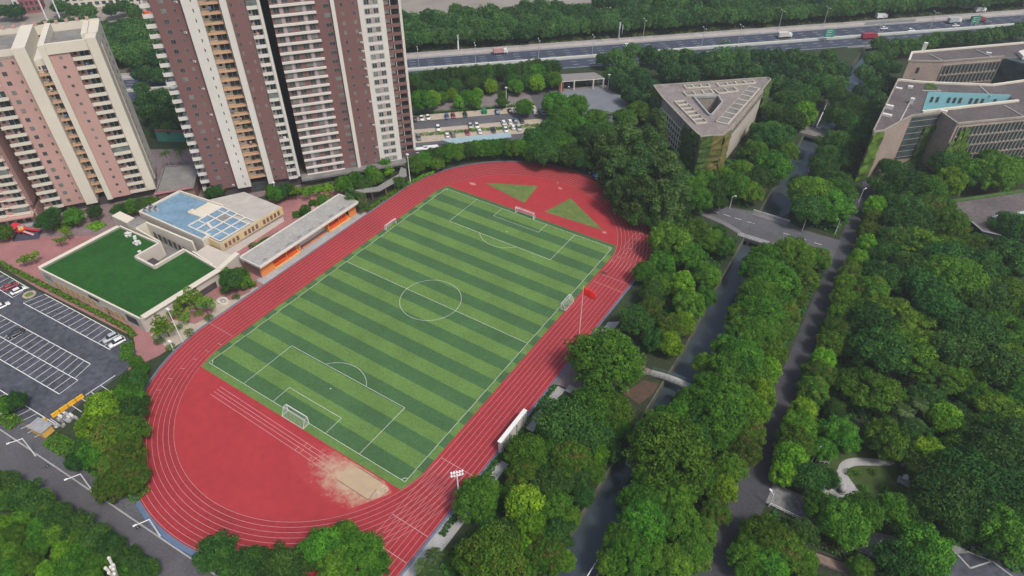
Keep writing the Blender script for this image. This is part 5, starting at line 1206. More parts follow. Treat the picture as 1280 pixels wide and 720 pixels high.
# distant buildings at the top edge
def farblock(lab, p, w_, d_, h, rot, m_, rows, cols):
    t = thing('distant_building', lab, 'building', (*p, 0), rot); b = MB(); b.box(-w_/2, w_/2, 0, d_, 0, h, m_); b.build('wall', t); b = MB(); b.box(-w_/2-.3, w_/2+.3, -.3, d_+.3, h, h+.8, M_wht); b.build('roof', t)
    for r in range(rows):
        b = MB()
        for c in range(cols): x = -w_/2+w_*(c+.5)/cols; z = 1+(h-1.5)*r/rows; b.box(x-w_/cols*.3, x+w_/cols*.3, -.08, 0, z+.5, z+(h-1.5)/rows*.75, M_glass)
        b.build('window_row', t)
farblock('distant cream apartment block at the top edge left of the tall tower', (-338.24, 106.11), 46, 14, 24, HA+.12, M_cream, 7, 12)
farblock('distant dark red building at the top left edge', (-361.48, 76.75), 10, 14, 28, HA+.2, mat('far_red', (.30, .10, .11), .85), 8, 4)
farblock('distant white building beside the dark red one', (-367.08, 73.1), 5, 14, 28, HA+.2, M_wht, 8, 2)
farblock('distant pale building far beyond the wood at the top', (-174.41, 239.23), 90, 12, 9, HA, M_wht, 2, 26)
m = MB(); m.box(-6, 6, -1.3, 1.3, 0, 2.6, mat('container_orange', (.68, .12, .05), .7)); o = m.build('shipping_container'); o.location = (*(-302.16, 108.38), 0); o.rotation_euler = (0, 0, HA+.1); tag(o, 'bright orange container beyond the motorway left of the tall tower', 'container')
for i, (p, lab) in enumerate((((66.18, 340.89), 'white cement truck parked beside the motorway shoulder'), ((106.57, 387.88), 'white site truck near the earth heap at the top right'), ((113.63, 385.4), 'pale site van near the earth heap at the top right'))):
    s, n = hws(*p); truck(lab, s, n, 1, CW, MATS['box_grey'] if i else CW, 7)
# low structure behind right guard rails
t = thing('white_plume_sculpture', 'white branching metal ornament rising above the trees at the lower left', 'ornament', (*(5.03, -101.35), 0)); 
for k, (dx, dy, h) in enumerate(((-1.0, .9, 12.0), (-.2, .2, 10.6), (.45, .6, 11.4), (.9, .2, 11.0), (1.4, -.2, 10.4), (-1.3, -.4, 10.0), (.2, -.6, 10.2), (1.7, -.7, 9.6))):
    b = MB(); b.tube((dx*.15, dy*.15, 7), (dx, dy, h-.6), .16, .28, M_wht, 7); b.ball((dx, dy, h-.4), .34, M_wht, 8, 5, 1.2); b.build('branch', t)
b = MB(); b.tube((0, 0, 0), (0, 0, 8.2), .4, .3, M_wht, 8); b.build('stem', t)
# green tarpaulin
t = thing('green_bin', 'green covered bin between parked cars in the top row', 'bin', (*(-58.01, 112.1), 0), HA); b = MB(); b.box(-1, 1, -1.4, 1.4, 0, 1.3, mat('bin_green', (.02, .20, .09), .7)); b.build('body', t); b = MB(); b.add([(-1.1, -1.5, 1.3), (1.1, -1.5, 1.3), (1.1, 1.5, 1.3), (-1.1, 1.5, 1.3), (0, -1.5, 1.8), (0, 1.5, 1.8)], [(0, 1, 4), (1, 2, 5, 4), (2, 3, 5), (3, 0, 4, 5), (3, 2, 1, 0)], MATS['bin_green']); b.build('lid', t)
# ------------------------------------------------------------------ trees
NR = np.random.RandomState(11)
leafmat('leaf_green', (.034, .118, .013), (.125, .295, .026))
leafmat('leaf_dark', (.024, .084, .019), (.080, .200, .034))
leafmat('leaf_umbrella', (.036, .110, .010), (.138, .275, .024))
leafmat('leaf_tall', (.036, .092, .025), (.110, .215, .046))
leafmat('leaf_bright', (.068, .190, .010), (.215, .410, .026))
leafmat('leaf_rust', (.036, .115, .012), (.128, .270, .024), (.17, .150, .038), .9)
leafmat('leaf_palm', (.035, .085, .022), (.100, .175, .050))
def leaves(centers, radii, sq, n, leaf, tilt=.55, env=None, dn=.25):
    """leaf quads spread over the shells of many clumps; returns verts (N*4,3) and tint (N*4)"""
    V = []; T = []
    C_ = np.array(centers); R_ = np.array(radii)
    for i in range(len(C_)):
        k = max(8, int(n*(R_[i]/R_.mean())**2))
        d = NR.normal(size=(k, 3)); d /= np.linalg.norm(d, axis=1)[:, None]
        d = d[d[:, 2] > -dn-.2*NR.rand(len(d))]
        rr = R_[i]*(1-.22*NR.rand(len(d))**2)+leaf*.22*NR.normal(size=len(d)); P = C_[i]+d*rr[:, None]*np.array([1, 1, sq])
        keep = np.ones(len(P), bool)
        for j in range(len(C_)):
            if j != i: keep &= (((P-C_[j])/np.array([1, 1, sq]))**2).sum(1) > (R_[j]*.78)**2
        P = P[keep]; d = d[keep]
        if len(P) == 0: continue
        nrm = d+np.array([0, 0, .35])+tilt*NR.normal(size=d.shape); nrm /= np.linalg.norm(nrm, axis=1)[:, None]
        a = np.cross(nrm, NR.normal(size=nrm.shape)); a /= np.linalg.norm(a, axis=1)[:, None]; b = np.cross(nrm, a)
        s = (leaf*(.6+.7*NR.rand(len(P))))[:, None]/2; e = (.55+.4*NR.rand(len(P)))[:, None]
        q = np.stack([P-a*s, P-b*s*e+nrm*s*.25, P+a*s, P+b*s*e+nrm*s*.25], 1)
        V.append(q.reshape(-1, 3)); ti = np.clip(.5+.22*NR.normal()+.20*NR.normal(size=len(P)), 0, 1); T.append(np.repeat(ti, 4))
    return np.concatenate(V), np.concatenate(T)
def leafmesh(name, V, T, m_):
    n = len(V); me = bpy.data.meshes.new(name); me.vertices.add(n); me.vertices.foreach_set('co', V.astype(np.float32).ravel())
    me.loops.add(n); me.loops.foreach_set('vertex_index', np.arange(n, dtype=np.int32)); me.polygons.add(n//4)
    me.polygons.foreach_set('loop_start', np.arange(0, n, 4, dtype=np.int32)); me.polygons.foreach_set('loop_total', np.full(n//4, 4, np.int32))
    at_ = me.attributes.new('tint', 'FLOAT', 'POINT'); at_.data.foreach_set('value', T.astype(np.float32)); me.materials.append(m_); me.update(calc_edges=True); return me
def trunkmesh(name, H, r, tips, m_, hb=.35):
    b = MB(); p0 = Vector((0, 0, 0)); p1 = Vector((.1, .05, H*hb)); b.tube(p0, p1, r*1.25, r*.8, m_, 8)
    for t in tips:
        t = Vector(t); mid = p1.lerp(t, .5)+Vector((0, 0, H*.04)); b.tube(p1, mid, r*.55, r*.33, m_, 6); b.tube(mid, t, r*.33, r*.08, m_, 5)
    me = bpy.data.meshes.new(name); me.from_pydata(b.v, [], b.f); me.materials.append(m_); me.update(); return me
def dome(R, H, n, rl, flat=.5, jit=.12, base=.35):
    """clump centres on an uneven dome of radius R whose crown spans base*H..H"""
    c = []; rr = []; h = H*(1-base)
    asym = NR.uniform(.8, 1.15, 6)
    for i in range(n):
        f = (i+.5)/n; ph = i*2.39996+NR.uniform(-.3, .3); zz = 1-f*1.35; rad = math.sqrt(max(0, 1-min(1, zz*zz)))
        k = asym[int((ph % 6.283)/1.0472) % 6]; rad *= k; r_ = rl*R*NR.uniform(.72, 1.28)
        s = 1+jit*NR.normal()
        c.append(((R-r_*.8)*rad*math.cos(ph)*s, (R-r_*.8)*rad*math.sin(ph)*s, H*base+h*.42+(h*.58-r_*.7)*zz*s)); rr.append(r_)
    c.append((0, 0, H*base+h*.40)); rr.append(R*.55)
    return c, rr
PROTO = {}
def proto(kind, var, R, H, c, rr, sq, n, leaf, m_, trunk_r, bark, nm, trunk=True, tilt=.55, dn=.25):
    V, T = leaves(c, rr, sq, n, leaf, tilt, dn=dn)
    if kind not in 'SH':
        V2, T2 = leaves([(a*.90, b_*.90, z*.97-.15) for a, b_, z in c], [r*.80 for r in rr], sq, int(n*.30), leaf*1.9, .35, dn=.9)
        V = np.concatenate([V, V2]); T = np.concatenate([T, T2])
    cm = leafmesh('crown', V, T, m_); tips = [c[i] for i in range(0, len(c)-1, max(1, len(c)//7))]
    tm = trunkmesh('trunk', H, trunk_r, tips, bark)
    PROTO.setdefault(kind, []).append((R, H, cm, tm, nm))
for v in range(3):
    c, rr = dome(6, 10.5, 70, .225, base=.2); proto('A', v, 6, 9.8, c, rr, .85, 200, .46, MATS['leaf_green'], .28, M_bark, 'broadleaf_tree')
    c, rr = dome(6, 10, 52, .25, jit=.15); proto('B', v, 6, 10, c, rr, .9, 210, .48, MATS['leaf_dark'], .28, M_bark, 'broadleaf_tree', tilt=.8)
    c, rr = dome(6, 10.5, 72, .215, jit=.09, base=.2); proto('F', v, 6, 9.8, c, rr, .85, 200, .44, MATS['leaf_rust'], .28, M_bark, 'broadleaf_tree', tilt=.65)
    c, rr = dome(4, 7.6, 54, .22, jit=.06, base=.15); proto('E', v, 4, 7, c, rr, .9, 140, .36, MATS['leaf_bright'], .2, M_bark, 'bright_broadleaf_tree')  # bright yellow-green broadleaf, species unidentified
    # big canopy of many fine clumps
    c, rr = dome(9, 13.5, 170, .13, jit=.07, base=.22); proto('G', v, 9, 12, c, rr, .8, 120, .46, MATS['leaf_green'], .45, M_bark, 'big_broadleaf_tree')  # large-canopied broadleaf, no particular species
    # umbrella crown: flat tiers of elongated clumps
    c = []; rr = []
    for i in range(70):
        ph = NR.uniform(0, 6.283); q = math.sqrt(NR.rand()); c.append((9*q*math.cos(ph)*1.05, 9*q*math.sin(ph)*.9, 9.6-3.0*q*q+NR.uniform(-.7, .5))); rr.append(NR.uniform(.9, 1.9))
    proto('C', v, 9, 11, c, rr, .38, 110, .55, MATS['leaf_umbrella'], .4, M_bark, 'umbrella_tree', tilt=.4, dn=.1)
    c = []; rr = []
    for i in range(46):
        z = NR.uniform(.22, 1); ph = NR.uniform(0, 6.283); w_ = 4.2*(math.sin(min(1, (1.06-z)*2.2)*1.57))*NR.uniform(.35, 1); c.append((w_*math.cos(ph), w_*math.sin(ph), 15*z)); rr.append(NR.uniform(.8, 1.5))
    proto('D', v, 4.5, 15.5, c, rr, 1.0, 110, .48, MATS['leaf_tall'], .25, M_barkL, 'eucalyptus_tree', tilt=.9)
    c = []; rr = []
    for i in range(12): ph = NR.uniform(0, 6.283); q = NR.uniform(.1, 1); c.append((1.9*q*math.cos(ph), 1.9*q*math.sin(ph), NR.uniform(2.4, 4.6))); rr.append(NR.uniform(.45, .85))
    proto('S', v, 2.3, 5, c, rr, .9, 110, .34, MATS['leaf_bright'], .10, M_bark, 'young_tree', tilt=.8)
    c, rr = dome(1.0, 1.3, 12, .4, base=.05); proto('H', v, 1, 1.3, c, rr, .8, 60, .22, MATS['leaf_green'], .06, M_bark, 'shrub')
def frond_mesh(H, R, n, tip):
    V = []; T = []
    for i in range(n):
        ph = i*2.39996; el = NR.uniform(-.2, 1.1); L_ = R*NR.uniform(.85, 1.1); ti = NR.rand()
        for s in range(9):
            f0 = s/9; x0 = L_*f0*math.cos(el*.6); z0 = H+L_*(f0*math.sin(el)-.75*f0*f0)
            for sd in (-1, 1):
                w_ = R*.20*math.sin(math.pi*(.15+.8*f0)); x1 = x0+L_*.10
                q = [(x0, 0, z0), (x0+.02, .001*sd, z0+.02), (x1+w_*.5, sd*w_, z0-w_*.45), (x1, sd*w_*.9, z0-w_*.35)]
                q = [(x0, 0, z0), (x0+L_*.075, 0, z0-.02), (x1+w_*.6, sd*w_, z0-w_*.5), (x1+w_*.35, sd*w_, z0-w_*.5)]
                V += [(x*math.cos(ph)-y*math.sin(ph), x*math.sin(ph)+y*math.cos(ph), z) for x, y, z in q]; T += [ti]*4
    return np.array(V), np.array(T)
for v in range(2):
    V, T = frond_mesh(6.2, 2.7, 26, 0); cm = leafmesh('crown', V, T, MATS['leaf_palm']); PROTO.setdefault('P', []).append((2.7, 7, cm, trunkmesh('trunk', 6.2/.35*1.0, .2, [], M_barkL, .35), 'palm_tree'))
NUSED = {}
def tree(kind, x, y, R, H, label, group, parts=True, z=0.0):
    k = NUSED.get(kind, 0); NUSED[kind] = k+1; pr = PROTO[kind][k % len(PROTO[kind])]
    t = thing(pr[4], label, 'shrub' if kind == 'H' else 'tree', (x, y, z), rng.uniform(0, 6.28), group)
    t.scale = (R/pr[0], R/pr[0], H/pr[1])
    for nm, me in (('crown', pr[2]), ('trunk', pr[3])):
        o = bpy.data.objects.new(nm, me); COL.objects.link(o); o.parent = t
    return t
LOOK = {'A': 'leafy green tree', 'B': 'dark green tree', 'F': 'rust tinged green tree', 'E': 'lime green tree', 'G': 'big rounded green tree', 'C': 'flat crowned umbrella tree', 'D': 'tall airy tree', 'S': 'thin young tree', 'H': 'small round shrub', 'P': 'palm tree'}
ZONES = {
 'canalL': ('the road bridge', (62, 84), 'between track and canal', 'trees between the track and the canal'),
 'lowL': ('the footbridge', (68, 8), 'on the lower track side bank', 'trees on the lower bank beside the track'),
 'canalR': ('the road bridge', (80, 84), 'between canal and campus road', 'trees between the canal and the campus road'),
 'grove': ('the blue parasol', (-8, 84), 'in the grove behind the far bend', 'trees in the grove behind the far bend'),
 'bottom': ('the blue track edge', (0, -88), 'along the bottom picture edge', 'trees along the bottom edge of the track'),
 'strt': ('the left picture edge', (-60, -103), 'in the belt below the street', 'trees in the belt below the street'),
 'lawnw': ('the left picture corner', (-60, -112), 'in the bright thicket below the street', 'trees in the bright thicket below the street'),
 'lotc': ('the yellow barrier', (-50, -82), 'in the clump beside the left bend', 'trees in the clump beside the left bend'),
 'road': ('the road junction', (98, 84), 'in the row beyond the campus road', 'trees in the row beyond the campus road'),
 'park': ('the white statue', (128, 9), 'in the park', 'trees in the park'),
 'wood': ('the white statue', (128, 9), 'in the right hand wood', 'trees in the wood at the right'),
 'low': ('the low flat hall', (133, 130), 'in the wood around the hall', 'trees around the low hall'),
 'mid': ('the triangular building', (45, 118), 'in the wood beside it', 'trees beside the triangular building'),
 'hway': ('the toll yard', (-25, 160), 'in the belt below the motorway', 'trees in the belt below the motorway'),
 'hwr': ('the red truck', (70, 300), 'in the belt right of the canal mouth', 'trees in the belt right of the canal mouth'),
 'lotu': ('the pale canopy roof', (-52, 92), 'by the upper car park', 'trees by the upper car park'),
 'hedge': ('the covered walkway', (-48, 46), 'in the hedge row behind the track', 'trees in the hedge row behind the far bend'),
 'plaza': ('the round basin', (-49, -33), 'on the plaza', 'young trees on the plaza by the kindergarten'),
 'estate': ('the red slide', (-135, -47), 'in the tower forecourt', 'trees in the tower forecourt'),
 'garden': ('the grandstand', (-55, 23), 'in the garden below the maroon tower', 'trees in the garden below the maroon tower'),
 'west': ('the teal wall', (-144, 25), 'in the wood between the towers', 'trees in the wood between the towers'),
 'far': ('the pink lorry', (-80, 190), 'in the front row beyond the motorway', 'trees in the front row beyond the motorway'),
}
def haswall(x, y):
    return False
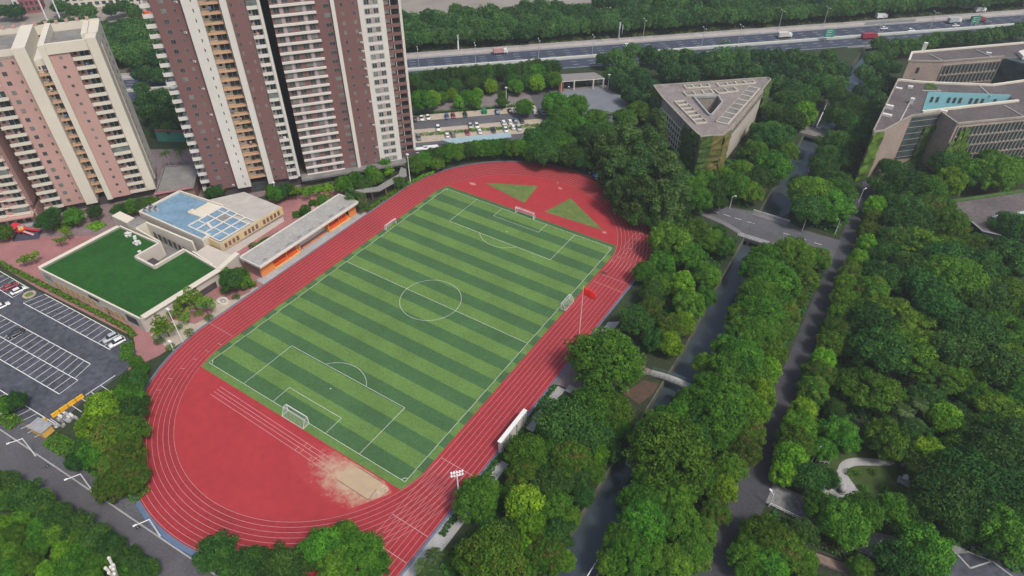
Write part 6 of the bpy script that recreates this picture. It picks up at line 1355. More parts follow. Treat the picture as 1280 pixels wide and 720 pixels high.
TREES = {'grove':[('D',20.4,80.7,6.2,19),('D',25.8,88.9,6.28,19),('D',35.2,88.3,6.17,19),('D',43.8,82.8,4.51,15.0),('D',34.7,69.4,5.85,19),('D',43.8,69.8,5.2,17.1),('D',25.9,71.2,4.51,15.0),('D',16.4,81.3,3.17,11.0),('A',49.2,86.9,4.87,8.8),('D',12.2,90.6,5.81,18.9),('D',13.6,104.8,6.02,19),('D',24.6,102.2,5.87,19),('D',6.3,92.7,5.26,17.3),('D',27.0,79.7,5.51,18.0),('D',35.4,94.5,4.73,15.7),('A',45.2,94.5,4.39,8.1),('A',34.7,68.1,4.16,7.7),('B',40.5,68.1,3.82,7.6),('B',45.7,78.2,4.19,8.2),('D',18.9,119.1,5.5,18.0),('B',-3.9,106.4,5.59,10.4),('B',-1.7,89.2,5.34,10.0),('A',-9.2,93.2,6.14,10.7),('B',-11.5,85.0,6.03,11.1),('A',-10.7,112.3,5.03,9.0),('A',-8.5,122.2,5.13,9.2),('A',1.3,128.5,5.13,9.2),('B',0.7,114.9,4.97,9.4),('A',3.8,138.9,5.23,9.3),('B',-18.1,101.1,5.64,10.5),('A',-18.4,112.5,6.52,11.3),('A',-21.9,129.4,5.31,9.5),('A',-29.2,124.8,6.06,10.6),('B',-21.2,95.1,4.9,9.3),('A',-16.4,85.9,4.42,8.1),('B',3.6,91.1,4.33,8.4)],'canalL':[('A',51.0,57.6,6.53,11.3),('A',55.3,67.9,5.03,9.1),('A',60.9,67.6,4.16,7.7),('B',61.6,75.6,2.56,5.6),('A',49.9,41.6,3.66,7.0),('A',52.4,48.4,3.99,7.5),('A',56.6,39.3,3.59,6.9),('E',61.6,41.2,4.07,8.4),('A',66.9,49.7,4.14,7.7),('A',69.4,40.7,3.26,6.4),('A',66.9,34.3,4.42,8.1),('B',57.1,19.2,4.76,9.1),('F',65.7,23.2,3.8,7.2),('E',68.4,16.7,3.46,7.4),('G',58.3,-1.7,9.14,13.4),('F',58.3,27.9,3.44,6.7),('A',58.7,55.1,4.81,8.7),('B',49.8,68.3,3.97,7.9),('A',65.9,66.6,3.56,6.8),('E',68.5,26.2,3.34,7.2),('B',64.1,16.2,3.26,6.7),('A',56.8,66.2,3.34,6.5),('B',55.5,34.0,3.53,7.1)],'lowL':[('B',57.5,-23.1,6.25,11.5),('A',61.5,-16.1,5.54,9.8),('F',65.8,-13.2,4.71,8.6),('E',68.5,-24.8,2.65,6.0),('F',63.8,-29.9,4.42,8.1),('G',52.0,-49.5,5.33,8.4),('A',55.1,-33.9,4.85,8.8),('F',57.1,-38.9,3.94,7.4),('E',61.6,-46.1,4.5,9.2),('E',65.0,-48.7,3.68,7.8),('F',62.3,-59.7,5.94,10.4),('B',61.4,-52.4,2.94,6.2),('B',63.7,-39.3,4.24,8.3),('F',66.8,-42.3,3.78,7.2),('F',70.5,-52.6,3.91,7.4),('B',69.8,-47.3,3.3,6.8),('F',68.2,-54.9,2.5,5.2),('P',52.1,-64.5,2.06,6),('P',51.9,-67.7,2.18,6),('B',64.3,-22.6,4.54,8.8),('B',67.3,-33.5,3.15,6.5),('A',58.1,-28.3,3.71,7.1),('B',66.8,-18.2,2.95,6.2),('P',53.5,-66.9,1.88,5),('H',53.9,-60.0,0.99,1.3),('H',53.9,-62.0,0.98,1.3),('H',55.6,-63.3,0.97,1.3),('H',52.0,-61.1,0.82,1.1),('H',55.8,-61.4,0.97,1.3),('A',69.1,-15.2,2.97,5.9),('B',70.6,-22.4,2.87,6.1),('A',69.2,-29.5,2.79,5.7),('B',70.2,-35.9,2.52,5.5),('A',69.9,-41.8,2.64,5.5),('A',64.8,-28.9,3.24,6.4),('B',64.3,-7.5,2.22,5.0),('A',64.3,-35.3,3.15,6.2),('A',73.9,-50.5,2.33,5.0),('E',66.4,-53.6,2.52,5.8),('A',57.4,-44.2,2.71,5.6),('B',58.9,-35.0,2.8,6.0)],'canalR':[('G',85.7,69.7,7.12,10.8),('F',92.3,76.1,4.01,7.5),('G',80.5,64.5,6.31,9.7),('G',84.5,54.8,7.55,11.3),('F',91.4,64.6,3.87,7.3),('G',83.0,46.6,6.41,9.8),('A',77.7,60.5,4.71,8.6),('F',90.3,54.5,3.76,7.1),('F',91.2,46.4,3.41,6.6),('F',91.9,39.0,3.55,6.8),('G',85.4,40.2,6.24,9.6),('G',85.4,30.6,6.03,9.3),('A',88.7,36.1,4.24,7.9),('F',92.2,29.1,3.43,6.6),('E',93.0,21.8,3.33,7.2),('G',86.1,19.6,6.23,9.6),('A',84.5,13.8,5.24,9.4),('A',90.8,17.5,3.95,7.4),('E',94.2,12.4,3.83,8.0),('E',94.4,5.8,3.73,7.8),('A',90.3,7.5,4.22,7.8),('G',86.9,0.4,7.38,11.1),('F',95.1,-0.3,3.64,7.0),('F',95.7,-5.8,3.55,6.8),('A',90.6,-4.6,3.62,6.9),('G',82.3,-18.3,9.52,13.9),('F',94.6,-12.5,3.46,6.7),('E',95.1,-18.6,3.18,6.9),('F',95.9,-24.1,3.1,6.1),('F',95.2,-29.8,2.85,5.8),('A',90.9,-18.6,3.78,7.2),('G',84.5,-35.8,5.32,8.4),('A',90.0,-31.8,4.27,7.9),('G',84.8,-43.9,4.78,7.7),('F',95.1,-35.9,3.45,6.7),('A',93.1,-39.9,3.74,7.1),('G',86.6,-26.1,4.44,7.3),('A',89.4,-41.1,3.43,6.6),('B',84.8,-7.5,4.02,7.9),('A',79.4,1.7,2.98,6.0),('A',79.8,37.6,3.63,6.9),('A',81.1,24.7,3.46,6.7),('A',78.4,15.3,3.14,6.2),('A',81.8,8.9,3.48,6.7),('G',81.3,0.5,4.62,7.5),('A',79.8,-4.7,3.72,7.1),('A',81.4,-25.0,4.15,7.7),('G',81.2,-30.8,4.42,7.2),('A',81.6,-41.2,3.51,6.8),('A',82.4,-46.4,3.08,6.1),('A',77.0,-7.9,3.7,7.1),('B',85.4,-22.6,4.14,8.1),('A',84.5,-31.7,3.28,6.4)],'road':[('E',101.6,117.2,3.71,7.8),('F',102.2,109.3,3.63,6.9),('F',102.7,100.9,3.54,6.8),('E',103.2,92.3,3.44,7.4),('B',107.2,93.0,2.9,6.1),('E',103.0,82.1,3.59,7.6),('F',102.9,75.3,3.52,6.8),('E',102.6,67.0,3.67,7.7),('F',103.3,60.5,3.59,6.9),('E',103.7,53.0,3.49,7.4),('F',104.1,46.7,3.65,7.0),('F',104.5,40.4,3.56,6.8),('E',104.3,33.2,3.25,7.0),('F',104.1,26.9,3.81,7.2),('F',104.6,21.0,3.72,7.1),('E',104.3,12.8,3.41,7.3),('E',104.7,6.7,4.09,8.4),('F',105.0,1.9,4.2,7.8),('E',105.0,-3.5,3.91,8.2),('E',105.2,-7.2,3.13,6.8),('G',105.8,-24.4,4.74,7.7),('F',110.2,-26.0,3.98,7.5),('G',104.8,-31.5,3.95,6.6),('B',112.3,-18.9,2.74,5.9),('A',113.4,-25.5,3.3,6.5),('A',108.6,-31.3,3.9,7.4),('A',103.7,-27.4,2.71,5.6)],'park':[('B',109.8,-5.7,3.86,7.7),('B',110.2,18.3,2.57,5.6),('A',112.9,9.9,4.29,7.9),('A',110.8,4.6,2.83,5.7),('A',122.2,14.1,4.85,8.8),('B',125.1,13.9,3.23,6.7),('C',117.1,26.9,7.28,9.9),('C',111.9,28.5,4.84,7.1),('P',124.3,22.6,2.63,8.3),('P',121.7,25.1,2.3,7.5),('P',126.9,20.2,2.59,8.2),('P',126.9,27.5,2.48,7.9),('E',132.8,27.8,3.96,8.2),('E',131.2,15.1,3.77,7.9),('E',138.2,48.2,2.91,6.4),('A',139.5,40.4,3.89,7.3),('A',121.6,-8.8,4.4,8.1),('A',118.4,-14.1,5.05,9.1),('A',114.4,-11.7,3.71,7.1),('A',126.3,-4.0,3.71,7.1),('B',131.1,-0.4,3.72,7.4),('A',133.3,-11.4,5.23,9.3),('B',129.6,-16.1,4.15,8.1),('H',117.7,4.2,0.91,1.2),('H',119.3,4.8,0.91,1.2),('H',121.3,1.5,1.07,1.4),('H',122.3,7.2,0.91,1.2),('H',125.0,3.9,1.07,1.4),('H',116.0,0.6,0.9,1.2),('A',134.0,20.4,2.44,5.2),('A',123.9,-19.7,2.27,4.9),('B',113.8,-2.8,2.33,5.2)],'wood':[('B',134.5,2.4,6.26,11.5),('B',138.3,10.8,6.43,11.8),('B',141.2,19.7,6.25,11.5),('B',145.7,26.9,5.97,11.1),('B',145.6,14.2,6.02,11.1),('A',146.5,1.6,5.34,9.5),('B',141.5,4.1,4.76,9.1),('B',138.4,-0.4,3.64,7.3),('C',134.2,44.0,5.3,7.6),('C',128.9,41.7,5.75,8.1),('C',143.9,35.8,6.63,9.1),('B',141.7,51.6,6.22,11.5),('C',116.0,98.3,8.24,11.0),('C',125.8,103.0,6.59,9.1),('B',124.6,91.8,6.9,12.5),('B',111.5,75.8,5.2,9.8),('B',117.3,83.2,5.78,10.8),('G',127.8,81.5,8.66,12.8),('B',122.4,75.2,6.57,12.0),('F',109.4,67.2,5.09,9.1),('C',115.2,59.1,7.75,10.4),('C',123.0,57.3,7.1,9.7),('C',121.4,46.5,7.75,10.4),('B',111.6,53.2,5.77,10.7),('B',115.9,41.5,6.37,11.7),('B',127.8,65.0,6.27,11.5),('C',139.9,89.5,7.14,9.7),('B',136.4,78.2,6.44,11.8),('C',140.9,70.2,7.6,10.2),('A',145.3,80.4,4.92,8.9),('B',134.8,60.0,6.97,12.7),('C',142.4,58.4,6.82,9.3),('B',132.2,51.9,5.92,11.0),('C',146.4,67.8,4.7,6.9),('B',127.1,20.1,3.7,7.4),('B',135.2,30.9,3.78,7.6),('B',131.1,9.9,3.51,7.1),('A',142.6,29.7,4.5,8.3),('B',111.5,40.5,4.16,8.2),('B',108.4,51.6,3.88,7.7),('B',128.8,32.6,3.87,7.7),('A',137.0,21.1,4.02,7.5),('B',149.2,9.5,4.05,8.0),('A',147.4,47.0,4.77,8.6),('B',136.9,25.8,2.88,6.1),('B',148.6,24.3,4.33,8.4),('C',133.2,111.9,5.58,7.9),('B',110.8,98.1,5.04,9.6),('B',106.3,80.8,3.23,6.7),('B',110.2,88.8,4.36,8.5)],'low':[('B',108.2,132.2,6.79,12.4),('E',120.8,144.4,5.63,11.1),('A',115.3,133.7,6.14,10.7),('G',134.4,157.5,8.84,13.0),('A',128.2,155.8,6.37,11.1),('B',105.3,130.0,4.96,9.4),('B',100.9,132.0,4.41,8.5),('F',117.0,120.8,5.91,10.4),('B',110.6,118.3,5.93,11.0),('A',119.9,124.8,5.36,9.5),('F',124.0,116.6,5.76,10.1),('B',110.8,107.5,5.74,10.7),('B',141.9,125.0,5.7,10.6),('C',137.7,105.9,7.55,10.2),('B',142.4,103.3,6.9,12.5),('B',133.5,93.1,6.8,12.4),('A',123.3,157.0,5.17,9.3),('A',140.3,168.9,5.82,10.2),('B',116.0,110.8,5.18,9.8),('A',119.5,167.7,5.35,9.5),('B',103.4,123.7,3.68,7.4),('B',117.6,159.5,5.25,9.9),('B',101.1,147.9,3.94,7.8),('A',131.4,173.8,4.67,8.5)],'mid':[('G',81.8,107.7,7.87,11.7),('A',88.0,115.4,6.13,10.7),('A',89.5,104.3,6.51,11.3),('B',83.0,99.3,5.91,11.0),('B',77.7,113.9,4.98,9.5),('B',87.4,125.9,4.44,8.6),('A',55.8,131.4,5.08,9.1),('B',58.4,143.8,6.92,12.6),('B',59.7,162.2,6.5,11.9),('E',63.2,171.3,5.88,11.5),('A',64.8,122.1,6.49,11.2),('A',56.1,114.1,4.86,8.8),('E',51.6,107.3,3.85,8.0),('B',63.0,110.2,5.37,10.1),('A',57.5,102.2,5.62,9.9),('B',80.9,152.2,6.15,11.3),('B',80.7,132.2,5.2,9.8),('B',77.4,176.3,6.54,12.0),('B',79.0,191.3,6.01,11.1),('B',84.0,171.4,5.7,10.6),('B',61.7,209.0,5.61,10.5),('B',70.1,199.6,5.44,10.2),('B',53.7,182.3,6.11,11.3),('B',51.8,169.2,5.22,9.8),('B',52.9,99.1,4.38,8.5),('A',46.1,101.5,4.47,8.2),('B',54.5,90.8,3.67,7.4),('A',62.8,102.8,4.35,8.0),('B',80.5,143.8,4.7,9.0),('B',59.7,192.8,5.44,10.2),('B',51.9,149.7,4.28,8.4),('A',65.8,139.9,4.09,7.6),('B',84.7,144.3,4.01,7.9),('B',85.1,183.8,4.41,8.6),('B',87.3,164.7,4.2,8.2),('B',85.4,152.1,4.09,8.0)],'hway':[('A',-20.8,179.2,5.48,9.7),('B',-31.4,187.7,5.21,9.8),('B',-27.8,198.6,5.3,10.0),('B',-18.3,198.6,5.24,9.9),('A',-12.4,174.6,4.96,8.9),('B',-9.8,201.7,5.21,9.8),('A',-2.4,186.6,5.84,10.3),('B',-2.2,206.6,5.21,9.8),('B',6.5,207.5,5.16,9.8),('A',6.1,189.9,4.99,9.0),('B',13.1,214.2,5.19,9.8),('A',15.3,200.3,5.04,9.1),('B',20.3,220.1,5.2,9.8),('E',22.7,204.6,4.61,9.3),('B',27.9,225.0,5.2,9.8),('A',30.5,206.8,5.42,9.6),('B',34.9,230.7,5.21,9.8),('A',37.3,212.3,5.01,9.0),('B',42.5,234.4,5.2,9.8),('A',44.8,216.1,5.42,9.6),('B',50.4,233.6,5.14,9.7),('B',58.6,227.5,5.03,9.5),('B',53.2,211.9,5.31,10.0),('A',45.3,201.4,4.85,8.8),('B',56.2,247.1,4.37,8.5),('A',-16.6,164.4,4.88,8.8),('B',-3.6,165.7,4.81,9.2),('A',-7.0,154.2,4.72,8.6),('B',1.4,149.3,4.61,8.9),('B',-36.3,184.8,3.92,7.8),('A',65.2,231.6,4.61,8.4),('B',67.8,216.2,4.45,8.6),('B',51.2,199.3,4.79,9.2),('E',-25.4,171.4,3.76,7.9)],'hwr':[('B',74.6,279.4,4.55,8.8),('A',80.5,267.4,4.85,8.8),('B',83.1,278.3,4.93,9.4),('B',88.9,284.6,4.96,9.4),('B',94.5,293.5,5.01,9.5),('A',98.7,304.0,4.62,8.4),('B',105.1,305.7,5.06,9.6),('B',111.2,313.8,4.64,8.9),('B',117.2,317.8,4.64,8.9),('A',122.9,327.9,4.7,8.5),('B',129.1,333.8,4.71,9.0),('B',134.6,343.1,4.76,9.1),('B',75.9,255.0,4.76,9.1),('B',75.9,235.5,4.58,8.8),('B',80.4,246.2,4.65,8.9),('B',82.4,224.6,4.84,9.2),('A',79.4,214.2,4.37,8.0),('B',85.6,206.8,4.64,8.9),('B',85.0,193.4,4.14,8.1),('B',90.0,192.2,4.09,8.1),('B',90.5,175.6,3.94,7.8),('B',85.2,250.6,4.24,8.3),('B',87.5,230.1,4.06,8.0)],'lotu':[('A',-80.4,97.1,5.38,9.6),('E',-78.9,102.4,3.89,8.1),('E',-76.5,113.1,2.78,6.2),('A',-67.5,113.0,3.92,7.4),('E',-66.8,119.4,2.78,6.2),('E',-66.2,128.9,3.24,7.0),('A',-57.0,125.6,2.39,5.1),('A',-56.4,135.3,3.64,7.0),('E',-41.4,120.3,3.07,6.7),('A',-78.9,108.5,2.77,5.6),('E',-69.6,108.7,2.73,6.1),('E',-62.8,113.1,2.73,6.1),('B',-53.5,119.6,2.34,5.3),('B',-98.5,114.7,4.1,8.1),('B',-95.5,119.9,4.13,8.1),('B',-91.9,124.4,4.14,8.1),('B',-88.3,129.0,4.16,8.2),('B',-84.1,132.8,4.17,8.2),('B',-79.8,136.7,4.18,8.2),('B',-75.6,140.6,4.19,8.2),('B',-71.3,144.5,4.2,8.2),('A',-54.6,151.6,4.59,8.4),('B',-67.0,148.4,4.21,8.2),('B',-62.2,151.5,4.63,8.9),('B',-58.9,157.0,4.66,9.0),('B',-52.1,159.1,5.06,9.6),('B',-91.0,111.2,3.63,7.3),('B',-85.4,115.9,3.64,7.3),('B',-80.3,121.3,3.65,7.3),('B',-75.1,126.8,3.67,7.4),('B',-69.9,132.3,3.68,7.4),('B',-61.5,139.9,3.7,7.4),('E',-48.9,142.0,4.06,8.4),('A',-45.2,149.0,4.51,8.3),('B',-54.9,142.0,4.09,8.0)],'hedge':[('A',-49.7,54.8,3.66,7.0),('A',-49.1,58.8,3.69,7.0),('B',-47.5,62.2,3.71,7.4),('A',-45.7,65.3,3.73,7.1),('A',-44.3,69.2,3.76,7.1),('A',-41.5,71.0,3.76,7.1),('B',-39.1,73.6,3.77,7.5),('A',-36.9,77.0,3.79,7.2),('A',-34.0,78.8,3.79,7.2),('A',-31.5,81.2,3.79,7.2),('B',-28.7,83.3,3.79,7.6),('A',-25.6,84.3,3.79,7.2),('A',-24.5,87.2,3.46,6.7),('A',-41.0,117.8,3.81,7.2),('A',-43.9,60.5,2.68,5.5)],'plaza':[('S',-51.8,-51.9,3.53,7.4),('S',-52.5,-53.9,2.86,6.0),('S',-53.5,-41.2,3.67,7.7),('S',-50.2,-40.0,2.98,6.3),('S',-51.9,-45.6,2.04,4.3),('S',-56.6,-45.0,2.29,4.8),('S',-56.5,-46.6,1.6,3.4),('H',-51.5,-54.9,1.32,1.7),('H',-46.8,-54.8,1.31,1.7),('H',-52.0,-48.5,1.13,1.5),('H',-47.7,-48.3,1.34,1.7),('H',-52.1,-41.7,1.39,1.8),('H',-47.9,-41.4,1.38,1.8),('H',-53.8,-31.1,1.2,1.6),('H',-48.9,-30.9,1.19,1.5),('B',-51.9,-28.8,3.41,7.0),('A',-52.6,-25.6,2.66,5.5),('A',-57.8,-26.9,2.15,4.7),('A',-50.0,-26.4,2.12,4.7)],'estate':[('B',-129.1,-41.3,3.53,7.1),('B',-132.6,-38.1,2.7,5.8),('A',-125.0,-35.1,3.27,6.4),('B',-122.6,-29.4,2.41,5.4),('S',-116.2,-54.3,2.27,4.8),('S',-117.2,-56.9,2.01,4.2),('S',-119.0,-41.3,2.11,4.4),('S',-117.8,-44.7,2.08,4.4),('A',-136.3,-52.4,2.61,5.4),('A',-114.7,-20.4,2.74,5.6),('B',-111.8,-18.2,3.05,6.4),('A',-110.7,-15.4,2.76,5.6),('B',-116.6,-23.8,2.43,5.4),('B',-98.1,1.0,2.82,6.0),('A',-99.3,4.2,2.54,5.3),('S',-101.8,0.7,2.01,4.2)],'garden':[('A',-79.1,12.3,2.82,5.7),('B',-77.4,15.7,2.83,6.0),('A',-82.8,13.6,2.22,4.8),('S',-74.7,16.9,2.58,5.4),('S',-70.4,19.7,2.58,5.4),('S',-68.8,22.7,2.3,4.8),('A',-63.0,29.9,3.19,6.3),('A',-61.2,34.3,3.22,6.3),('B',-56.2,33.8,2.55,5.6),('D',-53.0,23.9,3.07,9),('D',-49.6,24.1,2.75,8),('A',-56.6,39.9,2.92,5.9),('S',-55.7,46.4,2.4,5.0),('A',-61.0,49.4,2.68,5.5),('A',-63.8,11.7,1.83,4.2),('A',-63.7,15.3,1.85,4.3),('A',-63.6,19.1,1.87,4.3),('S',-59.5,21.2,2.26,4.7),('B',-48.0,42.4,2.25,5.1),('S',-64.9,24.5,2.58,5.4),('A',-60.9,42.5,2.63,5.4)],'west':[('B',-247.7,68.7,5.42,10.2),('B',-247.4,75.4,5.49,10.3),('B',-237.3,75.3,5.42,10.2),('B',-227.1,57.1,5.17,9.8),('B',-223.2,63.2,5.2,9.8),('B',-213.0,62.7,5.13,9.7),('B',-209.3,49.3,4.97,9.5),('B',-203.1,52.3,4.14,8.1),('A',-268.4,79.6,4.73,8.6),('B',-182.5,32.9,4.63,8.9),('B',-180.2,37.3,4.66,9.0),('B',-171.6,37.1,4.6,8.9),('B',-169.4,25.8,4.47,8.7),('A',-163.7,27.5,4.46,8.2),('A',-158.9,30.6,4.46,8.2),('B',-153.9,22.8,3.26,6.7),('B',-159.4,20.2,2.91,6.2),('P',-130.3,5.4,2.71,9),('P',-127.4,9.5,2.73,9),('B',-265.7,73.3,4.66,9.0),('B',-199.3,41.0,3.23,6.7)],'lotc':[('B',-40.5,-68.7,3.33,6.8),('A',-36.8,-73.5,3.89,7.3),('E',-36.2,-78.8,4.62,9.4),('B',-32.2,-75.0,3.61,7.3),('E',-34.7,-83.4,3.71,7.8),('F',-28.7,-82.5,4.47,8.2),('F',-26.3,-78.9,3.7,7.1),('F',-21.0,-83.7,3.97,7.5),('A',-28.5,-86.8,3.41,6.6),('F',-15.2,-86.3,3.86,7.3),('F',-17.1,-90.0,3.26,6.4),('B',-30.6,-90.0,2.39,5.3),('A',-47.5,-63.8,1.85,4.3),('A',-31.6,-79.3,3.34,6.5),('F',-22.2,-86.4,3.16,6.2),('A',-34.7,-71.8,2.61,5.4),('B',-32.8,-86.3,2.45,5.4),('B',-60.0,-88.1,2.39,5.3),('A',-61.6,-90.3,2.17,4.7),('A',-44.4,-64.3,1.61,3.9)],'bottom':[('B',15.5,-87.7,3.85,7.7),('B',21.8,-85.6,3.47,7.1),('B',28.2,-82.6,3.79,7.6),('A',32.6,-75.5,4.22,7.8),('A',33.4,-70.1,2.9,5.8),('G',39.2,-72.3,4.55,7.4),('A',36.9,-76.2,3.81,7.2),('B',30.6,-78.9,2.8,6.0),('B',22.7,-82.4,1.77,4.3),('A',43.1,-71.7,2.79,5.7),('B',20.2,-88.0,2.77,5.9)],'strt':[('B',-37.1,-102.0,3.08,6.4),('B',-31.3,-101.3,3.04,6.4),('B',-25.7,-100.6,3.0,6.3),('B',-20.0,-100.0,2.95,6.2),('B',-14.3,-99.4,2.91,6.2),('B',-9.1,-98.7,2.88,6.1),('B',-4.0,-98.3,2.84,6.0),('B',1.1,-97.8,2.8,6.0),('B',6.1,-97.4,2.59,5.6),('F',-34.3,-101.9,2.3,4.9),('F',-23.0,-100.5,2.24,4.9),('F',-11.9,-99.3,2.18,4.8),('F',-1.5,-98.2,2.12,4.7)],'lawnw':[('A',-33.1,-103.8,2.46,5.2),('A',-26.4,-103.9,2.41,5.1),('A',-21.2,-103.4,2.38,5.1),('A',-16.7,-102.6,2.36,5.0),('A',-23.2,-106.9,2.53,5.3),('A',-21.2,-110.1,2.48,5.2),('A',-17.6,-106.1,2.5,5.3),('E',-11.6,-104.0,2.3,5.4),('A',-9.2,-101.0,2.32,5.0),('A',-15.1,-108.9,2.45,5.2),('E',-10.5,-107.7,2.08,5.0),('A',-7.2,-105.0,2.44,5.2),('A',-4.0,-101.3,2.28,4.9),('E',-12.2,-100.5,1.99,4.9),('A',-2.3,-99.0,2.29,4.9),('A',2.3,-99.2,2.26,4.9),('E',-28.0,-107.2,2.2,5.2),('A',-25.3,-109.5,2.16,4.7),('A',-16.5,-111.7,2.26,4.9),('B',-20.7,-101.3,2.21,5.0),('B',-6.5,-98.4,2.15,4.9),('A',-2.8,-103.3,2.08,4.6),('B',5.1,-98.1,2.08,4.8)],'far':[('B',-134.4,149.1,4.95,9.4),('B',-129.9,153.3,4.96,9.4),('A',-126.9,159.6,5.34,9.5),('B',-122.0,163.6,4.89,9.3),('B',-116.7,166.9,4.84,9.2),('A',-113.2,172.9,5.42,9.6),('A',-108.0,176.5,4.96,8.9),('B',-103.1,180.7,5.47,10.3),('A',-98.0,184.6,5.25,9.4),('B',-94.3,190.6,4.88,9.3),('B',-87.7,192.2,5.56,10.4),('A',-85.2,200.3,5.03,9.1),('A',-79.7,203.8,5.58,9.9),('A',-75.4,209.2,5.17,9.2),('B',-70.3,213.4,4.93,9.4),('B',-66.2,219.7,4.85,9.3),('B',-60.7,223.2,5.08,9.6),('B',-55.5,227.2,5.14,9.7),('A',-50.4,231.8,5.22,9.3),('B',-45.9,237.5,5.12,9.7),('B',-41.1,242.6,5.18,9.8),('B',-36.5,248.6,4.99,9.5),('B',-29.8,249.3,5.6,10.5),('B',-25.2,255.4,5.21,9.8),('B',-20.7,261.9,4.96,9.4),('B',-15.3,265.9,5.85,10.9),('A',-11.3,274.8,5.0,9.0),('B',-5.2,276.7,5.72,10.7),('B',-0.1,282.1,5.59,10.4),('A',5.4,286.9,5.18,9.3),('B',11.2,289.8,5.36,10.1),('A',15.9,297.9,5.03,9.1),('B',22.1,298.9,5.77,10.7),('B',26.9,306.8,5.13,9.7),('A',32.0,313.3,5.28,9.4),('B',38.0,316.0,5.22,9.9),('B',43.3,322.1,5.12,9.7),('B',49.1,324.6,6.07,11.2),('B',54.2,331.9,5.88,10.9),('B',59.3,340.3,5.63,10.5),('B',65.2,344.7,5.19,9.8),('B',71.2,346.3,6.03,11.2),('A',76.4,357.2,5.23,9.3),('B',82.4,359.7,5.4,10.1),('B',87.7,368.5,5.37,10.1),('B',93.5,372.7,5.82,10.8),('A',99.6,375.9,6.16,10.7),('B',105.2,382.5,6.03,11.1),('B',111.4,386.9,5.47,10.3),('A',116.9,395.2,6.27,10.9),('B',122.9,398.7,6.13,11.3),('B',128.9,406.4,5.88,10.9),('B',135.0,412.7,5.63,10.5),('B',-359.8,61.4,4.57,8.8),('B',-353.8,65.0,4.57,8.8),('B',-339.7,83.0,4.64,8.9),('B',-325.8,83.0,4.57,8.8),('B',-318.9,87.6,4.57,8.8),('B',-309.6,96.6,4.59,8.8),('B',-308.6,103.5,4.64,8.9),('B',-297.0,102.5,4.57,8.8)]}
FAR = {z_: TREES[z_] for z_ in ('far', 'hwr', 'hway', 'west')}
for z_ in ('far', 'hwr', 'hway'): TREES.pop(z_)
TREES['west'] = [e for e in TREES['west'] if e[0] == 'P']
for zn, lst in TREES.items():
    lm, lp, where, grp = ZONES[zn]
    byk = {}
    for e in lst: byk.setdefault((e[0] == 'H'), []).append(e)
    for hh, l2 in byk.items():
        l2.sort(key=lambda e: (e[1]-lp[0])**2+(e[2]-lp[1])**2)
        for i, (k, x, y, R, H) in enumerate(l2):
            lab = LOOK[k]+' '+('nearest ' if i == 0 else ordn(i)+' nearest ')+lm+' '+where
            tree(k, x, y, R, H, lab, grp if not hh else grp.replace('trees', 'shrubs').replace('young ', ''))
# far wood that reads as one mass: low-cost crowns merged into one object
def wood(name, pts, label, m_, R=(4.5, 7), Hh=(6, 12), keep=.35, grow=1.6):
    Vs = []; Ts = []
    src = [PROTO['B'][0], PROTO['A'][1], PROTO['B'][2]]
    for k, (x, y, *rh) in enumerate(pts):
        pr = src[k % 3]; me = pr[2]; n = len(me.vertices); co = np.empty(n*3, np.float32); me.vertices.foreach_get('co', co); co = co.reshape(-1, 4, 3)
        tt = np.empty(n, np.float32); me.attributes['tint'].data.foreach_get('value', tt); tt = tt.reshape(-1, 4)
        sel = NR.rand(len(co)) < keep; co = co[sel]; tt = tt[sel]
        ctr = co.mean(1, keepdims=True); co = ctr+(co-ctr)*grow
        r_ = (rh[0] if rh else NR.uniform(*R))/pr[0]; h_ = (rh[1] if rh else NR.uniform(*Hh))/pr[1]; a = NR.uniform(0, 6.28); ca, sa = math.cos(a), math.sin(a)
        P = np.stack([(co[..., 0]*ca-co[..., 1]*sa)*r_+x, (co[..., 0]*sa+co[..., 1]*ca)*r_+y, co[..., 2]*h_], -1)
        Vs.append(P.reshape(-1, 3)); Ts.append(np.clip(tt.ravel()+NR.uniform(-.35, .35), 0, 1))
    o = bpy.data.objects.new(name, leafmesh(name, np.concatenate(Vs), np.concatenate(Ts), m_)); COL.objects.link(o); stuff(o); tag(o, label, 'wood'); return o
def scatter(s0, s1, n0, n1, sp, seed, skip=None):
    r = random.Random(seed); out = []; s = s0; row = 0
    n = n0
    while n < n1:
        s = s0+(row % 2)*sp/2
        while s < s1:
            q = hw(s+r.uniform(-.3, .3)*sp, n+r.uniform(-.3, .3)*sp)
            if not (skip and skip(*q)): out.append(q)
            s += sp
        n += sp*.85; row += 1
    return out
leafmat('leaf_farwood', (.022, .072, .022), (.110, .220, .050))
wood('distant_wood', scatter(-30, 150, 12, 47, 8.5, 3)+scatter(150, 430, 12, 72, 9, 9)+scatter(-190, -30, 12, 60, 8, 5)+[e[1:] for z_ in ('far', 'hwr', 'hway', 'west') for e in FAR.get(z_, []) if e[0] != 'P'], 'dense green wood and tree belts along the motorway', MATS['leaf_farwood'])
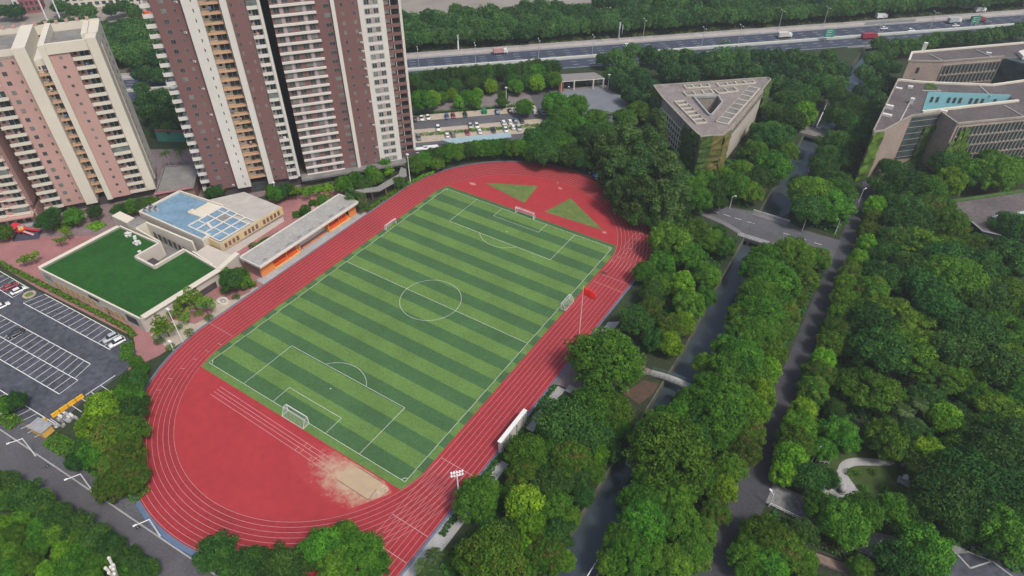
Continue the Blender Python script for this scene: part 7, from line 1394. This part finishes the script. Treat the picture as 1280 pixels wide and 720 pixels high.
# hedges and low planting: clipped strips
def hedge(label, pts, w_, h, mt, grp=None, leaf=.28, nm='hedge', dens=26):
    V = []; T = []
    for a, c in zip(pts[:-1], pts[1:]):
        a = np.array(a); c = np.array(c); L_ = np.linalg.norm(c-a); n = int(L_*w_*dens); u_ = (c-a)/L_; nn = np.array([-u_[1], u_[0]])
        s = NR.rand(n)*L_; tt = (NR.rand(n)-.5)*w_; z = h*(.55+.45*np.cos(np.clip(tt/w_*2, -1, 1)*1.2))*(NR.rand(n)**.35)*(.8+.25*np.sin(s*1.3)+.15*NR.rand(n))
        P = np.stack([a[0]+u_[0]*s+nn[0]*tt, a[1]+u_[1]*s+nn[1]*tt, z+.06], 1)
        nr = NR.normal(size=(n, 3))*.7+np.array([0, 0, .9]); nr /= np.linalg.norm(nr, axis=1)[:, None]; aa = np.cross(nr, NR.normal(size=(n, 3))); aa /= np.linalg.norm(aa, axis=1)[:, None]; bb = np.cross(nr, aa); sz = leaf*(.6+.8*NR.rand(n))[:, None]/2*1.5
        V.append(np.stack([P-aa*sz, P-bb*sz, P+aa*sz, P+bb*sz], 1).reshape(-1, 3)); T.append(np.repeat(np.clip(.5+.3*NR.normal(size=n), 0, 1), 4))
    o = bpy.data.objects.new(nm, leafmesh(nm, np.concatenate(V), np.concatenate(T), mt)); COL.objects.link(o); tag(o, label, 'hedge', grp); return o
leafmat('leaf_yellow', (.30, .20, .02), (.55, .38, .03))
G_ = MATS['leaf_green']; B_ = MATS['leaf_bright']; D_ = MATS['leaf_dark']
hedge('clipped hedge between the striped parking row and the red path', [(-130, -60.6), (-122, -60.3), (-102.4, -58.9), (-84, -57.7), (-64, -56.6), (-59.5, -57.4)], 1.7, 1.1, G_)
hedge('bright clipped hedge between grandstand and covered walkway', [(-50.2, 24), (-48.4, 27), (-48.2, 36), (-47.9, 46)], 1.8, .9, B_)
hedge('bright clipped hedge at the foot of the walkway roof end', [(-47.6, 47), (-46.6, 53), (-44.5, 60)], 1.6, .8, B_)
hedge('dark clipped hedge between track and walkway beside the screen wall', [(48.3, -9.5), (48.3, -20)], 1.3, 1.2, D_)
hedge('dark clipped hedge beside the floodlight mast', [(48.2, -22), (48.6, -49)], 1.6, .8, D_)
hedge('dark clipped hedge below the big tree at the lower walkway', [(48.6, -50), (49.0, -58.5)], 1.5, .9, D_)
hedge('long bright clipped hedge between middle and front car rows', [hw(-20, -91.5), hw(50, -92.5)], 2.2, 1.0, B_, dens=14)
hedge('green clipped hedge above the top car row', [hw(-30, -71.6), hw(52, -71.6)], 1.6, 1.2, G_, dens=14)
hedge('clipped hedge along the lower edge of the toll yard', [(-20.5, 133.4), (-5, 145.2)], 1.8, 1.6, G_, dens=14)
hedge('green planting below the leftmost street lamp before the yellow barrier', [(-80, -93.0), (-55.5, -91.6)], 3.6, .9, G_)
hedge('green planting below the street lamps right of the guard booth', [(-45, -89.4), (-30, -88.0), (-12, -86.8)], 4.2, .9, G_)
hedge('green planting behind the curved blue track edge', [(-40, -76), (-31, -84.5), (-22, -87.2)], 3.0, .5, G_)
hedge('planting on the island bed beside the left edge entrance', [(-58.8, -60), (-53, -64)], 3.4, .9, G_)
hedge('low round hedge of the forecourt island under two trees', [(-131, -38.5), (-126, -37.5)], 5.0, .5, B_)
hedge('low round hedge of the forecourt island nearest the kindergarten', [(-122.5, -32), (-117, -31.5)], 4.6, .5, B_)
hedge('bright shrubs left of the playground at the picture edge', [(-150, -55.5), (-144, -53.5)], 5.0, 1.2, B_)
hedge('green bed in the garden between the two pink gazebos', [(-68, 9), (-57.5, 22.5)], 4.0, .8, G_)
hedge('green planting strip along the foot of the maroon tower', [(-83, 14), (-62, 42)], 4.5, 1.0, G_, dens=14)
hedge('green shrubs along the east wall of the kindergarten', [(-65.5, -12), (-60, 8)], 2.4, 1.3, G_)
hedge('bright ground shrubs at the near end of the grandstand', [(-52, -27), (-48.8, -23.5)], 2.6, 1.2, B_)
hedge('weeds along the far shoulder of the motorway', [hw(-100, 5), hw(420, 5)], 5, .9, MATS['leaf_farwood'], leaf=.8, dens=1.6)
hedge('dark ivy planting beside the boardwalk', [(112, -17), (131, -16)], 3.0, .9, D_, dens=10)
hedge('yellow flowering shrubs at the left end of the road bridge', [(47.5, 97.5), (56.5, 97.2)], 3.5, 2.2, MATS['leaf_yellow'])
# undergrowth filling the wood floors
def under(name, polys, z, m_, lab):
    V = []; T = []
    for (x0, x1, y0, y1, n) in polys:
        P = np.stack([NR.uniform(x0, x1, n), NR.uniform(y0, y1, n), NR.rand(n)*z], 1)
        nr = NR.normal(size=(n, 3))*.6+np.array([0, 0, 1]); nr /= np.linalg.norm(nr, axis=1)[:, None]; aa = np.cross(nr, NR.normal(size=(n, 3))); aa /= np.linalg.norm(aa, axis=1)[:, None]; bb = np.cross(nr, aa); sz = .5*(.6+.8*NR.rand(n))[:, None]
        V.append(np.stack([P-aa*sz, P-bb*sz, P+aa*sz, P+bb*sz], 1).reshape(-1, 3)); T.append(np.repeat(NR.rand(n), 4))
    o = bpy.data.objects.new(name, leafmesh(name, np.concatenate(V), np.concatenate(T), m_)); COL.objects.link(o); stuff(o); tag(o, lab, 'undergrowth'); return o
under('undergrowth', [(53, 68, -75, -10, 3000), (52, 67, 22, 80, 2500), (82, 95, -70, 78, 5000), (80.5, 94, 100, 240, 3500), (106, 170, 20, 118, 9000), (103, 111, 0, 120, 3000), (104, 125, 120, 250, 3000), (135, 180, -2, 20, 2500), (106, 180, -60, -24, 3000), (105, 112, -60, -15, 1500)], .6, D_, 'dark leafy undergrowth on the floor of the campus woods')
under('undergrowth', [(-28, 30, 94, 126, 3500), (30, 64, 99, 130, 3000), (48, 64, 120, 260, 3500), (0, 50, 178, 255, 3500)], .7, D_, 'dark leafy undergrowth behind the far bend and around the triangular building')

# ------------------------------------------------------------------ haze
m = MB(); mh = bpy.data.materials.new('haze_air'); mh.use_nodes = True; nt = mh.node_tree; nt.nodes.remove(nt.nodes['Principled BSDF'])
pv = nt.nodes.new('ShaderNodeVolumePrincipled'); pv.inputs['Color'].default_value = (.86, .92, .95, 1); pv.inputs['Density'].default_value = 0.00025; pv.inputs['Anisotropy'].default_value = 0.2
nt.links.new(pv.outputs[0], nt.nodes['Material Output'].inputs['Volume'])
m.box(-1250, 1250, -320, 950, -6, 140, mh); stuff(m.build('haze'))
